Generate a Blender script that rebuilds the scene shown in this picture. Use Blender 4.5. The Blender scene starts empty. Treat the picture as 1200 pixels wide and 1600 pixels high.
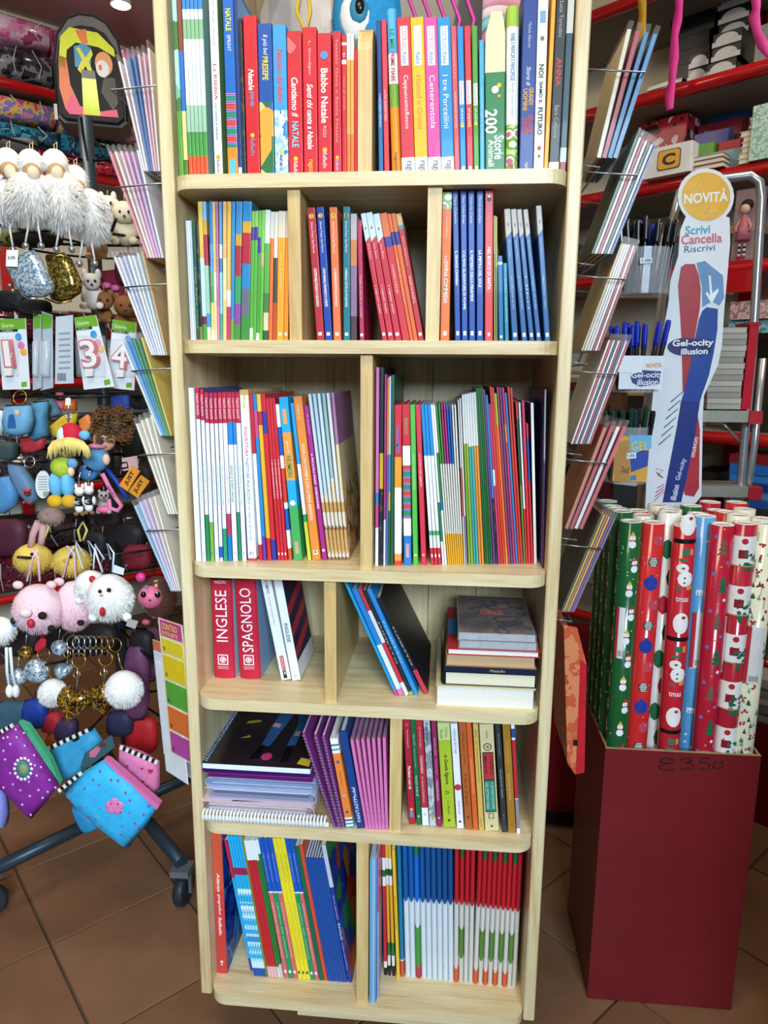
import bpy, math, random
from mathutils import Vector, Matrix
random.seed(7)
scene = bpy.context.scene
COL = scene.collection
PI = math.pi

# ------------------------------------------------------------------ camera
FPX = 1100.0                                    # focal length in pixels of a 1200 x 1600 frame
CAM = Vector((0.1129, -0.9911, 1.12))
YAW, PITCH, ROLL = math.radians(-4.9656), math.radians(10.9987), math.radians(0.42644)
_f = Vector((math.sin(YAW)*math.cos(PITCH), math.cos(YAW)*math.cos(PITCH), -math.sin(PITCH)))
_r0 = Vector((math.cos(YAW), -math.sin(YAW), 0)); _u0 = _r0.cross(_f)
_r = math.cos(ROLL)*_r0 + math.sin(ROLL)*_u0
_u = -math.sin(ROLL)*_r0 + math.cos(ROLL)*_u0
cam_data = bpy.data.cameras.new('camera')
cam = bpy.data.objects.new('camera', cam_data); COL.objects.link(cam)
cam_data.sensor_fit = 'VERTICAL'; cam_data.sensor_height = 36.0
cam_data.lens = FPX/1600.0*36.0; cam_data.clip_start = 0.02
cam.matrix_world = Matrix(((_r.x, _u.x, -_f.x, CAM.x), (_r.y, _u.y, -_f.y, CAM.y), (_r.z, _u.z, -_f.z, CAM.z), (0, 0, 0, 1)))
scene.camera = cam

# ------------------------------------------------------------------ world, large lights, exposure
world = bpy.data.worlds.new('world'); scene.world = world; world.use_nodes = True
bg = world.node_tree.nodes['Background']
bg.inputs[0].default_value = (0.80, 0.90, 1.0, 1); bg.inputs[1].default_value = 0.07
def area_light(name, loc, target, size, size_y, power, color):
    d = bpy.data.lights.new(name, 'AREA'); d.shape = 'RECTANGLE'; d.size = size; d.size_y = size_y
    d.energy = power; d.color = color
    o = bpy.data.objects.new(name, d); COL.objects.link(o); o.location = loc
    o.rotation_euler = (Vector(target)-Vector(loc)).to_track_quat('-Z', 'Y').to_euler()
    return o
# daylight from the shop window behind the camera; warm ceiling panels
area_light('shop_window_light', (0.60, -2.9, 1.95), (-0.75, 0.2, 0.45), 1.1, 0.8, 26, (0.66, 0.84, 1.0)).data.spread = math.radians(80)
area_light('ceiling_lamp_light', (-0.30, -0.75, 2.42), (-0.10, 0.1, 1.0), 0.9, 0.5, 15, (1.0, 0.86, 0.64))
area_light('ceiling_lamp_light', (-0.9, 0.35, 2.42), (-0.9, 0.45, 1.0), 0.6, 0.4, 11, (1.0, 0.88, 0.70))
area_light('ceiling_lamp_light', (1.15, 0.30, 2.42), (1.0, 0.6, 1.0), 0.6, 0.4, 9, (1.0, 0.88, 0.70))
vs = scene.view_settings
vs.view_transform = 'Standard'; vs.look = 'None'; vs.exposure = 0.27; vs.gamma = 1.0; vs.use_curve_mapping = False

# ------------------------------------------------------------------ helpers
def ray(px, py): return _f + (px-600)/FPX*_r - (py-800)/FPX*_u
def at(px, py, Y):
    d = ray(px, py); return CAM + d*((Y-CAM.y)/d.y)
def atz(px, py, z):
    d = ray(px, py); return CAM + d*((z-CAM.z)/d.z)
def atx(px, py, X):
    d = ray(px, py); return CAM + d*((X-CAM.x)/d.x)
def lin(h):
    h = h.lstrip('#'); o = []
    for i in (0, 2, 4):
        c = int(h[i:i+2], 16)/255.0
        o.append(c/12.92 if c <= 0.04045 else ((c+0.055)/1.055)**2.4)
    return o
_M = {}
def mat(h, rough=0.45, metal=0.0, var=0.06, scale=40.0, coat=0.0, alpha=None, trans=0.0, emit=0.0, bump=0.0):
    key = (h, rough, metal, var, scale, coat, alpha, trans, emit, bump)
    if key in _M: return _M[key]
    m = bpy.data.materials.new('paint_'+h); m.use_nodes = True
    nt = m.node_tree; b = nt.nodes['Principled BSDF']; c = lin(h)
    b.inputs['Roughness'].default_value = rough; b.inputs['Metallic'].default_value = metal
    b.inputs['Coat Weight'].default_value = coat; b.inputs['Specular IOR Level'].default_value = 0.35
    if alpha is not None: b.inputs['Alpha'].default_value = alpha
    if trans: b.inputs['Transmission Weight'].default_value = trans
    b.inputs['Base Color'].default_value = (*c, 1)
    if var or bump:
        tc = nt.nodes.new('ShaderNodeTexCoord'); n = nt.nodes.new('ShaderNodeTexNoise')
        n.inputs['Scale'].default_value = scale; n.inputs['Detail'].default_value = 3
        nt.links.new(tc.outputs['Object'], n.inputs['Vector'])
        if var:
            r = nt.nodes.new('ShaderNodeValToRGB')
            r.color_ramp.elements[0].position = 0.3; r.color_ramp.elements[1].position = 0.7
            r.color_ramp.elements[0].color = (*[max(0, x*(1-var)) for x in c], 1)
            r.color_ramp.elements[1].color = (*[min(1, x*(1+var)) for x in c], 1)
            nt.links.new(n.outputs['Fac'], r.inputs[0]); nt.links.new(r.outputs[0], b.inputs['Base Color'])
        if bump:
            bp = nt.nodes.new('ShaderNodeBump'); bp.inputs['Strength'].default_value = bump; bp.inputs['Distance'].default_value = 0.002
            nt.links.new(n.outputs['Fac'], bp.inputs['Height']); nt.links.new(bp.outputs[0], b.inputs['Normal'])
    if emit:
        b.inputs['Emission Color'].default_value = (*c, 1); b.inputs['Emission Strength'].default_value = emit
    _M[key] = m; return m
def art(cols, scale=30.0, kind='voronoi', rough=0.35, coat=0.0, stretch=(1, 1, 1), metal=0.0):
    """an illustrated / patterned surface: hard patches of the given colours"""
    key = ('art', tuple(cols), scale, kind, rough, coat, stretch, metal)
    if key in _M: return _M[key]
    m = bpy.data.materials.new('print_'+cols[0]); m.use_nodes = True
    nt = m.node_tree; b = nt.nodes['Principled BSDF']
    b.inputs['Roughness'].default_value = rough; b.inputs['Coat Weight'].default_value = coat; b.inputs['Metallic'].default_value = metal
    tc = nt.nodes.new('ShaderNodeTexCoord'); mp = nt.nodes.new('ShaderNodeMapping'); mp.inputs['Scale'].default_value = stretch
    nt.links.new(tc.outputs['Object'], mp.inputs['Vector'])
    r = nt.nodes.new('ShaderNodeValToRGB'); r.color_ramp.interpolation = 'CONSTANT'
    if kind == 'voronoi':
        n = nt.nodes.new('ShaderNodeTexVoronoi'); n.inputs['Scale'].default_value = scale
        nt.links.new(mp.outputs[0], n.inputs['Vector'])
        s = nt.nodes.new('ShaderNodeSeparateColor'); nt.links.new(n.outputs['Color'], s.inputs[0]); src = s.outputs[0]
        lo, hi = 0.0, 1.0
    elif kind == 'dots':
        n = nt.nodes.new('ShaderNodeTexVoronoi'); n.inputs['Scale'].default_value = scale; n.inputs['Randomness'].default_value = 0.6
        nt.links.new(mp.outputs[0], n.inputs['Vector']); src = n.outputs['Distance']; lo, hi = 0.0, 0.75
    elif kind == 'wave':
        n = nt.nodes.new('ShaderNodeTexWave'); n.inputs['Scale'].default_value = scale; n.inputs['Distortion'].default_value = 1.0
        n.bands_direction = 'Z'; nt.links.new(mp.outputs[0], n.inputs['Vector']); src = n.outputs['Fac']; lo, hi = 0.0, 1.0
    else:
        n = nt.nodes.new('ShaderNodeTexNoise'); n.inputs['Scale'].default_value = scale; n.inputs['Detail'].default_value = 4
        nt.links.new(mp.outputs[0], n.inputs['Vector']); src = n.outputs['Fac']; lo, hi = 0.3, 0.7
    nt.links.new(src, r.inputs[0]); e = r.color_ramp.elements
    for i, h in enumerate(cols):
        p = lo+(hi-lo)*i/len(cols)
        if i < 2: e[i].position = p; el = e[i]
        else: el = e.new(p)
        el.color = (*lin(h), 1)
    nt.links.new(r.outputs[0], b.inputs['Base Color'])
    _M[key] = m; return m
def wood(name, axis, base=('e6d6ae', 'dac496', 'c4a474')):
    m = bpy.data.materials.new(name); m.use_nodes = True
    nt = m.node_tree; b = nt.nodes['Principled BSDF']; b.inputs['Roughness'].default_value = 0.38
    tc = nt.nodes.new('ShaderNodeTexCoord'); mp = nt.nodes.new('ShaderNodeMapping')
    sc = [1.0, 1.0, 1.0]; sc[axis] = 0.06; mp.inputs['Scale'].default_value = sc
    nt.links.new(tc.outputs['Object'], mp.inputs['Vector'])
    n = nt.nodes.new('ShaderNodeTexNoise'); n.inputs['Scale'].default_value = 34; n.inputs['Detail'].default_value = 5; n.inputs['Distortion'].default_value = 0.9
    n2 = nt.nodes.new('ShaderNodeTexNoise'); n2.inputs['Scale'].default_value = 260; n2.inputs['Detail'].default_value = 2
    nt.links.new(mp.outputs[0], n.inputs['Vector']); nt.links.new(mp.outputs[0], n2.inputs['Vector'])
    mx = nt.nodes.new('ShaderNodeMix'); mx.data_type = 'FLOAT'; mx.inputs[0].default_value = 0.3
    nt.links.new(n.outputs['Fac'], mx.inputs[2]); nt.links.new(n2.outputs['Fac'], mx.inputs[3])
    r = nt.nodes.new('ShaderNodeValToRGB'); e = r.color_ramp.elements
    e[0].position = 0.36; e[0].color = (*lin(base[0]), 1); e[1].position = 0.66; e[1].color = (*lin(base[2]), 1)
    el = e.new(0.52); el.color = (*lin(base[1]), 1)
    nt.links.new(mx.outputs[0], r.inputs[0])
    # knots
    v = nt.nodes.new('ShaderNodeTexVoronoi'); v.inputs['Scale'].default_value = 5.0
    mp2 = nt.nodes.new('ShaderNodeMapping'); s2 = [1.0, 1.0, 1.0]; s2[axis] = 0.55; mp2.inputs['Scale'].default_value = s2
    nt.links.new(tc.outputs['Object'], mp2.inputs['Vector']); nt.links.new(mp2.outputs[0], v.inputs['Vector'])
    kr = nt.nodes.new('ShaderNodeValToRGB'); k = kr.color_ramp.elements
    k[0].position = 0.02; k[0].color = (1, 1, 1, 1); k[1].position = 0.055; k[1].color = (0, 0, 0, 1)
    nt.links.new(v.outputs['Distance'], kr.inputs[0])
    m2 = nt.nodes.new('ShaderNodeMix'); m2.data_type = 'RGBA'; m2.inputs[7].default_value = (*lin('8a5a30'), 1)
    nt.links.new(kr.outputs[0], m2.inputs[0]); nt.links.new(r.outputs[0], m2.inputs[6])
    nt.links.new(m2.outputs[2], b.inputs['Base Color'])
    return m
def glassy(h='ffffff', rough=0.08, alpha=0.22):
    return mat(h, rough, 0, 0, coat=0.6, alpha=alpha)

class MB:
    """collects shapes into one mesh"""
    def __init__(s): s.v = []; s.f = []; s.m = []; s.sm = []
    def add(s, vs, fs, mi=0, smooth=False, M=None):
        o = len(s.v)
        s.v += [tuple(M @ Vector(p)) if M is not None else tuple(p) for p in vs]
        for q in fs: s.f.append(tuple(o+i for i in q)); s.m.append(mi); s.sm.append(smooth)
        return s
    def box(s, a, b, mi=0, M=None):
        (x0, y0, z0), (x1, y1, z1) = a, b
        return s.add([(x0,y0,z0),(x1,y0,z0),(x1,y1,z0),(x0,y1,z0),(x0,y0,z1),(x1,y0,z1),(x1,y1,z1),(x0,y1,z1)],
                     [(0,3,2,1),(4,5,6,7),(0,1,5,4),(1,2,6,5),(2,3,7,6),(3,0,4,7)], mi, False, M)
    def prism(s, pts, z0, z1, mi=0, M=None, smooth=False, mside=None):
        n = len(pts); vs = [(x, y, z0) for x, y in pts]+[(x, y, z1) for x, y in pts]
        s.add(vs, [tuple(reversed(range(n))), tuple(range(n, 2*n))], mi, False, M)
        o = len(s.v)-2*n
        for i in range(n):
            j = (i+1) % n; s.f.append((o+i, o+j, o+n+j, o+n+i)); s.m.append(mi if mside is None else mside); s.sm.append(smooth)
        return s
    def tube(s, pts, r, n=6, mi=0, M=None, closed=False):
        pts = [Vector(p) for p in pts]; L = len(pts); vs = []; up = None
        for i, p in enumerate(pts):
            a = pts[(i-1) % L] if (i or closed) else p; c = pts[(i+1) % L] if (i < L-1 or closed) else p
            t = (c-a); t = t.normalized() if t.length > 1e-9 else Vector((0, 0, 1))
            if up is None: up = t.orthogonal().normalized()
            up = (up-t*up.dot(t)); up = up.normalized() if up.length > 1e-6 else t.orthogonal().normalized()
            w = t.cross(up); rr = r[i] if isinstance(r, (list, tuple)) else r
            for k in range(n):
                q = 2*PI*k/n; vs.append(p+rr*(math.cos(q)*up+math.sin(q)*w))
        fs = []
        for i in range(L if closed else L-1):
            j = (i+1) % L
            for k in range(n): fs.append((i*n+k, i*n+(k+1) % n, j*n+(k+1) % n, j*n+k))
        s.add(vs, fs, mi, True, M)
        if not closed:
            o = len(s.v)-len(vs)
            s.f.append(tuple(o+k for k in reversed(range(n)))); s.m.append(mi); s.sm.append(False)
            s.f.append(tuple(o+(L-1)*n+k for k in range(n))); s.m.append(mi); s.sm.append(False)
        return s
    def lathe(s, prof, n=16, mi=0, M=None, smooth=True):
        vs = []; fs = []
        for r, z in prof:
            for k in range(n): vs.append((r*math.cos(2*PI*k/n), r*math.sin(2*PI*k/n), z))
        for i in range(len(prof)-1):
            for k in range(n): fs.append((i*n+k, i*n+(k+1) % n, (i+1)*n+(k+1) % n, (i+1)*n+k))
        s.add(vs, fs, mi, smooth, M); o = len(s.v)-len(vs)
        if prof[0][0] > 1e-6: s.f.append(tuple(o+k for k in reversed(range(n)))); s.m.append(mi); s.sm.append(False)
        if prof[-1][0] > 1e-6: s.f.append(tuple(o+(len(prof)-1)*n+k for k in range(n))); s.m.append(mi); s.sm.append(False)
        return s
    def ball(s, c, r, n=12, mi=0, M=None, noise=0.0, rings=None):
        rx, ry, rz = r if isinstance(r, (tuple, list)) else (r, r, r); rings = rings or max(4, n*2//3)
        vs = [(c[0], c[1], c[2]-rz)]
        for i in range(1, rings):
            t = -PI/2+PI*i/rings
            for k in range(n):
                q = 2*PI*k/n; j = 1+random.uniform(-noise, noise)
                vs.append((c[0]+rx*math.cos(t)*math.cos(q)*j, c[1]+ry*math.cos(t)*math.sin(q)*j, c[2]+rz*math.sin(t)*j))
        vs.append((c[0], c[1], c[2]+rz)); fs = []; top = len(vs)-1
        for k in range(n): fs.append((0, 1+(k+1) % n, 1+k))
        for i in range(rings-2):
            for k in range(n): fs.append((1+i*n+k, 1+i*n+(k+1) % n, 1+(i+1)*n+(k+1) % n, 1+(i+1)*n+k))
        o = 1+(rings-2)*n
        for k in range(n): fs.append((o+k, o+(k+1) % n, top))
        return s.add(vs, fs, mi, True, M)
    def fur(s, c, r, n, length, w=0.0011, mi=0, M=None, droop=0.3, jitter=0.35, half=None):
        rx, ry, rz = r if isinstance(r, (tuple, list)) else (r, r, r); vs = []; fs = []
        for i in range(n):
            z = random.uniform(-1, 1); q = random.uniform(0, 2*PI); t = math.sqrt(1-z*z)
            d = Vector((t*math.cos(q), t*math.sin(q), z))
            if half is not None and d.dot(half) < -0.25: continue
            p = Vector((c[0]+rx*d.x*0.93, c[1]+ry*d.y*0.93, c[2]+rz*d.z*0.93))
            e = (d+Vector([random.uniform(-jitter, jitter) for _ in range(3)])).normalized()*length*random.uniform(0.6, 1.2)
            e.z -= droop*length
            sd = d.cross(Vector((random.random(), random.random(), random.random()-0.5))).normalized()*w
            o = len(vs); vs += [p-sd, p+sd, p+e*0.6+sd*0.7, p+e*0.6-sd*0.7, p+e+Vector((0, 0, -0.12*length))]
            fs += [(o, o+1, o+2, o+3), (o+3, o+2, o+4)]
        return s.add(vs, fs, mi, True, M)
    def build(s, name, mats, parent=None, loc=None):
        me = bpy.data.meshes.new(name); me.from_pydata(s.v, [], s.f)
        for m in (mats if isinstance(mats, (list, tuple)) else [mats]): me.materials.append(m)
        me.polygons.foreach_set('material_index', s.m); me.polygons.foreach_set('use_smooth', s.sm); me.update()
        o = bpy.data.objects.new(name, me); COL.objects.link(o)
        if parent is not None: o.parent = parent
        if loc is not None: o.location = loc
        return o
def tag(o, label=None, cat=None, group=None, kind=None):
    if label: o['label'] = label
    if cat: o['category'] = cat
    if group: o['group'] = group
    if kind: o['kind'] = kind
    return o
def thing(name, label, cat, loc=(0, 0, 0), rot=(0, 0, 0), group=None):
    o = bpy.data.objects.new(name, None); COL.objects.link(o); o.empty_display_size = 0.02
    o.location = loc; o.rotation_euler = rot
    return tag(o, label, cat, group)
_T = {}
def glyphs(s, res=2, shear=0.0, bold=0.0):
    key = (s, res, shear, bold)
    if key not in _T:
        c = bpy.data.curves.new('t', 'FONT'); c.body = s; c.resolution_u = res; c.shear = shear; c.offset = bold
        o = bpy.data.objects.new('t', c); COL.objects.link(o)
        dg = bpy.context.evaluated_depsgraph_get(); dg.update(); me = o.evaluated_get(dg).to_mesh()
        v = [tuple(p.co) for p in me.vertices]; f = [tuple(q.vertices) for q in me.polygons]
        o.evaluated_get(dg).to_mesh_clear(); bpy.data.objects.remove(o); bpy.data.curves.remove(c)
        xs = [p[0] for p in v] or [0]; ys = [p[1] for p in v] or [0]
        _T[key] = (v, f, min(xs), max(xs), min(ys), max(ys))
    return _T[key]
def put_text(mb, s, M, length, height, mi=0, shear=0.0, bold=0.0, res=2):
    """text centred at the origin of M, running along +x, up = +y, flat in z = 0 of M"""
    v, f, x0, x1, y0, y1 = glyphs(s, res, shear, bold)
    if not v: return
    sx = length/max(1e-6, x1-x0); sy = height/max(1e-6, y1-y0)
    mb.add([((p[0]-(x0+x1)/2)*sx, (p[1]-(y0+y1)/2)*sy, 0) for p in v], f, mi, False, M)
def frame(o, x, y):
    """matrix with origin o, x axis x, y axis y (normalised), z = x cross y"""
    x = Vector(x).normalized(); y = Vector(y); y = (y-x*y.dot(x)).normalized(); z = x.cross(y)
    return Matrix(((x.x, y.x, z.x, o[0]), (x.y, y.y, z.y, o[1]), (x.z, y.z, z.z, o[2]), (0, 0, 0, 1)))
NTH = 'zeroth first second third fourth fifth sixth seventh eighth ninth tenth eleventh twelfth thirteenth fourteenth fifteenth sixteenth seventeenth eighteenth nineteenth twentieth'.split()
def nth(i):
    if i <= 20: return NTH[i]
    t = {2: 'twenty', 3: 'thirty', 4: 'forty', 5: 'fifty'}[i//10]
    return t[:-1]+'ieth' if i % 10 == 0 else t+'-'+NTH[i % 10]
CN = {'red': 'c8232c', 'dark red': '7d1a22', 'orange': 'ee7a2b', 'yellow': 'f3cf2f', 'green': '3e8f3a', 'lime green': 'a4c43a', 'dark green': '1d5236', 'teal': '16808c',
      'light blue': '7fc0e4', 'cyan': '27a9e0', 'blue': '1d4fa8', 'navy': '1b2a58', 'purple': '6a3a8c', 'magenta': 'c0307a', 'pink': 'e88ab4', 'pale pink': 'f0ccd8',
      'white': 'f4f4f4', 'grey': '9a9a9a', 'dark grey': '454545', 'black': '141414', 'cream': 'efe4c4', 'tan': 'c8a068', 'brown': '7a4a28', 'lavender': 'b8a8d8', 'pale blue': 'cfe0ee'}
def cname(h):
    c = [int(h[i:i+2], 16) for i in (0, 2, 4)]; best = None
    for n, k in CN.items():
        d = sum((a-int(k[i:i+2], 16))**2*w for a, i, w in zip(c, (0, 2, 4), (1, 1.3, 0.8)))
        if best is None or d < best[0]: best = (d, n)
    return best[1]

# ------------------------------------------------------------------ the room: walls stand at 45 degrees to the bookcase
S2 = math.sqrt(0.5)
TS = 0.264
fl = MB(); fl.box((-4, -3, -0.02), (4, 4, -0.004))
floor = tag(fl.build('floor', mat('4a3a2c', 0.7)), kind='structure')
TILE = [mat('7c583f', 0.32, 0, 0.16, 7), mat('76523a', 0.32, 0, 0.16, 7), mat('825e44', 0.35, 0, 0.16, 7)]
ta = atz(79, 1475.6, 0.0)
tm = {}
for k in range(3):
    b = MB(); g = 0.0022; c = 0.0012
    b.add([(g,g,-.004),(TS-g,g,-.004),(TS-g,TS-g,-.004),(g,TS-g,-.004),(g+c,g+c,0),(TS-g-c,g+c,0),(TS-g-c,TS-g-c,0),(g+c,TS-g-c,0)],
          [(4,5,6,7),(0,1,5,4),(1,2,6,5),(2,3,7,6),(3,0,4,7)])
    o = b.build('tile', TILE[k], floor); tm[k] = o
first = {0: True, 1: True, 2: True}
for i in range(-7, 12):
    for j in range(-8, 12):
        x = ta.x+(i*S2-j*S2)*TS; y = ta.y+(i*S2+j*S2)*TS
        if not (-1.6 < x < 1.7 and -0.75 < y < 2.2): continue
        k = random.randrange(3); o = tm[k]
        if not first[k]: o = o.copy(); COL.objects.link(o)
        first[k] = False; o.location = (x, y, 0); o.rotation_euler = (0, 0, PI/4)
KX, KY, CEIL = -0.756, 2.64, 2.45         # the corner of the room behind the bookcase
def wallM(side):
    """local x runs along the wall from the corner towards the camera, y points into the room, z up"""
    d = Vector((-S2, -S2, 0)) if side < 0 else Vector((0.766, -0.643, 0))
    n = Vector((S2, -S2, 0)) if side < 0 else Vector((-0.643, -0.766, 0))
    return Matrix(((d.x, n.x, 0, KX), (d.y, n.y, 0, KY), (0, 0, 1, 0), (0, 0, 0, 1)))
WL, WR = wallM(-1), wallM(1)
for nm, W_ in (('wall_left', WL), ('wall_right', WR)):
    b = MB(); b.box((-0.3, -0.1, 0), (3.6, 0, CEIL), 0, W_)
    tag(b.build(nm, mat('d8cbb2', 0.8, 0, 0.05, 3)), kind='structure')
b = MB(); b.box((-4, -0.55, CEIL), (4, 4, CEIL+0.05)); tag(b.build('ceiling', mat('cfc0b4', 0.8, 0, 0.06, 2)), kind='structure')

# ------------------------------------------------------------------ the bookcase
WD, PT, SP, TH = 0.56, 0.018, 0.012, 0.0179         # width, panel, shelf lip in front of the panels, shelf thickness
DEP = 0.56
ZS = [1.12+z for z in (0.2606, 0.0464, -0.2784, -0.4897, -0.7031, -1.0252)]     # shelf tops, from the top
WX, WY, WZ = wood('pine_x', 0), wood('pine_y', 1), wood('pine_z', 2)
WEND = wood('pine_end', 2, ('e0c890', 'd2b074', 'b89258'))
ZB = at(313, 1551, 0).z; ZT = 2.02
case = thing('bookcase', 'tall pine revolving bookcase with six shelves full of books', 'bookcase', (0, DEP/2, 0))
def cpart(name, mb, m, M=None):
    o = mb.build(name, m, case); o.location = (0, -DEP/2, 0); return o
def rbox(a, b, r=0.002):
    """box with softened vertical front edges, as a prism"""
    (x0, y0, z0), (x1, y1, z1) = a, b
    return [(x0+r, y0), (x1-r, y0), (x1, y0+r), (x1, y1), (x0, y1), (x0, y0+r)], z0, z1
for sx in (-1, 1):
    b = MB(); x0, x1 = sorted((sx*WD/2, sx*(WD/2-PT))); p, z0, z1 = rbox((x0, 0, ZB), (x1, DEP, ZT)); b.prism(p, z0, z1); cpart('side_panel', b, WZ)
IN = WD/2-PT
for i, z in enumerate(ZS):
    b = MB(); r = 0.028; pts = []
    for k in range(7):
        q = PI*1.5-PI/2*k/6; pts.append((-IN+r+r*math.cos(q)-0.0, -SP+r+r*math.sin(q)))
    pts = [(-IN+r-r*math.sin(PI/2*k/6), -SP+r-r*math.cos(PI/2*k/6)) for k in range(7)]
    pr = [(-x, y) for x, y in reversed(pts)]
    outline = pr + pts[0:0]
    outline = [(-IN, 0.27)] + list(reversed(pts)) + list(reversed(pr)) + [(IN, 0.27)]
    b.prism(outline, z-TH, z); cpart('shelf', b, WX)
# back panels (the core of the tower), vertical boards
zs2 = [ZT-0.45]+ZS
for k in range(6):
    b = MB(); w = 2*IN/6; b.box((-IN+k*w+0.0006, 0.272, ZB+0.02), (-IN+(k+1)*w-0.0006, 0.284+0.001*(k % 2), ZS[0]+0.20)); cpart('back_board', b, WZ)
b = MB(); b.box((-IN, 0.287, ZB+0.02), (IN, 0.296, ZS[0]+0.20)); cpart('core_panel', b, WZ)
# uprights between the compartments: (pixel left edge at the bottom, pixel right, shelf below, shelf above)
def divider(xa, xb, yb, k, top=None):
    a, c = at(xa, yb, -0.004), at(xb, yb, -0.004)
    b = MB(); z0 = ZS[k]; z1 = (ZS[k-1]-TH) if k else top
    if k: b.box((a.x, -0.004, z0), (c.x, 0.27, z1))
    else:
        pts = [(-0.004, z0), (0.27, z0)]+[(0.27, z1)]+[(0.03-0.034*math.sin(PI/2*q/6), z1-0.034+0.034*math.cos(PI/2*q/6)) for q in range(7)]
        b.prism(pts, a.x, c.x, 0, Matrix(((0, 0, 1, 0), (1, 0, 0, 0), (0, 1, 0, 0), (0, 0, 0, 1))))
    cpart('divider', b, WEND); return a.x, c.x
DV = {}
DV[0] = divider(559, 581, 268, 0, at(570, 33, 0).z)
DV[1] = divider(453, 472, 533, 1)
DV[2] = divider(664.5, 686, 533, 1)
DV[3] = divider(563, 581, 888, 2)
DV[4] = divider(508, 526, 1099, 3)
DV[5] = divider(608, 626, 1304, 4)
DV[6] = divider(557, 575, 1574, 5)
b = MB(); a = at(465, 1590, 0.02); b.box((a.x, 0.02, 0.035), (0.225, DEP-0.05, ZS[5]-TH)); cpart('plinth', b, WX)
b = MB(); b.lathe([(0.17, 0), (0.17, 0.02), (0.05, 0.03), (0.05, 0.037)], 24, 0, Matrix.Translation((0, DEP/2, 0))); cpart('turntable', b, mat('2a2a2c', 0.5, 0.6))

# ------------------------------------------------------------------ books
PAGE = mat('ece6d6', 0.8, 0, 0.05, 300); PAGE2 = mat('d9ccb0', 0.8, 0, 0.05, 300)
_BM = {}
def bmat(s):
    if s[0] == '~': return ART[s]
    return mat(s, 0.42, 0, 0.04, 25, 0.08)
ART = {
 '~forest': art(['9cc7c0', '3f7a3c', 'a9d0c8', '2f5f36', '7fb39c'], 28),
 '~rain': art(['2b8f4a', '2456a8', '8fb7d9', '4a2f86', 'c03080', 'e0a0c0', '8c2a50', 'd04a30'], 16, 'wave'),
 '~camel': art(['1f5fae', 'e8a33a', 'd7892c', '2a6f3c', 'f0c878', '2f63b8'], 34),
 '~snow': art(['c8252d', 'd86a6e', 'c8252d', 'c8252d', 'e6b0ae'], 60, 'voronoi'),
 '~ice': art(['5fb4e0', 'bfe0f0', '8fc4e8', 'e6f2f8', '2f86c4', '4aa0d8'], 40, 'noise'),
 '~comic': art(['2f6fb0', 'd8b04a', '3a8a48', 'c04a4a', 'e8dcc0', '5a3a78'], 40),
 '~comic2': art(['d8a03a', '4a90b8', 'a03838', '2f6f48', 'e0d4b8', '6fa8c8'], 34),
 '~dark': art(['1c1c22', '3a2a2a', '202830', '5a4030', '14141a'], 40, 'noise'),
 '~toy': art(['e6d8b4', 'c89a5c', 'a8743c', 'dcd0c0', '8a6a48', 'e8c890'], 60),
 '~check': art(['36b4e4', 'bfe6f4', '36b4e4', 'e8f6fa', '5cc4ea'], 150, 'voronoi'),
 '~fruit': art(['8ab03c', 'd86a8a', 'e8f0d8', '7aa83a', 'c8d890'], 70, 'dots'),
 '~orn': art(['e0d0a0', '20201c', 'e0d0a0', 'd8c898', 'e4d8b0'], 90),
 '~ocean': art(['0e2f86', '1c4fb4', '0a2470', '2a8fc8', '123a98'], 22, 'noise'),
 '~pinkdot': art(['9a2a70', 'd874b0', 'd874b0', 'd874b0', 'dc80b8'], 420, 'dots'),
 '~oval': art(['122a78', '1c4aa0', 'd87a28', '1a3a90', 'c83a28', '2a62b0', '2f8a48'], 26),
 '~grey': art(['a8a8ac', 'c4c4c8', '8a8c96', 'b4b4b8'], 30, 'noise'),
}
ALLB = []
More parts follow.
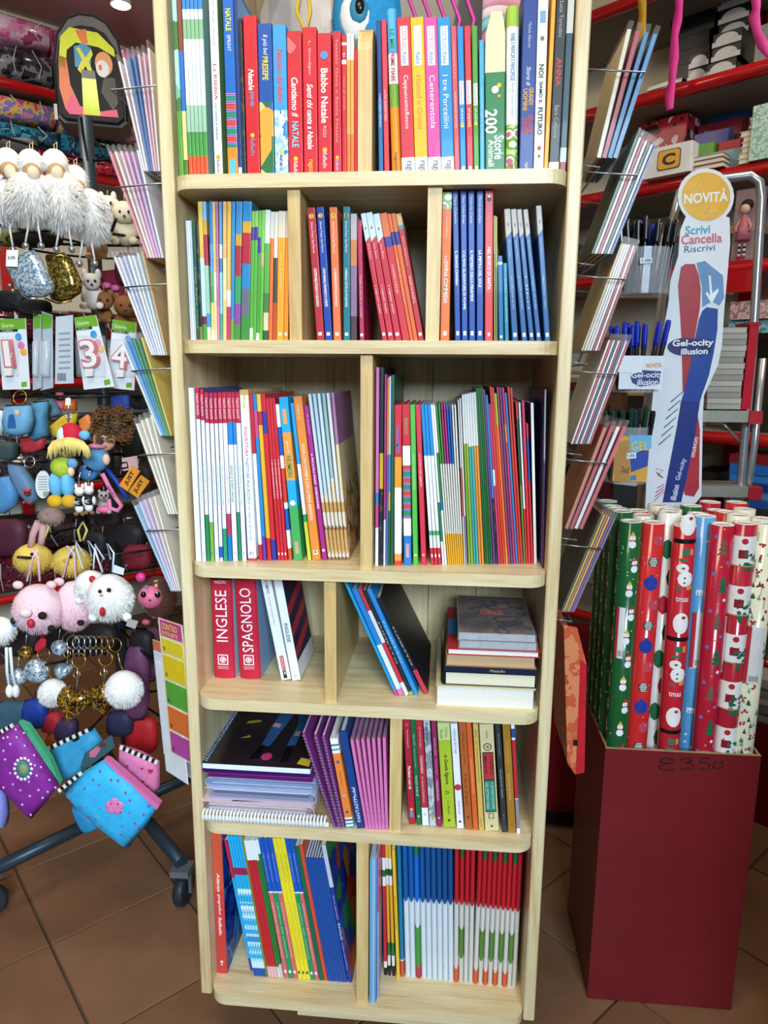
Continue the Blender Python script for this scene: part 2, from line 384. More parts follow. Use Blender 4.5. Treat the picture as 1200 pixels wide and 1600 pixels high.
def mk_book(root, t, d, h, spec, kind, cover, texts, page, sl=0.0):
    bands = []
    for q in spec.split(','):
        c, _, fr = q.partition(':'); bands.append((c, float(fr) if fr else None))
    left = 1-sum(f for _, f in bands if f); nn = sum(1 for _, f in bands if f is None)
    bands = [(c, f if f is not None else left/max(1, nn)) for c, f in bands]
    tot = sum(f for _, f in bands)
    cz = [0.0]
    for c, f in bands: cz.append(cz[-1]+f/tot*h)
    mats = [bmat(c) for c, _ in bands]+[bmat(cover) if cover else None]
    if mats[-1] is None: mats.pop()
    c = 0.0022 if kind == 'hard' else 0.0007
    c = min(c, t*0.22)
    if kind == 'round':
        n = 6; fr = [(t/2-t/2*math.cos(PI*k/n), 0.006-0.006*math.sin(PI*k/n)) for k in range(n+1)]
    else:
        e = min(t*0.2, 0.0012); fr = [(0, e), (e*0.4, e*0.15), (e, 0), (t-e, 0), (t-e*0.4, e*0.15), (t, e)]
    y1 = c+(0.006 if kind == 'round' else 0.001)
    U = [(0, d)]+fr+[(t, d), (t-c, d), (t-c, y1), (c, y1), (c, d)]
    mb = MB(); n = len(U)
    for bi in range(len(bands)):
        z0, z1 = cz[bi], cz[bi+1]
        def zz(x, k):
            if not sl or k == 0 or k == len(bands): return cz[k]
            return cz[k]+(sl*(x-t/2) if sl > 0 else sl*(t/2-abs(x-t/2)))
        for i in range(n):
            j = (i+1) % n; (ax, ay), (bx, by) = U[i], U[j]
            side = cover and (i == 0 or i == len(fr))
            mb.add([(ax, ay, zz(ax, bi)), (bx, by, zz(bx, bi)), (bx, by, zz(bx, bi+1)), (ax, ay, zz(ax, bi+1))], [(0, 1, 2, 3)], len(bands) if side else bi, kind == 'round' and 0 < i < len(fr))
    for z, bi, flip in ((0, 0, True), (h, len(bands)-1, False)):
        vs = [(x, y, z) for x, y in U]; m = len(fr)
        fs = [(0, 1, n-2, n-1), (m+0, m+1, m+2, m+3), tuple([1]+list(range(2, m+1))+[m+3, n-2])]
        if flip: fs = [tuple(reversed(q)) for q in fs]
        mb.add(vs, fs, bi)
    cov_o = mb.build('cover', mats, root)
    g = 0.003 if kind == 'hard' else 0.0004
    if t > 2*c+0.0004:
        pg = MB(); pg.box((c*0.98, y1*0.98, g), (t-c*0.98, d-g-0.0003, h-g)); pg.build('pages', page, root)
    if texts:
        for ti, tx in enumerate(texts):
            st, f0, f1, hf, colr = tx[:5]; opt = tx[5] if len(tx) > 5 else ''
            L = abs(f1-f0)*h; zc = h*(1-(f0+f1)/2); yy = -0.0003-0.00007*ti; tb = MB(); nm = 'lettering'
            xo = t/2
            if 'L' in opt: xo = t*0.3
            if 'R' in opt: xo = t*0.7
            if '#' in opt:           # a filled patch
                w = hf*t; nm = 'printed_patch'; tb.add([(xo-w/2, yy, zc-L/2), (xo+w/2, yy, zc-L/2), (xo+w/2, yy, zc+L/2), (xo-w/2, yy, zc+L/2)], [(0, 1, 2, 3)])
            elif 'o' in opt:         # a round emblem
                rr = hf*t/2; nm = 'emblem'; tb.add([(xo+rr*math.cos(q*PI/6), yy, zc+rr*math.sin(q*PI/6)) for q in range(12)], [tuple(range(12))])
            elif 'h' in opt: put_text(tb, st, frame((xo, yy, zc), (1, 0, 0), (0, 0, 1)), hf*t, L)
            else:
                M = frame((xo, yy, zc), (0, 0, 1), (-1, 0, 0)) if 'u' in opt else frame((xo, yy, zc), (0, 0, -1), (1, 0, 0))
                put_text(tb, st, M, L, hf*t, 0, 0.25 if 'i' in opt else 0.0, 0.02 if 'b' in opt else 0.0)
            if tb.v: tb.build(nm, mat(colr, 0.5, 0, 0), cov_o)
class Comp:
    def __init__(s, phrase, zi, xl, xr, ybl=None, ybr=None, Y=None, group=None, tf=1.0):
        s.tf = tf
        s.ph = phrase; s.z = ZS[zi]; s.xl = xl; s.xr = xr; s.yb = (ybl, ybr); s.Y = Y; s.L = []; s.group = group or 'books on the '+phrase
    def b(s, xb0, xb1, xt0, yt, spec, desc, texts=None, kind='hard', cover=None, dep=None, yb=None, page=None, name='book', cat='book', sl=0.0):
        y = yb
        if y is None and s.yb[0]:
            (xa, ya), (xc, yc) = s.yb; y = ya+(xb0-xa)/(xc-xa)*(yc-ya)
        if s.Y is None or yb: Y = atz((xb0+xb1)/2, y, s.z).y
        else: Y = s.Y
        Y += 0.0
        if y is None: x0 = at(xb0, 530 if s.z > 1.15 and s.z < 1.3 else 270, Y).x; x1 = at(xb1, 530 if s.z < 1.3 else 270, Y).x
        else: x0, x1 = at(xb0, y, Y).x, at(xb1, y, Y).x
        if xt0 is None: x_t, z_t = x0, at(xb0, yt, Y).z
        else: p = at(xt0, yt, Y); x_t, z_t = p.x, p.z
        th = math.atan2(x_t-x0, z_t-s.z)
        if abs(th) < 0.012: th = 0.0
        h = (z_t-s.z)/math.cos(th)
        s.L.append(dict(x=x0, t=max(0.0015, (x1-x0)*math.cos(th)), th=th, h=h, Y=Y, spec=spec, desc=desc, texts=texts, kind=kind, cover=cover, d=dep, page=page, name=name, cat=cat, sl=sl))
        return s
    def run(s, xb0, xb1, xt0, xt1, yt0, yt1, specs, desc, texts=None, **kw):
        n = len(specs)
        for i, sp in enumerate(specs):
            a = i/n; tx = texts[i % len(texts)] if texts else None
            d = desc if isinstance(desc, str) else desc[i % len(desc)]
            if '%' in d: d = d.replace('%', cname(sp.split(',')[-1].partition(':')[0]) if sp.split(',')[-1][0] != '~' else 'illustrated')
            s.b(xb0+(xb1-xb0)*a, xb0+(xb1-xb0)*(a+1/n)-0.25, (xt0+(xt1-xt0)*a) if xt0 is not None else None, yt0+(yt1-yt0)*a, sp, d, tx, **kw)
        return s
    def poly(s, e, x):
        th, t, h = e['th'], e['t'], e['h']; c, n = math.cos(th), math.sin(th)
        if th <= 0: P = Vector((x, 0)); ex = Vector((c, -n)); ez = Vector((n, c))
        else: ex = Vector((c, -n)); ez = Vector((n, c)); P = Vector((x, t*n))
        return [P, P+t*ex, P+t*ex+h*ez, P+h*ez]
    @staticmethod
    def ext(P, z, side):
        xs = []
        for i in range(4):
            a, b = P[i], P[(i+1) % 4]
            if (a.y-z)*(b.y-z) <= 0 and abs(a.y-b.y) > 1e-9: xs.append(a.x+(b.x-a.x)*(z-a.y)/(b.y-a.y))
        if not xs: return None
        return max(xs) if side else min(xs)
    def need(s, A, B):
        best = -9
        for z in sorted({v.y for v in A}|{v.y for v in B}):
            for zz in (z-1e-6, z+1e-6):
                a, b = s.ext(A, zz, 1), s.ext(B, zz, 0)
                if a is not None and b is not None: best = max(best, a-b)
        return best
    def layout(s):
        prev = [Vector((s.xl-0.01, -0.1)), Vector((s.xl, -0.1)), Vector((s.xl, 0.6)), Vector((s.xl-0.01, 0.6))]; pth = 0
        for e in s.L:
            e['th'], e['t'] = e['th0'], e['t0']
            x = e['x']; P = s.poly(e, x); dx = s.need(prev, P)+0.00015
            if dx > 0 and e['th'] < pth:
                lo, hi = e['th'], pth
                for _ in range(12):
                    m = (lo+hi)/2; e['th'] = m
                    if s.need(prev, s.poly(e, x))+0.00015 > 0: lo = m
                    else: hi = m
                e['th'] = hi; P = s.poly(e, x); dx = s.need(prev, P)+0.00015
            if dx > 0:
                cut = min(dx, 0.35*e['t']); e['t'] -= cut; x += dx; P = s.poly(e, x)
            e['x2'] = x; prev = P; pth = e['th']
        return max(max(v.x for v in s.poly(e, e['x2'])) for e in s.L)-s.xr+0.0002
    def finish(s):
        for e in s.L: e['th0'], e['t0'] = e['th'], e['t']*s.tf
        for it in range(10):
            o = s.layout()
            if o <= 0: break
            x0 = s.L[0]['x']; w = s.L[-1]['x']-x0+1e-6
            for e in s.L:
                k = (e['x']-x0)/w; e['x'] -= o*1.1*k; e['t0'] *= 1-min(0.2, o*0.6/max(w, .03))
        if o > 0 or it: print('COMP', s.ph, it, round(o, 4))
        n = len(s.L)
        for i, e in enumerate(s.L):
            P = s.poly(e, e['x2'])[0]
            nthw = nth(i+1)+' from left' if i+1 <= (n+1)//2+1 else ('last' if i == n-1 else nth(n-i)+' from right')
            if i == n-1: nthw = 'rightmost'
            if i == 0: nthw = 'leftmost'
            lab = f"{e['desc']}, {nthw}, {s.ph}"
            r = thing(e['name'], lab, e['cat'], (P.x, e['Y'], s.z+P.y+0.0001), (0, e['th'], 0), s.group)
            d = e['d'] or min(0.22, max(0.12, 0.72*e['h']))
            d = min(d, 0.268-e['Y'])
            mk_book(r, e['t'], d, e['h'], e['spec'], e['kind'], e['cover'], e['texts'], e['page'] or PAGE, e['sl'])
            ALLB.append(r)
W_, K_ = 'f6f4f0', '1a1a1c'
logo_r = ('ragazzi', .90, .985, .5, 'f0a030')
# ---- top shelf, left half
c = Comp('top shelf left half', 0, -IN, DV[0][0], Y=0.010, group='books on the top shelf')
c.b(280, 287, None, -34, '5f9a3a:.35,~forest', 'thin forest-green picture book', kind='paper')
c.b(287.5, 294, None, -34, '5a7a30:.10,e0cf8a:.25,2f6fb8:.30,8a4a34:.35', 'thin blue and brown picture book', kind='paper')
for i in range(5):
    c.b(295+6*i, 300.6+6*i+(1 if i == 4 else 0), None, -24, 'e4572e:.12,4f9a45:.13,9fc4a8:.14,dfe8e2:.22,e8eef0:.12,8fb88f:.10,d9e6e6:.05,3f86c8:.07,e87060:.05', 'slim picture book with orange foot', kind='paper', cover='9cc4c4' if i == 4 else None, texts=[('', .42, .60, .5, '303438', '#')] if i < 0 else None)
c.b(335.5, 348, None, -36, 'f4f4ee', 'white children’s bible with red and blue lettering', [('La BIBBIA', .42, .60, .42, 'b03030'), ('raccontata ai bambini', .615, .80, .35, '4a6a9a'), ('Storie degli animali', .06, .33, .26, '8a8a8a'), ('', .885, .895, .5, 'f0a030', 'o'), ('Raffaello', .905, .975, .4, '8a4a4a')], cover='6f9a5a')
c.b(356, 372, None, -32, 'e8892a:.16,~rain:.28,1f66bc:.56', 'blue book with rainbow-striped lower spine', [('NATALE', .14, .25, .5, 'e8e040', 'b'), ('SPRINT', .27, .35, .34, 'f4f4f4'), ('', .90, .98, .55, '58b8e8', '#')])
c.b(372.5, 378, None, -14, 'e8e8e8:.06,1b3a78:.94', 'thin navy book with pale blue cover', cover='7fb4e0', kind='hard')
c.b(379.5, 384.5, None, 28, '~dark', 'thin dark patterned booklet', kind='paper')
c.b(386, 406.5, None, 25, 'd0222c', 'red holiday hardback with green-white script title', [('Natale', .32, .45, .42, 'f4f4ee', 'ib'), ('pop-up', .46, .55, .35, '58a0e0', 'b'), ('', .72, .74, .3, 'f2c230', 'o'), ('Raffaello', .75, .86, .3, '6fa0d0')], dep=.19)
c.b(407.5, 429, None, 37, '~camel:.50,1d4fa0:.50', 'blue hardback with palm and camel art', [('Il più bel', .07, .20, .4, 'f4f4f4', 'i'), ('PRESEPE', .21, .36, .42, 'f2d22a', 'b')], cover='2a5aa8', dep=.19)
c.b(430, 450.5, None, 39, '~ice:.45,3f9ad4:.55', 'icy light-blue hardback with red script title', [('Natale da fiabe', .15, .50, .42, 'd84a50', 'ib'), ('', .82, .84, .3, 'f2c230', 'o'), ('Raffaello', .85, .95, .28, '3060a0')], dep=.19)
c.b(451.5, 473.5, None, 49, 'd2242e:.80,~snow:.20', 'red hardback with white and blue NATALE lettering', [('Cantiamo il', .31, .58, .45, 'f6f6f0', 'ib'), ('NATALE', .61, .79, .45, '7fd0f0', 'b'), ('', .86, .88, .3, 'f2c230', 'o'), ('Raffaello', .89, .97, .28, 'f0f0f0')], dep=.19)
c.b(475, 496.5, None, 43, 'd0222c', 'plain red hardback with long white script', [('Senti chi canta a Natale', .37, .81, .42, 'f6f6f0', 'ib'), ('L. Goudigan', .09, .31, .2, 'f0d0d0'), ('ragazzi', .88, .985, .45, 'f0b030', 'b')], dep=.19)
c.b(497.5, 518.5, None, 52, 'd0222c', 'red hardback with big white-green name lettering', [('Babbo', .24, .41, .5, 'f6f6f0', 'b'), ('Natale', .435, .62, .5, 'f6f6f0', 'b'), ('PUZZLE', .64, .72, .22, 'f0d0d0'), ('', .13, .17, .55, '4a90d8', 'o'), ('', .80, .82, .35, 'f2c230', 'o'), ('Raffaello', .83, .94, .3, 'd8e8f8')], dep=.19)
c.b(521, 533.5, None, 49, 'ca2630', 'slim red hardback with faint lettering', [('Natale Gesù e Santa Natale', .06, .76, .3, 'e89a90'), ('', .86, .87, .4, 'f2c230', 'o'), ('Raffaello', .88, .96, .4, 'c0d0e8')], dep=.18)
c.b(534.5, 541.5, None, 55, 'd0222c:.80,f4f0ea:.03,d0222c:.10,f4f0ea:.02,d0222c:.05', 'thin red book with white bars', [('3l', .12, .15, .5, W_), ('Vesto gli animali', .28, .52, .4, 'e8b0b0')], kind='paper', dep=.18)
c.b(542, 547.6, None, 52, 'e07a28:.30,eca24a:.52,f0ece4:.18', 'thin orange book with white top', kind='paper', dep=.18)
c.b(548, 553, None, 53, 'e07a28:.30,eca24a:.52,f0ece4:.18', 'thin amber book with white top', kind='paper', dep=.18)
c.b(553.4, 558.5, None, 78, 'd0222c', 'thin short red book against post', [('Raffaello', .25, .45, .4, 'c08a30')], kind='paper', dep=.18)
c.finish()
# ---- top shelf, right half
c = Comp('top shelf right half', 0, DV[0][1], IN, Y=0.010, group='books on the top shelf')
c.b(592, 599, 588, 32, '2a6aa8:.5,28407f:.5', 'thin navy-blue hardback', [('THIRD PRIDE CREDIBILE', .46, .68, .4, 'd8e0f0')], dep=.19)
c.b(600.5, 608.5, 592.5, 32, 'd43a48', 'thin coral-red hardback', [('LA MIA GRANDE FIABA', .44, .64, .36, 'f4dcdc')], dep=.19)
c.b(612, 627, 600, 14, 'e8932a:.42,7aa83a:.14,f0f4f4:.08,eef4f6:.10,58b4e4:.26', 'padded storybook, blue above orange', [('LE MIE', .12, .24, .42, '3a8a4a', 'b'), ('PRIME FIABE', .25, .43, .42, 'c04050', 'b'), ('ragazzi', .86, .97, .4, '4a3020')], kind='round', dep=.2)
cl = dict(cl1=None)
for (xa, xb_, xt, colr, nm, tit) in ((628, 648.5, 617, 'd42c3a', 'red', 'CappuccettoRosso'), (649, 669, 639, 'f2b822', 'yellow', 'Hansel e Gretel'), (669.5, 689.5, 660, 'd8489a', 'pink', 'Cenerentola'), (690, 710, 681.5, '1a8cc8', 'blue', 'I tre Porcellini')):
    c.b(xa, xb_, xt, 28, 'f0eeea:.115,'+colr+':.885', nm+' fairy-tale hardback with white foot', [(tit, .36, .70, .4, 'f8f4f0' if nm != 'yellow' else 'e08a30'), ('', .055, .30, .55, 'f0eeea', '#'), ('COSTRUISCI', .065, .205, .34, colr), ('fiabe', .215, .29, .34, '3a70b0', 'i'), ('raga', .91, .985, .5, '3a4a6a')], dep=.2)
c.b(710.5, 719, 704, 41, 'd8505a', 'slim rose-red hardback', [('Costruisci le 1 2 3', .12, .34, .3, 'f0b8b8', 'i'), ('KUSTERMANN EDITORE', .44, .68, .28, 'f4d8d8')], dep=.19)
c.b(719.5, 729, 714, 42, '1a86cc', 'slim bright-blue hardback with oval badge', [('', .36, .52, .7, 'dfe8f0', '#'), ('Costruire', .37, .51, .45, 'c04040'), ('INSIE', .55, .66, .35, 'f0f4f8'), ('', .66, .67, .6, 'f0c840', 'o'), ('', .945, .975, .5, 'e8f0f4', '#')], dep=.19)
c.b(730, 740, 725, 41, 'd42c3a', 'slim red hardback with oval badge', [('', .36, .52, .7, 'f0e4e4', '#'), ('Costruire', .37, .51, .45, '3a60a0'), ('INSIE', .55, .66, .35, 'f8f0f0'), ('', .66, .67, .6, 'f0a040', 'o'), ('', .945, .975, .5, 'f4e8e8', '#')], dep=.19)
c.b(740.5, 749, 737, 41, '4f9a34', 'slim green hardback with oval badge', [('', .38, .53, .7, 'e4ece0', '#'), ('Costruire', .39, .52, .45, '8a4a4a'), ('INSIE', .55, .66, .35, 'f0f8e8'), ('', .65, .66, .6, 'f0d040', 'o'), ('', .945, .975, .5, 'e8f0e4', '#')], dep=.19)
c.b(750, 757.5, 748.5, 63, '4aa6c8', 'thin light-blue hardback with fine lettering', [('Le più belle storie di animali', .35, .75, .3, 'd8ecf4')], dep=.18)
c.b(758.5, 789, 758, 114, '2a7a3c', 'fat green story book with big 200', [('200', .36, .60, .62, 'f6f4ec', 'bL'), ('Storie', .62, .86, .5, 'f6f4ec', 'Rb'), ('Animali', .66, .93, .3, 'f6f4ec', 'Lb'), ('', .14, .2, .36, 'f4f0e8', 'o'), ('', .1, .16, .22, 'f0c030', 'oR'), ('', .22, .25, .16, 'e8a828', 'oR')], dep=.15, kind='paper')
HANDLE_BOOK = len(c.L)-1
c.b(790, 809, 792, 9, '~fruit:.30,eef2f0:.58,a8c84a:.12', 'green floral storybook with white label', [('FIABE E PRINCIPI E PRINCIPESSE', .16, .44, .34, '3a6a9a'), ('favole senza tempo', .45, .66, .3, 'b0b8b8'), ('ragazzi', .92, .99, .5, '7a6a30')], kind='round', dep=.2)
c.b(811, 833, 818.5, -26, '1f3f88', 'royal-blue hardback with gold and red lettering', [('Michela Albertini', .20, .33, .22, 'b8c4e0'), ('Storie di', .43, .53, .3, 'e8e8f4', 'i'), ('GRANDI', .54, .63, .32, 'f0b030', 'bR'), ('UOMINI', .545, .66, .32, 'f0b030', 'bL'), ('GRANDI', .685, .785, .32, 'e0404a', 'bR'), ('DONNE', .70, .78, .32, 'e0404a', 'bL'), ('ragazzi', .94, .985, .3, 'e8e8f0')], dep=.19)
c.b(833.5, 849, 841, -22, 'efeae0', 'cream book with black uneven capitals', [('NOI', .41, .48, .5, '2a2a2a', 'b'), ('SIAMO IL', .50, .62, .34, '2a2a2a', 'b'), ('FUTURO', .64, .79, .5, '2a2a2a', 'b'), ('', .13, .19, .55, '7fa8c8', '#'), ('', .27, .275, .4, '6a8a3a', 'o'), ('', .86, .865, .4, 'c05040', 'o'), ('', .905, .91, .3, '6a8a3a', 'o')], dep=.18)
c.b(849.5, 856, 860, -18, 'f0a830', 'thin orange-yellow book', kind='paper', dep=.18)
c.b(857, 873, 873.5, -24, 'e8e0d4:.06,2c2a28:.94', 'black comic with red capitals and white foot', [('Luca Tortolini', .085, .27, .36, 'b8b4ac'), ('ANNA', .38, .53, .5, 'd84038', 'b'), ('Sara Colaone', .63, .81, .4, 'b8b4ac')], dep=.19)
c.b(873.5, 884, 887, -20, '8a3444:.06,b8c8cc:.08,2f4a54:.62,c4c4bc:.24', 'dark teal book with grey top', kind='hard', dep=.18)
c.finish()
hb = [o for o in ALLB if 'big 200' in o['label']][0]
zz = at(760, 114, 0.01).z-ZS[0]; ht = at(770, 18, 0.01).z-ZS[0]
tw = c.L[HANDLE_BOOK]['t']
b = MB(); k = tw
b.prism([(0, zz), (k, zz), (k, zz+.045), (k*.93, zz+.058), (k*.86, ht-.004), (k*.82, ht), (k*.32, ht), (k*.28, ht-.004), (k*.24, zz+.062), (k*.03, zz+.045)], -0.012, 0, 0, frame((0, 0, 0), (1, 0, 0), (0, 0, 1)))
o = b.build('handle', mat('efdfb0', 0.5), hb); o['label'] = 'cream cardboard handle'
# ---- second shelf
c = Comp('second shelf left box', 1, -IN, DV[1][0], Y=0.012, group='books on the second shelf')
c.run(298, 307, 289, 298, 345, 345, ['c4ccd4', 'd8dde2', 'b8c4d0'], 'thin pale-grey booklet', kind='paper', dep=.15)
c.b(308, 312, 300.5, 346, '1f5a34', 'thin dark-green booklet', [('Una fiaba ricca', .38, .9, .4, 'a8c8a8')], kind='paper', dep=.15)
c.b(312.5, 317, 305.5, 348, '8a7448:.12,~dark', 'thin dark brown comic', kind='paper', dep=.15)
yl = 315
for (a, e_, t_, sp, ds) in ((317.5, 324, 310, '3f9a3c:.12,7a2838:.06,bfe4f2:.42,d8b040:.10,e0b84a:.30', 'slim comic, yellow over pale blue'), (324.2, 330.4, 317.5, 'd8d0b0:.10,4a90c8:.10,9fc4a8:.35,a83440:.22,c8a038:.10,7fb0d0:.13', 'slim comic with red band'),
        (330.8, 336, 327, 'e8e0c0:.08,d8c878:.20,4a9a68:.22,3f8fc8:.20,2f80b8:.30', 'slim comic, blue over green'), (336.2, 340, 332.5, 'e4d09a:.3,f0e4c0:.2,e8b860:.5', 'slim cream-orange comic'), (340.2, 344.3, 337, 'd87a98:.25,c070a0:.3,b06a8a:.45', 'slim mauve comic'),
        (344.8, 348.8, 343, '4aa08a:.2,8fc8e0:.3,4a80b0:.1,c8dce8:.1,5f9ac8:.3', 'slim pale-blue comic'), (349.2, 354.8, 349, 'e8c47a:.3,f0d8a0:.3,e4b068:.4', 'slim peach comic'), (355, 361, 356, 'c03868:.25,f4f0e8:.12,e8b44a:.63', 'slim amber comic with magenta foot'),
        (361.5, 366.5, 363.5, '6aa83a:.16,3f88c0:.84', 'slim sky-blue comic'), (366.8, 376.5, 370, '4a8a3a:.12,8a4a98:.15,3a9a60:.2,a83444:.22,c89a38:.08,3f88b8:.23', 'comic with purple and red patches'),
        (377.5, 391, 381, '3f8a38:.18,6a6a78:.2,2f80b8:.18,b02c38:.22,d0a030:.08,2f84c0:.14', 'wider blue comic with red band')):
    c.b(a, e_, t_, yl, sp, ds, kind='paper', dep=.17, texts=[('storie a fumetti', .3, .6, .35, 'd8d0c0')] if random.random() < .5 else None, cover='4a7a9a' if a > 375 else None)
c.run(391.5, 412.5, 394, 414, 330, 328, ['e4ece0:.1,58a838:.68,4a3a8a:.1,7ab84a:.12', '5aaa3c:.78,43388a:.1,8ac05a:.12', 'e8ece4:.06,4f9a34:.62,3f3a8c:.12,6ab04a:.2', '6ab040:.58,c8a878:.1,7abf54:.32'], 'green booklet with violet patch', kind='paper', dep=.15)
c.b(413, 421, 413, 328, '2f5a34:.08,d8c8a0:.14,4a7a44:.15,5aa84a:.38,d4d8cc:.25', 'slim green and white booklet', kind='paper', dep=.15)
c.b(422, 427.6, 424.5, 331, 'e0702a:.80,d0ccc4:.20', 'thin orange booklet with white top', kind='paper', dep=.15)
c.b(428, 434, 430, 331, 'c04a28:.3,4a4038:.35,d8cfc0:.35', 'thin brown and white booklet', kind='paper', dep=.15)
c.b(434.6, 445.5, 435.5, 330, 'e8a02a:.80,d8c8b0:.20', 'amber paperback with beige top', [('Altri animali', .30, .6, .2, 'f0d8a0'), ('', .935, .96, .4, 'f4e8d0', '#')], kind='paper', dep=.15)
c.b(446, 453, 447, 330, 'e88a20:.80,d0c0a8:.20', 'orange paperback with beige top', [('', .935, .96, .5, 'f4e8d0', '#')], kind='paper', dep=.15)
c.finish()
c = Comp('second shelf middle box', 1, DV[1][1], DV[2][0], Y=0.012, group='books on the second shelf')
for (a, e_, t_, yt, colr, nm, tit) in ((495, 507, 479.5, 325, 'b02430', 'red', "L'INTROVABILE MOSAICO DI ELDORADO"), (508.3, 519.5, 494, 324, '1a3f98', 'blue', "L'INDOMABILE PIRAMIDE DI CHEOPE"), (521.3, 533, 514.3, 324, 'e8703a', 'orange', 'LA SORPRENDENTE ISOLA DI PASQUA'), (536.5, 547, 536.5, 323, '0f7080', 'teal', "L'ABISSALE CITTÀ DI ATLANTIDE")):
    c.b(a, e_, t_, yt, colr, nm+' paperback with round yellow badge', [('', .045, .08, .62, 'f2c430', 'o'), (str({'red': 3, 'blue': 2, 'orange': 4, 'teal': 1}[nm]), .05, .075, .3, '303030', 'h'), ('Simone Frasca', .105, .225, .3, 'e8e4e0'), ('Sara Marconi', .235, .335, .3, 'e8e4e0'), (tit, .45, .74, .36, 'f4f0e8', 'b'), ('', .935, .96, .45, 'f4f0e8', '#')], kind='paper', dep=.13)
c.b(547.8, 557.5, 548.5, 334, '4a3038:.2,8a6a88:.4,c87a48:.2,b0a8a8:.2', 'glossy film-wrapped mauve booklet', kind='paper', dep=.13)
c.b(562, 569, 553, 345, 'b02850', 'thin crimson booklet', [('Fiabe e favole a scuola', .45, .8, .35, 'e8c0c8'), ('', .935, .96, .6, 'f0e0e4', '#')], kind='paper', dep=.13)
for i, (a, e_, t_, yt) in enumerate(((597.5, 605.5, 560, 335), (606.5, 616.5, 568, 334), (617.5, 628, 579, 336))):
    c.b(a, e_, t_, yt, 'c02638:.80,c4d4dc:.20', 'leaning red paperback with pale slanted top', [('◊', .1, .13, .3, 'c02638'), ('Gina Basso', .23, .35, .28, 'f0c8cc'), ('I ragazzi scelti', .56, .78, .3, 'f4e8e8'), ('', .935, .96, .5, 'f4e8e8', '#')], kind='paper', dep=.13, sl=.9)
c.b(629, 640.5, 590, 335, 'c82a34:.74,3a3488:.08,d86a38:.18', 'leaning red paperback with violet band', [('IL RAGAZZO A COLORI', .40, .62, .25, 'f4e0d8')], kind='paper', dep=.13)
c.b(641, 646.3, 599, 336, 'd86430:.76,343080:.10,d8682f:.14', 'leaning thin orange paperback', [('Paolo va in vacanza', .35, .7, .3, 'f4d8c0')], kind='paper', dep=.13)
c.b(646.6, 653.5, 607.5, 335, 'd86430:.76,343080:.10,d8682f:.14', 'leaning slim orange paperback', kind='paper', dep=.13)
c.b(654, 663, 616, 335, 'b4282f:.88,3a8aa0:.03,~toy:.09', 'leaning brick-red paperback with patterned top', [('Roberto Borgmannova', .18, .40, .3, 'e8c8c0'), ('VIAGGIO DA ALICETTA', .48, .70, .34, 'f0dcd4'), ('', .935, .96, .5, 'f4e8e8', '#')], kind='paper', dep=.13)
c.finish()
c = Comp('second shelf right box', 1, DV[2][1], IN, Y=0.012, group='books on the second shelf', tf=.94)
c.b(687.8, 703, 690, 300, 'ea7430:.89,~fruit:.11', 'orange classic with ornate capitals', [('Dante Alighieri', .16, .30, .24, 'f4d8c0'), ('La', .42, .45, .3, 'f8f0e8'), ('DIVINA COMMEDIA', .455, .74, .42, 'f8f0e8', 'b'), ('', .93, .96, .36, 'f8f0e8', '#')], kind='paper', dep=.14)
for i, (a, e_, t_, au, tit) in enumerate(((711, 720.5, 706.5, 'Sara Colaone', 'IL GRANDE CAMMINO'), (721.6, 731.8, 719, 'Rosa Tiziana Bruno', "L'ULTIMO GLADIATORE DI POMPEI"), (733, 743.5, 731, 'Valeria Conti', 'IL MISTERO DELLA PIRAMIDE'), (744.8, 756, 744.6, 'Michele Santuliana', 'LA PIETRA DEL SOLE'))):
    c.b(a, e_, t_, 299-.5*i, '16469a', 'upright blue paperback with white author name', [(au, .04, .21, .34, 'e8ecf4'), (tit, .39, .39+.0135*len(tit), .42, 'f4f6fa', 'b'), ('', .93, .96, .45, 'f0f2f8', '#')], kind='paper', dep=.14)
c.b(757.5, 771, 757.8, 297, 'd63a3c', 'upright vermilion paperback with white tree curve', [('NEL BOSCO DI ANITA', .37, .65, .42, 'f8f0ec', 'b'), ('Michele Santuliana', .15, .26, .2, 'e89a90'), ('', .045, .075, .55, '6a4a3a', 'o'), ('', .035, .05, .3, 'f0e8e0', 'o'), ('', .94, .965, .3, 'f8f0ec', '#')], kind='paper', dep=.14)
c.run(772, 778, 771.5, 777, 337, 340, ['8a8a3a:.7,a8b060:.3', '6a7a34:.6,b0a850:.4'], 'thin olive booklet', kind='paper', dep=.14)
c.b(779.5, 788, 777, 400, '14609a:.9,b8d8e0:.03,0f5a90', 'short blue paperback', [('', .93, .96, .45, 'e8eef4', '#')], kind='paper', dep=.13)
c.b(789, 796, 780, 412, '0f7f98', 'short teal paperback', [('La storia segreta del pane', .2, .75, .34, 'c8e4e8')], kind='paper', dep=.13)
for i, (a, e_, t_, yt) in enumerate(((800.5, 811, 781, 328), (815.5, 825, 795, 328), (827.5, 836, 806, 328), (838.5, 847, 817, 328), (851.5, 861, 837, 322))):
    c.b(a, e_, t_, yt, '10508a:.81,b0a8a0:.19', 'leaning blue paperback with taupe top', [('◊', .1, .13, .25, '6a6460'), ('Simone Frasca', .23, .36, .26, 'b8ccdc'), (['Sogni dalle scuole dei laici', 'La scoperta delle Farfalle', 'I libri', 'La leggenda delle Farfalle', 'Il Maestro Tommaso - II ritorno'][i], .5, .75, .3, 'c8d8e4'), ('', .935, .965, .5, 'e8eef4', '#')], kind='paper', dep=.13, sl=.9)
c.finish()
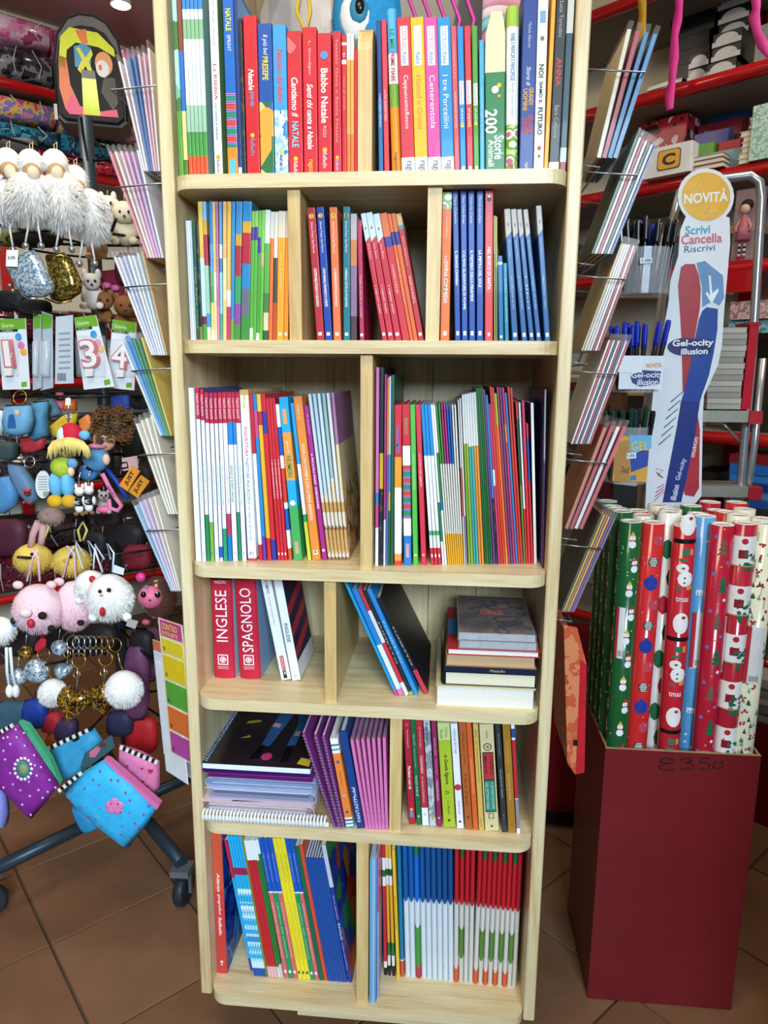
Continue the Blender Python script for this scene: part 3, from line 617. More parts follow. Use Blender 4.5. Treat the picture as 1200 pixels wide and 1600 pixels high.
# ---- third shelf
c = Comp('third shelf left box', 2, -IN, DV[3][0], (306, 877), (546, 875), group='books on the third shelf', tf=.87)
c.b(306, 315.5, 293, 606, 'e4e4e0', 'blank thick white book', kind='paper', dep=.2)
ser = [(316, 322.5, 304.5, 606), (323, 329, 311, 608), (329.3, 335.8, 317, 613), (336.2, 342.8, 323.3, 614), (343.2, 349, 330, 614), (349.4, 356, 337, 613.5), (356.4, 363.5, 343.5, 613.5), (364, 372.5, 350.5, 613.5), (373, 378, 361, 613.5), (378.4, 386, 366.5, 613.5)]
tits = ['A MIO PRIMO QUADERNO', 'SCRIVERE I SUONI', 'QUADERNO DI ITALIANO', 'ESERCIZI DI SILLABE', 'GIOCHI CON LE LETTERE', 'GIOCHIAMO CON I NUMERI', 'QUADERNO DI NUMERI', 'LEGGO E SCRIVO FACILE', 'PAROLE DIVERSE IN CORSO', 'GIOCHIAMO IN LETTURA']
for i, (a, e_, t_, yt) in enumerate(ser):
    lower = ['f2f6f8', '2a8a4a:.28,f2f6f8', '7ab040:.24,f2f6f8', 'f2f6f8', 'e8ecf0:.02,1f5fb8:.07,f2f6f8', '2f9a68:.20,f2f6f8', '1a78b8:.16,c03858:.13,f2f6f8', 'f2f6f8', '2a8a5a:.3,f2f6f8', 'f2f6f8'][i]
    up = ',2a86d8:.13,c82440:.17' if i in (7, 8) else ',c82440:.175'
    c.b(a, e_, t_, yt, lower+up, 'white workbook with red top' if i not in (7, 8) else 'white workbook with blue and red top', [('TANTI INVITI', .03, .15, .55, 'f8e8ec', 'i'), (tits[i], .42, .66 if i != 7 else .64, .38 if i != 7 else .55, ['3a70b0', '2a9a5a', 'c04868', '3a9a8a'][i % 4] if i != 7 else '3f7a30', 'b' if i == 7 else ''), ('a', .945, .96, .4, '3060a0', 'h')], kind='paper', dep=.2, cover='4a5a98')
c.b(387.5, 402.5, 372, 609, 'c83444:.015,f4f6f6:.855,f2eccc:.10,d8a868:.03', 'thick white workbook with red foot and lettering', [('PreSCRITTURA', .21, .38, .36, 'c8547a', 'b'), ('PreLETTURA', .39, .51, .36, '7a8ab8', 'b'), ('PreCALCOLO', .52, .66, .36, '2f9a9a', 'b'), ('un diario di bordo', .67, .88, .3, '6a7aa8', 'i'), ('Giulia Lattuga', .03, .10, .26, '8a8a50'), ('EI', .945, .965, .45, '2a50a0', 'h')], kind='paper', dep=.21)
c.b(405, 411, 388.5, 615, 'c82436:.1,f0f0f0:.55,c82436:.2,c82436', 'thin red and white workbook', kind='paper', dep=.2)
c.b(411.3, 417, 393, 615.5, '6a3a98:.15,2a88c8:.60,c8508a:.15,2a80c8:.10', 'thin blue and magenta workbook', kind='paper', dep=.2)
c.b(418, 425, 399, 616, 'c83030:.14,e8b030:.68,c83030:.08,e8c040:.10', 'thin yellow workbook with red foot', kind='paper', dep=.2)
c.b(425.3, 433, 404.5, 616, '3a3898:.13,d02c34:.64,2f3f98:.13,d02c34:.10', 'thin red workbook with blue ends', kind='paper', dep=.2)
c.run(434.3, 450, 411.5, 429, 622, 622, ['d02c38', 'd02c38', 'd02c38'], 'thin all-red workbook', [[('IL MIO GRANDE QUADERNO MAGICO', .37, .61, .4, 'f8e4e4', 'b'), ('', .95, .965, .45, 'f8e8e8', '#')]], kind='paper', dep=.19)
c.b(451, 457, 430, 632, 'c85a3a:.08,f0f0f0:.12,2a5ab0:.14,f0f0f0:.04,d8402c:.22,f0f0f0:.08,2058b0:.18,f0ece8:.14', 'thin white-blue-red patched booklet', kind='paper', dep=.18)
c.b(459, 474.5, 434.7, 621, '4aa85c:.34,28a8dc:.16,ec9a48:.29,28a8dc:.21', 'cyan, orange and green counting book', [('NUMERI', .35, .48, .55, '3f8a38', 'b'), ('giochi', .26, .34, .3, 'f4e8d8', 'i'), ('', .07, .16, .42, 'f0a050', '#'), ('', .62, .66, .62, 'f4f8f8', 'o'), ('', .88, .96, .4, 'c8a080', '#')], kind='hard', dep=.19)
c.b(481, 487, 453, 630, 'c8d040:.25,2a9a50:.05,f0f4f4:.32,2a9ad8:.38', 'thin cyan and lime booklet', kind='paper', dep=.18)
c.b(488, 503, 456, 620, 'ea8a3a', 'orange counting book with white lettering', [('GIOCA CON I NUMERI E CON LE PRIME ADDIZIONI', .28, .75, .36, 'f8f4ec'), ('Gioca tu', .05, .14, .34, 'f4d4a8', 'i'), ('', .94, .965, .5, 'f4f4f0', '#'), ('', .945, .955, .3, '2a60b0', 'o')], kind='paper', dep=.19)
c.b(504, 512, 474.3, 634, 'a82a88', 'slim magenta drawing book', [('A PICCOLI PASSI', .3, .5, .4, 'f4e0f0', 'b'), ('DISEGNARE', .52, .66, .45, 'f4e0f0', 'b'), ('A piccoli', .05, .18, .4, 'e0b0d4', 'i'), ('', .92, .95, .6, 'f4f0f4', 'o')], kind='paper', dep=.18)
c.run(512.8, 546.5, 481, 524, 616, 614, ['~toy:.42,c4d4dc:.58', '~toy:.40,b8ccd8:.60', '~toy:.45,c8d8e0:.55', '~toy:.5,9ab8b8:.50', '~toy:.4,dcd8d4:.60', '~toy:.45,d8cca0:.25,a8749c:.30'], 'thin pale storybook with tan drawings', kind='paper', dep=.18)
c.finish()
c = Comp('third shelf right box', 2, DV[3][1], IN, (586, 884), (840, 881), group='books on the third shelf', tf=.87)
c.b(586, 591.5, 586, 574, 'e8e4e4:.2,c8488c:.12,3a80b8:.06,d070ac:.62', 'tall thin pink magazine', kind='paper', dep=.22)
c.b(592, 598.5, 592, 574, '~dark:.4,c8a828:.18,20242c:.42', 'tall thin black and yellow magazine', kind='paper', dep=.22)
c.b(599, 602.5, 598.5, 585, 'd8d8d4:.25,a83a78:.75', 'tall thin magenta magazine', kind='paper', dep=.22)
c.b(603, 606, 602, 590, '5a6ab8:.35,8a4a98:.25,e0802c:.4', 'tall thin orange-violet magazine', kind='paper', dep=.21)
c.b(606.3, 609.5, 604.5, 588, '2a6a4a:.3,c8b040:.1,3a90c0:.2,c4ccd4:.4', 'tall thin pale blue magazine', kind='paper', dep=.21)
c.b(610, 615.5, 607.5, 586, '2f5a3a:.5,1a5a44:.5', 'tall dark-green magazine', kind='paper', dep=.22, cover='1a5a48')
c.b(616.5, 629, 608.5, 633, 'd83a34:.03,ec9a40:.045,f0f2f4:.42,ec9a30:.19,d02838:.315', 'red, orange and white colouring book', [('ColoriAMO!', .12, .29, .5, '3a80d0', 'b')], kind='hard', dep=.19)
c.b(631.5, 645, 623, 632, '2a7ac8:.19,f4f4f4:.11,~rain:.33,f4f4f4:.12,d02838:.25', 'colouring book with rainbow pencil stripes', [('GIOCO', .08, .18, .45, '58b060', 'b'), ('', .86, .95, .45, 'c0a0a0', '#')], kind='hard', dep=.19)
c.b(646, 655, 637, 632.5, '58b848', 'bright green activity book', [('GIOCA CON LE VOCALI', .3, .52, .3, 'd8f0d0'), ('', .92, .95, .5, 'f0e0a0', 'o')], kind='hard', dep=.18)
c.b(659, 668, 646.5, 632.5, 'd8364a', 'rose-red activity book', [('LA SCUOLA DEI LABIRINTI', .3, .5, .36, 'f8dce0'), ('', .92, .95, .5, 'f0c0a0', 'o')], kind='hard', dep=.18)
c.run(674, 691.5, 656, 673, 632.5, 632.5, ['c83040:.11,dfeae4:.08,58a878:.03,eef0f2:.47,1f8ad0:.31']*3, 'workbook, blue top and red foot', [[('', .93, .95, .4, 'f8e8e8', '#')]], kind='paper', dep=.17)
c.run(692, 700, 673.5, 681, 632.5, 633, ['f0f0ee:.15,2a7a48:.25,e8e8e4', 'ecece8:.35,2a70b0:.06,2f7a40:.3,e8e8e4'], 'thin white and green booklet', kind='paper', dep=.17)
tc = ['3f8a34', '4a9038', 'a82a74', 'b43080', '1a5ab0', '1a5ab4', 'd8d4c8', 'e0dccf']
c.run(700.5, 726, 681.5, 715, 632.5, 632.5, ['e8a828:.20,dcd8cc:.44,'+k+':.36' for k in tc], 'thin %-topped exercise book', kind='paper', dep=.17)
c.run(726.5, 732, 716, 722, 625, 620, ['c8c4c0:.3,b85a48:.3,c8ccd0:.4', '8a7aa0:.3,e0d8cc:.7'], 'thin off-white booklet', kind='paper', dep=.17)
lc = ['7aa030:.72,dcdad4:.28', '8aa838:.72,dcdad4:.28', '3a9a98:.70,e0deda:.30', '4aa4a0:.70,dcdad4:.30', 'd8842c:.70,dcdad4:.30', 'e08c30:.70,d8d6d0:.30']
c.run(733, 758.5, 722.5, 735, 617, 613, lc, 'thin exercise book with curling white top', kind='paper', dep=.17)
c.run(759, 772, 736.5, 752, 608, 607, ['22602f', '2a6a36', '1f5a2c', '2a6838'], 'tall dark-green workbook', kind='paper', dep=.19)
mx = [('6a3a80', 610), ('~dark:.4,3a78b8:.6', 618), ('c83a6a:.5,dcdcdc:.1,b83a60', 632), ('d03a30', 605), ('d4442c', 606), ('c89a30:.1,e8702c:.72,a8c030:.18', 615), ('9a3a58', 605), ('6a4070', 606), ('c0306a:.7,d88030:.1,c0306a', 606), ('3a7ab0', 614), ('c83a34', 605), ('d03a2c', 606)]
for i, (sp, yt) in enumerate(mx):
    a = 772.5+i*(820-772.5)/12; t_ = 752+i*(803-752)/12
    c.b(a, a+3.7, t_, yt, sp, 'thin %s workbook'.replace('%s', cname(sp.split(',')[-1].partition(':')[0]) if sp[-3] != '~' else 'dark'), kind='paper', dep=.19)
c.b(820.3, 823.5, 807.5, 629, '5a8a3a:.5,3a4a28:.4,c84438:.1', 'thin green-black booklet', kind='paper', dep=.18)
c.b(823.8, 827, 812, 629, 'c83434:.35,e0e0e0:.65', 'thin white and red booklet', kind='paper', dep=.18)
c.b(827.3, 832, 817, 626, 'd42c34:.7,c83a60:.3', 'slim red workbook', kind='paper', dep=.18)
c.b(832.3, 835.8, 824, 662, 'd02a34:.6,2a4a98:.3,d02a34:.1', 'short red and blue booklet', kind='paper', dep=.18)
c.b(836.3, 841.5, 831, 630, 'ece8e0', 'slim white book with blue cover', kind='paper', dep=.18, cover='3a6a98')
c.b(849, 852, 853, 609, '4a3068:.62,8a8a94:.38', 'dark violet magazine', [('MITO', .3, .4, .6, 'c8b8e0')], kind='paper', dep=.2, cover='4a3060', yb=888)
c.finish()
# ---- fourth shelf
c = Comp('fourth shelf left box', 3, -IN, DV[4][0], (333, 1060), (470, 1064), group='books on the fourth shelf')
ing = lambda tit, a, b_: [(tit, a, b_, .52, 'f8f0f2', 'u'), ('', .765, .865, .48, 'f4e4e8', '#'), ('', .775, .855, .38, 'b8203c', '#'), ('', .79, .84, .30, 'f4e4e8', 'o'), ('G', .795, .835, .20, 'b8203c', 'h'), ('GARZANTI', .878, .89, .5, 'f4e4e8', 'h'), ('LINGUISTICA', .896, .906, .5, 'f4e4e8', 'h')]
c.b(333, 366.5, 325, 897, 'c0203c:.945,2a1a24:.055', 'thick red dictionary lettered INGLESE', ing('INGLESE', .15, .64)+[('HAZON', .055, .085, .5, 'f8f4f4', 'h')], kind='round', dep=.15, cover='d0d4dc')
c.b(374, 407, 364, 897, 'c0203c:.945,2a1a24:.055', 'thick red dictionary lettered SPAGNOLO', ing('SPAGNOLO', .13, .74), kind='round', dep=.15, cover='8aa8c8')
c.b(439.5, 455, 407, 905, 'eef2f2', 'leaning white paperback with red and black tags', [('', .76, .90, .4, 'c83444', '#'), ('ZANICHELLI', .77, .89, .24, 'f4e4e4'), ('', .905, .985, .36, '1c1c1e', '#'), ('PP', .92, .95, .25, 'f4f4f4'), ('Dizionario del lessico latino', .18, .45, .2, '7a8a8a'), ('IL CIMENTO', .02, .15, .26, '2a2a2c', 'b')], kind='paper', dep=.14)
c.b(456.5, 470, 426.5, 906, 'f0f4f4', 'leaning white dictionary with slanted red-navy cover', [('INGLESE', .43, .62, .42, '1f4a5a', 'b'), ('6-1', .93, .97, .3, '3a3a3c', 'h')], kind='paper', dep=.12, cover='20204a')
c.finish()
o = ALLB[-1]; e = c.L[-1]; b = MB(); X = e['t']+0.0004     # slanted red stripes and white foot on the dictionary's cover
def cov(y0, y1, z0, z1, sl, mi): b.add([(X, y0, z0), (X, y1, z0+sl), (X, y1, z1+sl), (X, y0, z1)], [(0, 1, 2, 3)], mi)
H = e['h']; cov(.002, .118, .02, .045, .04, 1) if 0 else None
b.add([(X-.0002, .001, .001), (X-.0002, .118, .001), (X-.0002, .118, .03), (X-.0002, .001, .03)], [(0, 1, 2, 3)], 0)
for k in range(3): cov(.004, .116, .035+.036*k, .052+.036*k, .02, 1)
b.build('cover_print', [mat('eef0f2', .4), mat('b8283c', .4)], o)
c = Comp('fourth shelf right box', 3, DV[4][1], 0.12, (618, 1088), (672, 1085), group='comics on the fourth shelf')
for (a, e_, t_, yt, sp, ds) in ((618, 622.7, 537, 909, 'c85098:.05,1f9ad4:.95', 'leaning cyan comic'), (623.5, 632, 549.5, 922, 'd87ab0:.06,dfe6ec:.42,2a80c8:.52', 'leaning blue and white comic'), (633, 639.5, 556, 923, 'e4e4e8:.12,d03440:.38,dcdce4:.30,c83848:.20', 'leaning red and white comic'), (640, 646.5, 560, 926, '8ab83a:.03,28282c:.9', 'leaning black comic'), (647, 655, 568, 924, '2a8ad0', 'leaning bright blue comic'), (663, 671, 583, 938, 'c8344a:.25,1e2028:.75', 'leaning dark magazine with red foot')):
    c.b(a, e_, t_, yt, sp, ds, [('FUMETTO', .3, .7, .3, 'c8c8d0')] if a > 635 else None, kind='paper', dep=.2, cover='1c1a20' if a > 660 else None, name='comic_book', cat='comic')
c.finish()
# ---- fifth shelf
c = Comp('fifth shelf left box', 4, -0.105, DV[5][0], (521, 1294), (607, 1297), group='notebooks on the fifth shelf')
for i, (a, e_, t_) in enumerate(((522, 526, 472), (529, 534, 490), (535, 539.5, 503))):
    c.b(a, e_, t_, 1146+2*i, '8a3a8a', 'leaning purple spiral notebook', kind='paper', dep=.2, name='spiral_notebook', cat='notebook')
SPN = (len(c.L)-3, len(c.L))
c.b(541, 553.5, 515, 1155, '38a0b0:.02,f0f0f0:.02,38a0b0:.02,f0f0f0:.02,5a4a8a:.02,f0f0f0:.02,e8843a:.72,f0f0f0:.03,38a0a8:.02,f0f0f0:.03,6a5aa0:.02,f0f0f0:.06', 'leaning orange diary with striped ends', [('Fantasy', .36, .52, .4, 'c04a38', 'i'), ('', .24, .27, .4, '3a5a8a', 'o'), ('', .80, .83, .4, '3a5a8a', 'o'), ('', .6, .66, .4, 'b8b4a8', 'o')], kind='hard', dep=.15, name='diary', cat='diary')
c.b(558, 570, 529, 1144, '1f3f80', 'leaning navy binder with white lettering', [('FANTASYModel', .57, .93, .45, 'eef0f6', 'u')], kind='hard', dep=.2, name='album', cat='album')
c.run(571, 607, 547, 606, 1157, 1152, ['d878b0']*7, 'pink dotted notebook', kind='paper', dep=.16, name='notebook', cat='notebook')
for k in range(len(c.L)-7, len(c.L)): c.L[k]['spec'] = '~pinkdot'; c.L[k]['page'] = mat('8a8a90', .8)
c.finish()
for e, o in zip(c.L[SPN[0]:SPN[1]], ALLB[-len(c.L):][SPN[0]:SPN[1]]):       # wire spirals along the spines
    b = MB(); n = int(e['h']/0.0055)
    for k in range(n):
        z = 0.004+k*0.0055; q = [(e['t']/2+e['t']*0.62*math.cos(2*PI*j/8), -0.001+e['t']*0.62*math.sin(2*PI*j/8), z) for j in range(8)]
        b.tube(q, 0.0007, 3, 0, None, True)
    b.build('spiral', mat('b8b8c0', .3, .8), o)
c = Comp('fifth shelf right box', 4, DV[5][1], IN, (639, 1288), (814, 1303.5), group='novels on the fifth shelf', tf=.95)
nv = [(639, 650, 629.5, 1124, 'b02436', 'red novel with white handwriting', [('Nonna bugiarda', .1, .27, .26, 'f0d0d4'), ('Parlami con tè', .44, .66, .42, 'f8e8ec', 'b'), ('', .04, .06, .5, 'd84a40', 'o'), ('', .84, .87, .5, 'f0b080', 'o'), ('', .875, .93, .5, '5a90c8', '#')]),
 (651, 659.5, 640.8, 1125, '1c6a40', 'dark green novel', [('CARLA COSTE', .13, .24, .26, 'c8dcd0'), ('Gabriele Castellano', .26, .45, .26, '9ac4a8'), ('VIOLET & BLUE', .52, .72, .36, 'e0ece4'), ('', .9, .93, .4, 'd8e4dc', 'o')]),
 (660, 670.8, 649, 1125, 'e8ecf0:.17,b83040:.83', 'crimson novel with white foot', [('M. Paola Gongari', .07, .26, .26, 'f0ccd0'), ('TASSONARIA', .33, .50, .34, 'f8e8e8'), ('La corona di lambrusco', .53, .78, .28, 'f0ccd0', 'i'), ('GR', .88, .9, .4, '7a98b8', 'h')]),
 (671.5, 682, 661, 1125, '~grey', 'silver-grey novel with navy lettering', [('Rosa Greca', .03, .2, .45, '3a4a7a', 'b'), ('Il piccolo mondo', .52, .74, .4, '5a6a9a', 'i'), ('', .89, .92, .5, 'c8a050', 'o')]),
 (683, 691, 673.5, 1126, '982a5c', 'plum novel', [('VIRGINIA GALLI', .15, .32, .26, 'e8c0d4'), ('Piccolo dirge', .36, .50, .26, 'e0b0c8'), ('I MALINOGLIA', .55, .75, .34, 'f0dce8'), ('', .9, .93, .4, 'e8c8d8', 'o')]),
 (693, 713, 683, 1130, 'acc032:.84,c8d888:.16', 'wide lime-green novel with black handwriting', [('Chicca', .04, .13, .24, '4a5a28', 'R'), ('Marziali', .06, .145, .24, '4a5a28', 'L'), ('la Gentile Signora', .30, .58, .36, '2a3018', 'ib'), ('Δ', .64, .68, .3, '3a4420'), ('il c Bayer', .74, .88, .2, '3a4420'), ('', .92, .945, .22, '202418', 'o')]),
 (714, 725.5, 703.5, 1131, 'ecebf0', 'white novel with red disc', [('NODI AL PETTINE', .05, .28, .3, '4a4a54'), ('', .57, .63, 1.0, 'c03440', 'o'), ('MARIE-AUDE', .73, .86, .24, '5a5a64'), ('', .92, .945, .35, '26262a', 'o')]),
 (727, 739, 716, 1126, 'b4602c', 'rust-brown novel', [('Storie degli animali', .1, .4, .26, '5a2c14'), ('Il libro di latte', .48, .78, .4, '6a3418', 'i'), ('', .03, .06, .5, 'd84a38', 'o'), ('', .87, .9, .4, '7a3c1c', 'o')]),
 (739.5, 748, 728, 1127, 'e0642c', 'orange novel', [('UNA STORIA QUALSIASI DI FAMIGLIA', .34, .66, .28, 'f4c8a8')]),
 (748.6, 757.3, 738.5, 1131, 'd8b45c', 'mustard novel', [('RITI', .06, .12, .36, '4a3a18'), ('MIO GRANDE LAMPO STAGNATO', .16, .55, .32, '7a6028'), ('Feltrinelli', .88, .97, .26, '6a5424')]),
 (758, 781, 748.5, 1132, 'dccb98', 'thick cream novel with ornamental red and green cartouche', [('VIRGILIANI', .06, .13, .14, '4a4030'), ('', .20, .215, .60, '26241c', 'o'), ('', .20, .215, .46, 'dccb98', 'o'), ('', .20, .215, .26, '8a7a58', 'o'), ('', .255, .82, .78, '26241c', '#'), ('', .265, .51, .68, 'b8343a', '#'), ('', .52, .81, .68, '2a8a70', '#'), ('IL CASTELLO', .29, .46, .2, '2a1a1a', 'Rb'), ('MERCATO', .29, .46, .2, '2a1a1a', 'Lb'), ('IL SECONDO CAVALIERE', .54, .79, .2, 'c8dccc', 'R'), ('DEL SETTIMO MARE', .54, .79, .2, 'c8dccc', 'L'), ('', .83, .88, .36, '26241c', '#'), ('', .835, .875, .26, 'dccb98', '#'), ('', .945, .96, .16, '26241c', 'o')]),
 (784.6, 793.6, 773, 1129, '34383a', 'charcoal novel', [('Gian Carlo Capasso', .1, .3, .24, 'b0b4b8'), ('Carosello di San Gennaro', .42, .68, .26, 'c8ccd0'), ('◊ ◊', .83, .88, .2, 'a8acb0')]),
 (794.3, 807, 784.5, 1129, 'a8782a', 'ochre novel', [('Emma Orczy Florio', .16, .38, .22, 'd8b870'), ('Il tutore di Sicilia', .46, .7, .26, 'e0c488', 'i'), ('N', .92, .94, .26, '6a4818', 'h')]),
 (807.5, 813.5, 798, 1130, 'eeeeee:.05,9a8a98:.27,d0d0d4:.01,c02c38:.53,f0f0f0:.02,2a50a0:.08,f0f0f0:.05', 'thin red, white and blue novel', None)]
for (a, e_, t_, yt, sp, ds, tx) in nv: c.b(a, e_, t_, yt, sp, ds, tx, kind='paper', dep=.14, name='novel')
c.finish()
# ---- bottom shelf
c = Comp('bottom shelf left box', 5, -IN, DV[6][0], (340, 1521), (551, 1536), group='schoolbooks on the bottom shelf')
c.b(340, 355, 327.5, 1300, 'd0403c:.6,d4563c:.4', 'orange-red school atlas', [('Atlante', .28, .41, .3, 'f8e8e4', 'ib'), ('geografico', .425, .575, .3, 'f8e8e4', 'ib'), ('Raffaello', .59, .72, .32, 'f8e8e4', 'ib'), ('', .905, .92, .3, 'f4e0dc', 'o'), ('', .925, .94, .18, 'f4e0dc', 'o')], kind='hard', dep=.21, cover='~ocean')
chk = '2858a8:.06,d8f0f8:.05,~check:.14,3a98d8:.04,~check:.32,e0f4fa:.02,28b4e4:.10,a82a5a:.05,28b4ec:.22'
c.b(391, 396, 349, 1314, '2a4a9a:.1,2aa8e0:.62,c82c40:.28', 'leaning cyan workbook with red top', kind='paper', dep=.2, yb=1517)
c.run(396.5, 416, 354.5, 377, 1306, 1307, [chk]*5, 'leaning checked cyan workbook', kind='paper', dep=.2)
c.b(416.3, 419, 372, 1306, '8a8a30', 'thin olive booklet', kind='paper', dep=.2)
c.run(419.5, 434, 377, 391, 1314, 1313, ['e8b8bc:.08,c82834:.78,f0f4f4:.14']*3, 'leaning red workbook with white top', kind='paper', dep=.2)
c.run(434.5, 443, 391, 397, 1314, 1311, ['e8d8d4:.08,2a8038:.78,f0f4f4:.14', 'dcc8c8:.1,2a7a34:.8,eef4f0:.1'], 'leaning green workbook', kind='paper', dep=.2)
seq = [('coral', 'd86a68:.62,f0f0f0:.01,1f58b8:.37'), ('green', '129a60:.62,f0f0f0:.01,1f58b8:.37'), ('coral', 'd86a68:.62,f0f0f0:.01,1f58b8:.37'), ('yellow', 'f4e030'), ('yellow', 'f4e030'), ('yellow', 'f4e030'), ('green', '129a60:.62,f0f0f0:.01,1f58b8:.37'), ('coral', 'd86a68:.62,f0f0f0:.01,1f58b8:.37')]
xb = [444.5, 451.7, 459, 466.4, 472.7, 479, 485.5, 492.5, 499.3]; xt = [398, 405, 412, 418, 424, 430, 436, 442]
for i, (nm, sp) in enumerate(seq):
    c.b(xb[i], xb[i+1]-.3, xt[i], 1311, sp, 'leaning %s workbook with blue top' % nm if nm != 'yellow' else 'leaning all-yellow workbook', [('Laboratorio delle competenze', .45, .85, .3, 'f8f0d8' if nm != 'yellow' else '8a8a50'), ('', .94, .96, .5, 'f0f0f4' if nm != 'yellow' else '4a4a6a', '#'), ('Quaderno', .1, .3, .3, 'a8c4e8' if nm != 'yellow' else '6a6a48')], kind='paper', dep=.2)
c.b(499.7, 506, 448, 1324, '0f6a48', 'leaning dark-green booklet', kind='paper', dep=.2)
c.b(506.4, 512.2, 454, 1322, 'd8503a', 'leaning vermilion booklet', kind='paper', dep=.2)
c.run(513, 543, 465, 492, 1342, 1344, ['1f50a0']*7, 'leaning plain blue booklet', kind='paper', dep=.17)
c.b(544, 550.5, 500, 1321, '243a90:.7,c4ccd8:.3', 'leaning indigo test book with grey top', [('INVALSI', .56, .68, .6, '9ad4e8', 'b'), ('Prova nazionale', .36, .53, .4, 'c8a8d8'), ('italiano matematica', .7, .9, .35, 'c8a8d8')], kind='paper', dep=.2, cover='~oval')
c.finish()
c = Comp('bottom shelf right box', 5, DV[6][1], IN, (600, 1524), (806, 1545), group='schoolbooks on the bottom shelf')
c.run(577, 588, 576, 585, 1345, 1340, ['6aa8d8', '8abce4', 'a8cce8', '5a98d0'], 'pale-blue loose leaflet', kind='paper', dep=.2, yb=1567, name='leaflet', cat='leaflet')
c.b(589.2, 591.2, 587, 1330, 'b8b4d8:.6,c86a8a:.4', 'clear pink-tinted sleeve', kind='paper', dep=.2, yb=1562, name='plastic_sleeve', cat='sleeve')
c.b(600, 605, 592.5, 1319, '20201c:.06,e8e4dc:.05,c82c38:.58,f0ece4:.07,2a6a3a:.05,f0ece4:.09,c82c38:.10', 'red exercise book with white patches', kind='paper', dep=.19)
c.b(606.5, 610.5, 600, 1319, '20201c:.08,e8e4dc:.08,2a7a38:.1,e8a830:.44,f0ece4:.07,1f5a2c:.05,f0ece4:.08,e8b038:.10', 'thin yellow exercise book', kind='paper', dep=.19)
c.b(613, 617.5, 606, 1320, '20201c:.08,e8e4dc:.08,2a7a38:.1,e8a830:.44,f0ece4:.07,1f5a2c:.05,f0ece4:.08,e8b038:.10', 'yellow exercise book with green patch', kind='paper', dep=.19)
c.b(620, 624.8, 612, 1328, 'f0c438', 'plain thin yellow booklet', [('Esercizi di matematica', .35, .6, .4, '6a5a28')], kind='paper', dep=.19, yb=1531)
c.b(625.4, 632, 619, 1316, 'd85a38:.12,f0f0f0:.01,1a80b0:.87', 'teal exercise book with orange foot', kind='round', dep=.19)
wh = 'dde6ec'
bl = ['1a60a8', '1a60a8', '1f74d8:.5,2a7a3a', '1a5a9a', '1a5a9a', '1a5a9a', '1a5490', '1a5490', '1a5490']
for i in range(9):
    a = 633+i*8.45; t_ = 627.5+i*8.95
    lo = 'c83048:.10,4a9a3a:.30,%s:.19' % wh if i == 2 else wh+':.59'
    up = '1f6ed0:.33,2a7a3a:.08' if i == 2 else bl[i]+':.41'
    c.b(a, a+8.2, t_, 1315+i*.5, lo+','+up, 'white exercise book with blue top', kind='round', dep=.18, sl=-1.4)
for i in range(13):
    a = 709+i*7.55; t_ = 710+i*8.55; g = i in (1, 5, 7, 9, 11)
    f_ = i in (0, 4, 6, 8, 10)
    lo = ('e0602c:.12,' if f_ else '')+('d8d4c8:.20,5a8a38:.22,dcd8d0' if g else 'dcd8d0')
    nlo = (lo+':%.2f' % (.60-(.12 if f_ else 0)-(.42 if g else 0)))
    c.b(a, a+7.3, t_, 1322+i*1.2, nlo+(',c82430:.34,1f6a38:.06' if g else ',c82430:.40'), 'white exercise book with red top', kind='round', dep=.18, sl=-1.4)
c.finish()

# ------------------------------------------------------------------ lying stacks on the fourth and fifth shelves
def quad_print(mb, pts, z, mi):
    mb.add([(x, y, z) for x, y in pts], [tuple(range(len(pts)))], mi)
Y4 = 0.0
def lying(name, label, cat, px0, px1, h, z, Y, dep, cover, page, spine=None, group=None, board=0.0012):
    """a closed book lying flat, its page edges (or spine) towards the room"""
    a, e = at(px0, 1085 if z > .55 else 1270, Y).x, at(px1, 1085 if z > .55 else 1270, Y).x
    r = thing(name, label, cat, ((a+e)/2, Y+dep/2, z), (0, 0, 0), group); w = (e-a)/2; d = dep/2
    cm = mat(cover, .35, 0, .05, 30, .2)
    b = MB(); b.box((-w, -d, 0), (w, d, board)); b.box((-w, -d, h-board), (w, d, h))
    if spine == 'left':
        n = 8; pts = [(-w-0.006*math.sin(PI*k/n), h/2-h/2*math.cos(PI*k/n)) for k in range(n+1)]+[(-w+.001, h), (-w+.001, 0)]
        b.prism([(x, zz) for x, zz in pts], -d, d, 0, frame((0, 0, 0), (1, 0, 0), (0, 0, 1)))
    elif spine == 'front': b.box((-w, -d-.0012, 0), (w, -d, h))
    else: b.box((-w, d-.0012, 0), (w, d, h))
    b.build('cover', cm, r)
    p = MB(); p.box((-w+.002, -d+(.002 if spine != 'front' else .0005), board), (w-.003, d-.0015, h-board)); p.build('pages', mat(page, .85, 0, .06, 400), r)
    return r, w, d
zs = ZS[3]+.0001; G4 = 'stack of books on the fourth shelf'
lying('book', 'thick white-paged book at the bottom of the fourth-shelf stack', 'book', 681, 837, .033, zs, .0, .20, 'd9cf9e', 'e9e4da', None, G4); zs += .0332
r, w, d = lying('book', 'cream-paged hardback with black rounded spine in the fourth-shelf stack', 'book', 694, 838, .021, zs, .004, .19, '17171c', 'e6dcc0', 'left', G4); zs += .0212
r, w, d = lying('book', 'navy paperback, spine outward, under the brown block in fourth-shelf stack', 'book', 693, 838, .0085, zs, .004, .19, '1c2038', 'd8ccb0', 'front', G4)
b = MB(); put_text(b, 'Mazzullo', frame((.01, -d-.0016, .0045), (1, 0, 0), (0, 0, 1)), .022, .004); b.build('lettering', mat('c8b890', .5), r); zs += .0087
lying('book', 'tan-paged paperback above the navy spine in the fourth-shelf stack', 'book', 695, 836, .0185, zs, .006, .18, 'b08a5c', 'c8a47a', None, G4); zs += .0187
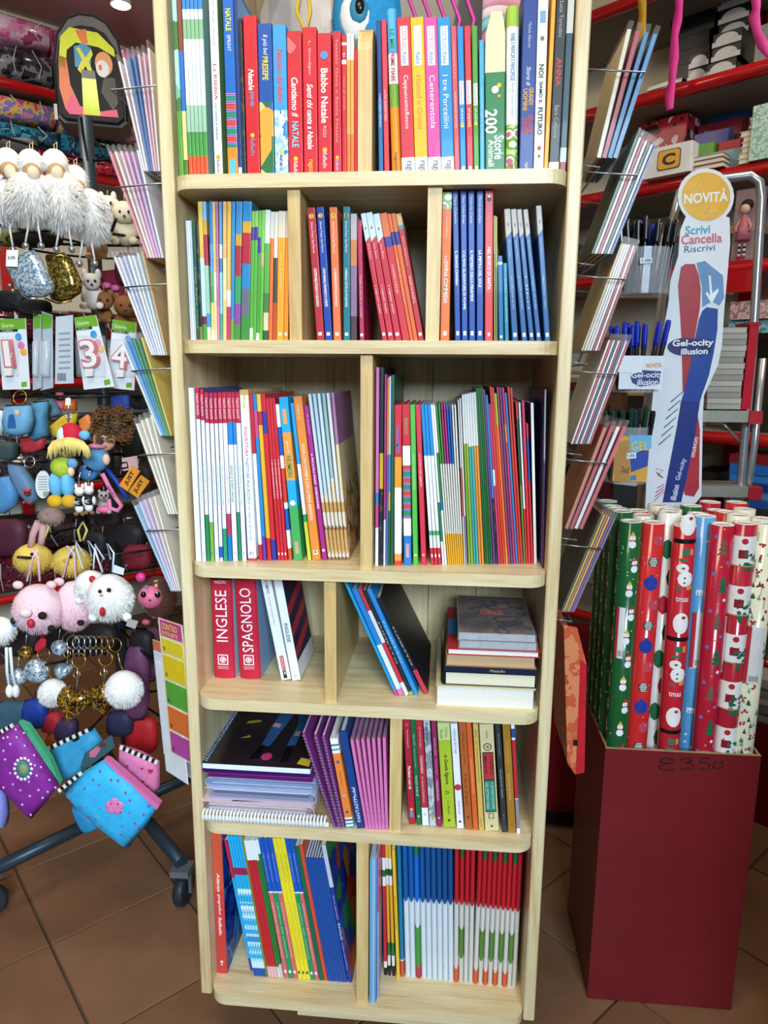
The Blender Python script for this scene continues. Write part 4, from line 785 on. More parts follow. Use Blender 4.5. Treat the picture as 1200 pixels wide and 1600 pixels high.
r, w, d = lying('book', 'white-edged book with red and blue cover under the plastic-wrapped cases', 'book', 697, 841, .0095, zs, .003, .19, 'b03038', 'efe9e0', None, G4)
b = MB(); quad_print(b, [(-w+.002, -d+.06), (-w+.05, -d+.06), (-w+.05, -d+.13), (-w+.002, -d+.13)], .0098, 0); b.build('cover_print', mat('2a80b8', .35), r); zs += .0097
film = mat('e8eaee', .08, 0, 0, 40, .9, .14)
for i, (pa, pb, lab) in enumerate(((716, 840, 'plastic-wrapped film case, lower of the two on the stack'), (714.5, 838, 'plastic-wrapped film case with dark cover on top of the stack'))):
    a, e = at(pa, 1010, .004).x, at(pb, 1010, .004).x; w = (e-a)/2; d = .068 if 0 else .092; h = .0125
    r = thing('film_case', lab, 'case', ((a+e)/2, .004+d, zs), (0, 0, 0), 'film cases on the fourth shelf')
    b = MB(); b.box((-w+.002, -d+.002, .001), (w-.002, d-.002, h-.0012)); b.build('case_body', mat('b8bcc2', .25, .2, .1, 90, .4), r)
    b = MB(); b.box((-w+.003, -d+.004, h-.0012), (w-.003, d-.003, h-.0008)); b.build('cover_sheet', art(['4a3c36', '5c4a42', '7a5a4a', '3a3030', '8a6a58'], 24, 'noise', .35), r)
    if i:
        b = MB(); quad_print(b, [(-.022, -.002), (.0, -.008), (.018, 0), (.014, .018), (-.004, .026), (-.02, .016)], h-.0006, 0); b.build('cover_print', art(['b04a30', 'd86a40', '7a3a2a'], 60, 'noise'), r)
    b = MB(); b.box((-w, -d, 0), (w, d, h)); b.build('film_wrap', film, r); zs += h+.0002
# ---- fifth shelf, left: spiral pad, plastic folders and notebooks
G5 = 'stack of folders on the fifth shelf'
def spiral(parent, path, pitch_dir, n, step, rad, wire, m, name='spiral'):
    b = MB()
    for k in range(n):
        o = Vector(path)+Vector(pitch_dir)*(k*step); ax = Vector(pitch_dir)
        u = Vector((0, 0, 1)); v = ax.cross(u)
        b.tube([o+rad*(math.cos(2*PI*j/10)*u+math.sin(2*PI*j/10)*v) for j in range(10)], wire, 4, 0, None, True)
    return b.build(name, m, parent)
zs = ZS[4]+.0001
def X5(px): return at(px, 1250, 0.0).x
a, e = X5(317), at(514, 1285, -.008).x
r = thing('spiral_pad', 'large drawing pad with white comb binding at the stack bottom, fifth shelf', 'pad', (a, -.012, zs), (0, 0, 0), G5)
b = MB(); b.box((0, .006, .0), (e-a, .22, .0012)); b.box((0, .006, .0098), (e-a, .22, .011)); b.build('cover', mat('b0906a', .7), r)
b = MB(); b.box((.001, .008, .0012), (e-a-.001, .218, .0098)); b.build('pages', mat('e8e6e0', .8), r)
n = int((e-a)/.0056)
b = MB()
for k in range(n):
    o = Vector((.003+k*.0056, .0085, .0098)); b.tube([o+.0088*Vector((0, math.cos(2*PI*j/10), math.sin(2*PI*j/10))) for j in range(10)], .0017, 5, 0, None, True)
b.build('comb_binding', mat('eef2f6', .4), r)
zs += .0112
def folder(label, px0, px1, h, Y, dep, colr, zs, end, sheet, name='document_folder', alpha=.75):
    a, e = X5(px0), X5(px1); w = e-a; t = .0009
    r = thing(name, label, 'folder', (a, Y, zs), (0, 0, 0), G5)
    rr = h/2-t; path = []
    if end == 'right': path = [(0, h-t/2)]+[(w-rr+rr*math.sin(PI*k/10), h/2+rr*math.cos(PI*k/10)) for k in range(11)]+[(.004, t/2+.0005)]
    else: path = [(w, h-t/2)]+[(rr-rr*math.sin(PI*k/10), h/2+rr*math.cos(PI*k/10)) for k in range(11)]+[(w-.004, t/2+.0005)]
    out, inn = [], []
    for i, p in enumerate(path):
        q0 = path[max(0, i-1)]; q1 = path[min(len(path)-1, i+1)]; dx, dz = q1[0]-q0[0], q1[1]-q0[1]; L = math.hypot(dx, dz)
        out.append((p[0]-dz/L*t/2, p[1]+dx/L*t/2)); inn.append((p[0]+dz/L*t/2, p[1]-dx/L*t/2))
    b = MB(); N = len(path); vs = [(x, 0, z) for x, z in out+inn]+[(x, dep, z) for x, z in out+inn]; fs = []
    for i in range(N-1):
        fs += [(i, i+1, 2*N+i+1, 2*N+i), (N+i+1, N+i, 3*N+i, 3*N+i+1), (i, N+i, N+i+1, i+1), (2*N+i, 2*N+i+1, 3*N+i+1, 3*N+i)]
    fs += [(0, 2*N, 3*N, N), (N-1, 2*N-1, 4*N-1, 3*N-1)]
    b.add(vs, fs, 0, False); b.build('folder_sheet', mat(colr, .2, 0, .05, 30, .6), r)
    for k, (zz, cc) in enumerate(sheet):
        b = MB(); b.box((.012 if end == 'right' else rr+.002, .004+.001*k, zz*h), (w-rr-.004 if end == 'right' else w-.006, dep-.004, zz*h+.0012)); b.build('inner_sheet', mat(cc, .5), r)
    return r, w
r, w = folder('pale pink elastic folder with dark print, just above the drawing pad', 314, 491, .021, -.002, .20, 'e0c4c8', zs, 'right', [(.3, 'd8c8cc'), (.6, 'e4d8dc')])
b = MB(); quad_print(b, [(.05, .003), (.055, .02), (.075, .045), (.12, .045), (.125, .02), (.10, .006)], .0215, 0); b.build('cover_print', mat('2a2022', .4), r)
b = MB(); put_text(b, 'B', frame((.025, .022, .0215), (1, 0, 0), (0, 1, 0)), .018, .028); b.build('lettering', mat('efe0dc', .4), r)
zs += .0212
r, w = folder('lavender elastic folder with rounded right end, fifth-shelf stack', 320, 493, .0195, .004, .19, 'c8c0dc', zs, 'right', [(.35, '8a94b0'), (.7, 'd8d4e4')]); zs += .0197
r, w = folder('light blue elastic folder in the middle of the fifth-shelf stack', 320, 492, .0175, .006, .19, 'a8bce0', zs, 'left', [(.3, 'c0ccdc'), (.55, '8aa4c8'), (.75, 'd8e0ec')]); zs += .0177
r, w = folder('magenta-violet folder under the purple one, fifth-shelf stack', 320, 488, .0085, .006, .19, '90307c', zs, 'right', [(.4, '6a2a78')]); zs += .0087
r, w = folder('glossy purple folder directly under the black notebook', 317, 487, .0090, .004, .19, '5a2a80', zs, 'left', [(.5, '8a4a98')]); zs += .0092
a, e = X5(318), X5(486); w = e-a
r = thing('spiral_notebook', 'black fashion notebook with printed jeans lying on top of the folder stack', 'notebook', (a, .0, zs), (0, 0, 0), G5)
b = MB(); b.box((0, 0, .0092), (w, .21, .0102)); b.build('cover', mat('241c22', .18, 0, .2, 18, .6), r)
b = MB(); b.box((.001, .0005, .0005), (w-.001, .209, .0092)); b.build('pages', mat('e4eaee', .8), r)
n = int(.20/.006); b = MB()
for k in range(n):
    o = Vector((.002, .006+k*.006, .0065)); b.tube([o+.0058*Vector((math.cos(2*PI*j/8), 0, math.sin(2*PI*j/8))) for j in range(8)], .0008, 4, 0, None, True)
b.build('spiral', mat('a8bcd8', .25, .7), r)
b = MB(); z = .0105
def P(pts, mi): quad_print(b, [(w*x, .21*y) for x, y in pts], z, mi)
P([(.46, .30), (.54, .28), (.60, .60), (.66, .95), (.50, .95), (.47, .62)], 0)
P([(.70, .30), (.78, .32), (.80, .62), (.80, .95), (.66, .95), (.72, .66)], 0)
z = .0107; P([(.47, .60), (.55, .58), (.56, .64), (.49, .66)], 1); P([(.73, .46), (.78, .46), (.78, .54), (.73, .54)], 1)
P([(.40, .08), (.49, .10), (.50, .28), (.45, .28)], 2); P([(.70, .06), (.77, .08), (.77, .28), (.71, .28)], 2)
P([(.54, .90), (.66, .93), (.62, 1), (.5, 1)], 3); P([(.80, .6), (.9, .7), (.9, .8), (.82, .78)], 4)
P([(.20, .62), (.34, .66), (.33, .70), (.21, .67)], 5); P([(.22, .38), (.32, .40), (.30, .44)], 5)
P([(.86, .05), (.98, .02), (.98, .12), (.88, .14)], 6); P([(.90, .25), (.98, .18), (.99, .3), (.93, .34)], 4)
P([(.56+.05*math.cos(q*PI/8), .13+.055*math.sin(q*PI/8)) for q in range(16)], 7)
b.build('cover_print', [mat('2f5a8a', .4, 0, .15, 60), mat('c89a88', .5), mat('0c0c10', .3), mat('a02a38', .4), mat('8a4a34', .4), mat('a88a2a', .4), mat('c8a838', .4), mat('c83a78', .4)], r)

# ------------------------------------------------------------------ wire card racks on both sides of the bookcase
WIRE = mat('9aa0a6', .3, .85, .05)
SLEEVE = mat('f2eef0', .10, 0, 0, 40, .5, .10)
def card(name, label, cat, xb, yb, xt, yt, tpx, Y, dep, colr, group, sleeve=True, edge='f2efe8'):
    P0, P1 = at(xb, yb, Y), at(xt, yt, Y); ez = (P1-P0); h = ez.length; ez.normalize()
    th = math.atan2(ez.x, ez.z); t = tpx/FPX*(Y+1.0)
    r = thing(name, label, cat, P0, (0, th, 0), group)
    b = MB(); b.box((t*.12, .002, .001), (t*.88, dep-.002, h*.93))
    b.build('card', [mat(colr, .45, 0, .05, 30)] if isinstance(colr, str) else colr, r)
    if sleeve:
        b = MB(); b.box((0, 0, 0), (t, dep, h*.985)); b.build('clear_sleeve', SLEEVE, r)
    return r
def rack(side, label, wires, Yf, Yb, ups):
    xw = side*(WD/2+.004)
    r = thing('card_rack', label, 'rack', (xw, (Yf+Yb)/2, .5)); inv = Matrix.Translation((-xw, -(Yf+Yb)/2, -.5))
    for (Y, z0, z1) in ups:
        b = MB(); b.tube([(xw, Y, z0), (xw, Y, z1), (xw+side*.008, Y, z1+.012), (xw+side*.018, Y, z1+.010)], .0016, 6, 0, inv); b.build('upright', WIRE, r)
    for (pi, yi, po, yo) in wires:
        q = at(po, yo, Yf); z = q.z; xo = q.x
        b = MB(); b.tube([(xw, Yf, z+.006), (xo, Yf, z), (xo, Yb, z), (xw, Yb, z+.006)], .0013, 6, 0, inv); b.build('pocket_wire', WIRE, r)
        zb = z-.115; xm = xw+side*.026
        b = MB(); b.tube([(xw, Yf, zb+.004), (xm, Yf, zb), (xm, Yb, zb), (xw, Yb, zb+.004)], .0013, 6, 0, inv); b.tube([(xm, (Yf+Yb)/2, zb), ((xm+xo)/2, (Yf+Yb)/2, z-.05), (xo, (Yf+Yb)/2, z)], .0012, 5, 0, inv); b.build('pocket_base', WIRE, r)
    return r
YL, YLb = .075, .22
rack(-1, 'grey wire card rack hanging on the left side of the bookcase', [(228, 125, 174, 141), (232, 278, 181, 293), (245, 432, 194, 449), (254, 565, 206, 580), (265, 697, 217, 712), (275, 818, 229, 830)], YL-.012, YLb, [(YL-.005, .62, 1.62), (YLb, .62, 1.62)])
GL = 'cards in the left wire rack'
pockets = [
 ('top', 224, 250, 268, 180, 236, 80, 58, ['ead8dc', 'e6e0e4', '3a6fae', '2f66a8', 'e0b8c4', 'd8a8bc', 'e6dcd0']),
 ('second', 229, 256, 404, 164, 218, 226, 222, ['d88a96', 'eadcc8', 'e4c0d0', 'd8a4c8', 'c8a8d0', 'dcd8dc']),
 ('third', 236, 262, 556, 172, 224, 393, 378, ['f0f0f6', 'dcdcf0', 'c8cce8', 'eef0f4', 'e0e4ee', 'd4e4e8', 'c8a468']),
 ('fourth', 250, 269, 682, 184, 222, 523, 512, ['e4ecf4', '5ab0e0', '2a86cc', '3a9a58', '2f8a44', 'e0c048']),
 ('fifth', 262, 278, 805, 207, 238, 650, 636, ['f0ead6', 'ece4cc', 'f2ecdc', 'e6dec8']),
 ('sixth', 267, 283, 925, 204, 244, 780, 764, ['a8d0ec', 'e0d4ec', 'd8c8e4', 'f0dcd8', 'f0e8d4'])]
for (nm, xb0, xb1, yb, xt0, xt1, yt0, yt1, cols) in pockets:
    n = len(cols)
    for i, cc in enumerate(cols):
        f = i/n; xb = xb0+(xb1-xb0)*f; xt = xt0+(xt1-xt0)*f
        card('greeting_card', f'{cname(cc)} card in clear sleeve, {nth(i+1)} from outside, {nm} pocket, left rack', 'card', xb, yb, xt, yt0+(yt1-yt0)*f+random.uniform(-3, 3), (xb1-xb0)/n*.9, YL, .135, cc, GL)
YR, YRb = .06, .21
rack(1, 'grey wire card rack hanging on the right side of the bookcase', [(950, 100, 1007, 113), (938, 260, 996, 274), (923, 424, 976, 437), (907, 573, 965, 586), (898, 712, 949, 725), (885, 845, 939, 858)], YR-.012, YRb, [(YR-.005, .62, 1.60), (YRb, .62, 1.60)])
GR = 'cards in the right wire rack'
pockets = [
 ('top', 932, 966, 246, 984, 1040, 28, 38, ['e6dcc4', 'b03048', '2a78b0', '3a8abf'], 1.0),
 ('second', 924, 958, 396, 1000, 1032, 196, 216, ['28503a', 'e4dcd0', 'b83040', 'e8e0dc', '1f4a40', 'd8ccd0', '3a5a9a'], .7),
 ('third', 908, 938, 548, 976, 1001, 366, 372, ['c8b48c', 'e8e2d4', 'e4dcd0', 'dfe4e0', 'b02838', 'ece6de', 'a82434'], .7),
 ('fourth', 892, 924, 694, 956, 990, 518, 520, ['e8e2da', 'c03040', 'e8e4e0', '2a4068', 'ece8e4', 'a83044', '38507a', 'eae6e2', 'c04858'], .75),
 ('fifth', 882, 912, 826, 948, 990, 655, 652, ['c0704a', 'b8303c', 'e4dcdc', 'c83a44'], .6),
 ('sixth', 876, 898, 956, 944, 968, 792, 800, ['3a3428', 'd8b828', 'c86a50', 'e0b040', '6a4890', '8a5a9a'], .8)]
for (nm, xb0, xb1, yb, xt0, xt1, yt0, yt1, cols, kk) in pockets:
    n = len(cols)
    for i, cc in enumerate(cols):
        f = i/n; xb = xb0+(xb1-xb0)*f; xt = xt0+(xt1-xt0)*f
        card('greeting_card', f'{cname(cc)} card in clear sleeve, {nth(i+1)} from bookcase, {nm} pocket, right rack', 'card', xb, yb, xt, yt0+(yt1-yt0)*f, (xb1-xb0)/n*.8, YR, .13, cc, GR)
# sticker sheets hanging at the lower left, gift bag at the lower right
P0 = at(252, 1187, .06); P1 = at(239, 976, .06)
r = thing('sticker_sheet', 'sticker sheet with pink heading and coloured label boxes, lower left of bookcase', 'stickers', (P0.x+.006, .085, P0.z), (0, math.radians(-4), math.radians(-38)), 'stickers beside the bookcase')
H = P1.z-P0.z
b = MB(); b.box((0, 0, 0), (.075, .0012, H)); b.build('sheet', mat('efe6c0', .3, 0, .03, 30, .4), r)
for k, (cc, z0, z1) in enumerate((('b84a9a', .015, .17), ('e0702c', .19, .36), ('5aa838', .38, .55), ('e8c820', .57, .74), ('e8d030', .76, .86), ('c8408a', .88, .995))):
    b = MB(); b.box((.006, -.0008, H*z0), (.072, 0, H*z1)); b.build('label_box', mat(cc, .35), r)
    if k < 5:
        b = MB(); b.tube([(.012, -.0012, H*z0+.004), (.012, -.0012, H*z0+.010), (.016, -.0012, H*z0+.010), (.016, -.0012, H*z0+.004)], .0005, 4); b.build('small_mark', mat('303038', .5), r)
b = MB(); put_text(b, 'CONTRO', frame((.036, -.0014, H*.955), (1, 0, 0), (0, 0, 1)), .05, .011, 0, 0, .02); put_text(b, '30 ETICHETTE', frame((.036, -.0014, H*.905), (1, 0, 0), (0, 0, 1)), .05, .007, 0, 0, .02); b.build('lettering', mat('f4d030', .4), r)
for i, (dx, cc, hh, z0) in enumerate(((-.010, 'f0f0f4', .20, -.045), (-.018, 'd8e4f0', .19, -.02), (-.024, 'd87a4a', .185, 0.0), (.012, 'e8ecf4', .2, -.075))):
    r = thing('paper_sheet', ['white sheet behind the label stickers', 'pale blue sheet behind the label stickers', 'orange-topped sheet outermost beside the label stickers', 'low white sheet under the label stickers'][i], 'paper', (P0.x+dx, .10+.012*i, P0.z+z0), (0, math.radians(-5), math.radians(-40)), 'stickers beside the bookcase')
    b = MB(); b.box((0, 0, 0), (.075, .0012, hh)); b.build('sheet', mat('f0f2f6' if i == 2 else cc, .4), r)
    if i == 2: b = MB(); b.box((.001, -.0006, hh-.06), (.074, 0, hh)); b.build('printed_band', mat('d8744a', .4), r)
a0, a1 = at(874, 1208, .05), at(878, 975, .05)
r = thing('gift_bag', 'flat orange and red gift bag hanging low on the right side of bookcase', 'bag', (a0.x+.012, .05, a0.z), (0, math.radians(-3), 0))
H = a1.z-a0.z
b = MB(); pts = [(0, .02), (.012, .0), (.026, .004), (.028, H*.75), (.014, H*.98), (-.006, H)]
b.prism(pts, 0, .002, 0, frame((0, 0, 0), (1, 0, 0), (0, 0, 1))); b.prism([(0, .02), (.012, 0), (.026, .004), (.028, H*.75), (.010, H*.9), (-.004, H*.95)], -.14, 0, 0, frame((0, 0, 0), (1, 0, 0), (0, 0, 1)))
b.build('bag_body', art(['d0704a', 'c85a3a', 'd8845a', 'b84a34'], 22, 'noise', .3, .4), r)
b = MB(); b.prism([(.013, 0), (.0265, .004), (.0285, H*.74), (.019, H*.78)], 0.0021, .003, 0, frame((0, 0, 0), (1, 0, 0), (0, 0, 1))); b.build('red_gusset', mat('c02430', .2, 0, .1, 60, .5), r)
b = MB(); b.box((.009, -.0035, .05), (.016, -.003, .06)); b.build('printed_mark', mat('20181c', .4), r)

# ------------------------------------------------------------------ carton of wrapping-paper rolls
BX0, BX1, BY0, BY1, BZ = .396, .650, .136, .352, .500
CARD = mat('74181d', .5, 0, .10, 5, .15); KRAFT = mat('a88a62', .85, 0, .1, 80)
box = thing('roll_carton', 'tall dark red cardboard carton holding wrapping-paper rolls', 'box', ((BX0+BX1)/2, (BY0+BY1)/2, 0))
inv = Matrix.Translation((-(BX0+BX1)/2, -(BY0+BY1)/2, 0)); tk = .004
for nm, a, e in (('front_panel', (BX0, BY0, .0005), (BX1, BY0+tk, BZ)), ('back_panel', (BX0, BY1-tk, .0005), (BX1, BY1, BZ)), ('side_panel', (BX0, BY0+tk, .0005), (BX0+tk, BY1-tk, BZ)), ('side_panel', (BX1-tk, BY0+tk, .0005), (BX1, BY1-tk, BZ))):
    b = MB(); b.box(a, e, 0, inv)
    x0, y0, z0 = a; x1, y1, z1 = e; n = 24
    for k in range(n):      # torn kraft rim
        if x1-x0 > y1-y0: b.box((x0+(x1-x0)*k/n, y0+.0004, z1), (x0+(x1-x0)*(k+1)/n, y1-.0004, z1+.0012+.0016*random.random()), 1, inv)
        else: b.box((x0+.0004, y0+(y1-y0)*k/n, z1), (x1-.0004, y0+(y1-y0)*(k+1)/n, z1+.0012+.0016*random.random()), 1, inv)
    pn = b.build(nm, [CARD, KRAFT], box)
    if nm == 'front_panel': fpanel = pn
b = MB(); b.box((BX0+tk, BY0+tk, .0005), (BX1-tk, BY1-tk, .005), 0, inv); b.build('bottom_panel', KRAFT, box)
def c7(x, y):
    p = at(820+x/3.158, 1140+y/3.158, BY0-.0006); return (p.x, p.y, p.z)
MARK = mat('181014', .6)
for st in ([(735, 148), (700, 140), (672, 146), (668, 156), (684, 164), (712, 166), (735, 162)], [(712, 166), (682, 172), (662, 184), (670, 196), (695, 201), (736, 198)], [(768, 150), (795, 140), (822, 144), (824, 154), (790, 163), (820, 166), (834, 178), (822, 190), (772, 196)], [(915, 142), (870, 141), (863, 164), (890, 160), (912, 170), (912, 186), (890, 196), (862, 193)], [(934, 162), (958, 156), (974, 162), (976, 184), (950, 192), (930, 186), (934, 162)]):
    b = MB(); b.tube([c7(*q) for q in st], .0009, 5, 0, inv); b.build('marker_stroke', MARK, fpanel)
RR = .0180
def disc(mb, ua, z, ru, rv, mi, r, n=10, e=.0003):
    R_ = max(1, int(ru/.0028)); pt = lambda u, zz: ((r+e)*math.sin(u/r), -(r+e)*math.cos(u/r), zz)
    vs = [pt(ua, z)]
    for q in range(1, R_+1):
        for k in range(n): vs.append(pt(ua+ru*q/R_*math.cos(2*PI*k/n), z+rv*q/R_*math.sin(2*PI*k/n)))
    fs = [(0, 1+k, 1+(k+1) % n) for k in range(n)]
    for q in range(R_-1):
        for k in range(n): a_ = 1+q*n; fs.append((a_+k, a_+n+k, a_+n+(k+1) % n, a_+(k+1) % n))
    mb.add(vs, fs, mi)
def patch(mb, u0, u1, z0, z1, mi, r, n=5, e=.0003, top=None):
    vs = []
    for k in range(n+1):
        u = u0+(u1-u0)*k/n; vs += [((r+e)*math.sin(u/r), -(r+e)*math.cos(u/r), z0), ((r+e)*math.sin(u/r), -(r+e)*math.cos(u/r), z1)]
    mb.add(vs, [(2*k, 2*k+2, 2*k+3, 2*k+1) for k in range(n)], mi)
def tri(mb, ua, z, w, h, mi, r, e=.0003):
    vs = []
    for u, zz in ((ua-w, z), (ua, z-h*.06), (ua+w, z), (ua+w*.4, z+h*.5), (ua, z+h), (ua-w*.4, z+h*.5)): vs.append(((r+e)*math.sin(u/r), -(r+e)*math.cos(u/r), zz))
    mb.add(vs, [(0, 1, 2, 3, 4, 5)], mi)
def print_roll(kind, H, r):
    b = MB(); m = []
    if kind == 'snowman':
        m = [mat(c, .35) for c in ('f0f2f0', 'c83434', 'e8b838', 'e07a30')]; z = .03; k = 0
        while z < H-.03:
            for uo in (-.030, 0.002+(.004 if k % 2 else -.002), .034):
                disc(b, uo, z, .0060, .0062, 0, r); disc(b, uo, z+.0105, .0048, .0048, 0, r, 10, .0004); tri(b, uo, z+.014, .0045, .008, 1 if k % 2 else 2, r, .0005); patch(b, uo-.0045, uo+.0045, z+.0055, z+.0075, 1, r, 3, .0005); disc(b, uo, z+.0105, .0009, .0009, 3, r, 6, .0006)
            z += .041; k += 1
        for _ in range(110): disc(b, random.uniform(-.03, .03), random.uniform(.01, H-.01), .0011, .0011, 0, r, 6, .0002)
    elif kind == 'bauble':
        m = [mat(c, .3) for c in ('2a3f9a', 'c84a58', 'e8e4dc', '23423a', 'e8909a')]; z = .03; k = 0
        while z < H-.02:
            u = .004 if k % 3 else -.004
            if k % 3 == 0: disc(b, u+.003, z, .0115, .0120, 0, r, 14); patch(b, u, u+.006, z+.011, z+.015, 0, r, 2, .0004)
            elif k % 3 == 1:
                disc(b, u-.004, z, .0085, .0085, 3, r, 12)
                for j in range(-2, 3): patch(b, u-.0105+.0013*abs(j), u+.0025-.0013*abs(j), z+j*.0031-.0008, z+j*.0031+.0008, 2, r, 3, .0005)
            else: disc(b, u+.003, z, .0095, .0098, 1, r, 14); disc(b, u+.005, z+.003, .002, .002, 4, r, 8, .0005)
            z += .036; k += 1
        for _ in range(70): disc(b, random.uniform(-.03, .03), random.uniform(.01, H-.01), .0013, .0013, 4, r, 6, .0002)
    elif kind == 'santa':
        m = [mat(c, .35) for c in ('efece8', 'c03040', '141416', '2a7a5a', 'd89a50', '7a5a50')]; z = .06
        while z < H+.02:
            for (f, zz) in ((1, z),):
                disc(b, 0, zz, .013, .018, 0, r, 14); disc(b, .003, zz+.010, .0035, .003, 1, r, 8, .0005)
                patch(b, -.022, .022, zz-.031, zz-.024, 2, r, 12); patch(b, -.006, .004, zz-.050, zz-.040, 3, r, 3); patch(b, .006, .012, zz-.050, zz-.040, 4, r, 3)
                disc(b, -.004, zz-.072, .010, .008, 0, r); disc(b, .002, zz-.090, .013, .013, 0, r); disc(b, -.003, zz-.072, .003, .002, 1, r, 8, .0005); disc(b, .0, zz-.088, .002, .002, 5, r, 6, .0005); disc(b, .0, zz-.096, .002, .002, 5, r, 6, .0005)
                patch(b, -.012, -.004, zz-.110, zz-.104, 5, r, 3); patch(b, .004, .014, zz-.108, zz-.100, 4, r, 3); patch(b, -.010, .002, zz-.060, zz-.056, 3, r, 3, .0005)
                v, f_, x0, x1, y0, y1 = glyphs('tmas', 2, 0, .01)
                vs = [((r+.0004)*math.sin((-.011+(p[0]-x0)/(x1-x0)*.020)/r), -(r+.0004)*math.cos((-.011+(p[0]-x0)/(x1-x0)*.020)/r), zz-.128+(p[1]-y0)/(y1-y0)*.008) for p in v]; b.add(vs, f_, 0)
            z += .165
    elif kind == 'tree':
        m = [mat(c, .35) for c in ('1f6a48', '7a5a48', '6a78c0', 'e0a040', 'e8e4e4')]; z = .03; k = 0
        while z < H-.03:
            c_ = 0 if k % 2 == 0 else 1
            for j in range(3): tri(b, .001+(-.003 if k % 2 else .001), z+.0085*j, .0095-.0022*j, .013, c_, r, .0003+.0001*j)
            disc(b, -.003, z+.043, .0018, .0018, 3, r, 5, .0004)
            disc(b, -.014, z+.03, .0035, .0035, 2, r, 6); disc(b, .015, z+.012, .0035, .0035, 2, r, 6); disc(b, .006, z+.05, .003, .003, 4 if k % 2 else 2, r, 6)
            z += .062; k += 1
    elif kind == 'gift':
        m = [mat(c, .35) for c in ('efece6', 'c02438', '1f6a50', 'b89a60', '8a2030')]; z = .0
        while z < H-.01:
            patch(b, -.03, .03, z, min(H-.002, z+.048), 0, r, 16); disc(b, -.004, z+.040, .005, .005, 1, r, 10, .0005); patch(b, -.012, .002, z+.012, z+.026, 4, r, 4, .0005)
            for _ in range(26): disc(b, random.uniform(-.004, .024), z+random.uniform(-.012, .022), .0035, .0028, 2, r, 5, .0006)
            for _ in range(8): disc(b, random.uniform(-.012, .02), z+random.uniform(-.005, .028), .0014, .0014, 1, r, 6, .0009)
            patch(b, -.03, .03, z-.0015, z+.0005, 3, r, 16, .0007); z += .082
    elif kind == 'holly':
        m = [mat(c, .35) for c in ('b03048', '3a5a44', '8aa8a0', 'c8a0b0')]
        z = .02
        while z < H-.02:
            u = random.uniform(-.016, .012)
            for _ in range(4): disc(b, u+random.uniform(-.005, .005), z+random.uniform(-.004, .004), .0019, .0019, 0, r, 8, .0005)
            for q in range(3):
                tri(b, random.uniform(-.02, .02), z+random.uniform(.004, .02), .003, .010, 1 if q else 2, r)
            patch(b, u-.008, u-.0072, z+.003, z+.018, 1, r, 1); z += .022
    elif kind == 'blue':
        m = [mat(c, .35) for c in ('e8ecf0', '7a4a30', 'c03434')]; z = .03
        while z < H-.03:
            patch(b, -.010, .012, z, z+.004, 0, r, 5)
            for j in range(6): patch(b, -.010+.004*j, -.008+.004*j, z-.006, z, 0, r, 1)
            disc(b, .006, z+.05, .004, .006, 1, r); patch(b, .002, .010, z+.048, z+.052, 2, r, 2, .0005)
            for _ in range(4): disc(b, random.uniform(-.012, .014), z+random.uniform(.015, .09), .0022, .0022, 0, r, 6)
            z += .105
    elif kind == 'leaf':
        m = [mat(c, .35) for c in ('2a6a44', 'c03040', 'c8a090')]; z = .02; k = 0
        while z < H-.03:
            disc(b, -.004 if k % 2 else .006, z, .009, .017, 0 if k % 3 else 1, r, 8); disc(b, .010, z+.025, .004, .008, 2, r, 8); z += .048; k += 1
    return b, m
ROLLS = {'snowman': ('1c5c30', 'dark green snowman-print wrapping-paper roll'), 'bauble': ('c82a2c', 'red bauble-print wrapping-paper roll'), 'santa': ('b82430', 'red roll with white-bearded man print'), 'tree': ('b01c34', 'crimson roll with fir-tree print'),
         'gift': ('b02434', 'roll with white and red gift print'), 'holly': ('e8e4c8', 'cream roll with holly-berry print'), 'blue': ('5a9acc', 'light blue roll with reindeer-scarf print'), 'leaf': ('e8e2da', 'white roll with green leaf print')}
CORE = mat('d8d0c4', .8); INNER = mat('b8a890', .85)
def roll(kind, bot, top, label, decals=True, cut=0):
    ax = Vector(top)-Vector(bot); H = ax.length
    r = thing('wrapping_paper_roll', label, 'paper roll', bot, (math.atan2(-ax.y, ax.z), math.atan2(ax.x, math.hypot(ax.y, ax.z)), 0), 'wrapping-paper rolls in the carton')
    b = MB(); b.lathe([(RR, 0), (RR, H), (RR*.93, H+.0004), (RR*.90, H-.004), (RR*.86, H-.001), (RR*.80, H-.005), (RR*.72, H-.002), (RR*.62, H-.01)], 20); pp = b.build('paper', [mat(ROLLS[kind][0], .22, 0, .06, 20, .5)], r)
    b = MB(); b.lathe([(RR*.62, H-.012), (RR*.62, H-.0015), (RR*.52, H-.0015), (RR*.52, H-.05)], 16); b.build('core_tube', CORE, r)
    b = MB(); b.lathe([(RR*.985, H-.001), (RR*.985, H+.0009), (RR*.64, H+.0006), (RR*.64, H-.001)], 20); b.build('rolled_edge', mat('e2dcd6', .7, 0, .08, 200), r)
    if decals:
        b, m = print_roll(kind, H, RR)
        if b.v: b.build('printed_pattern', m, pp)
    return r, H
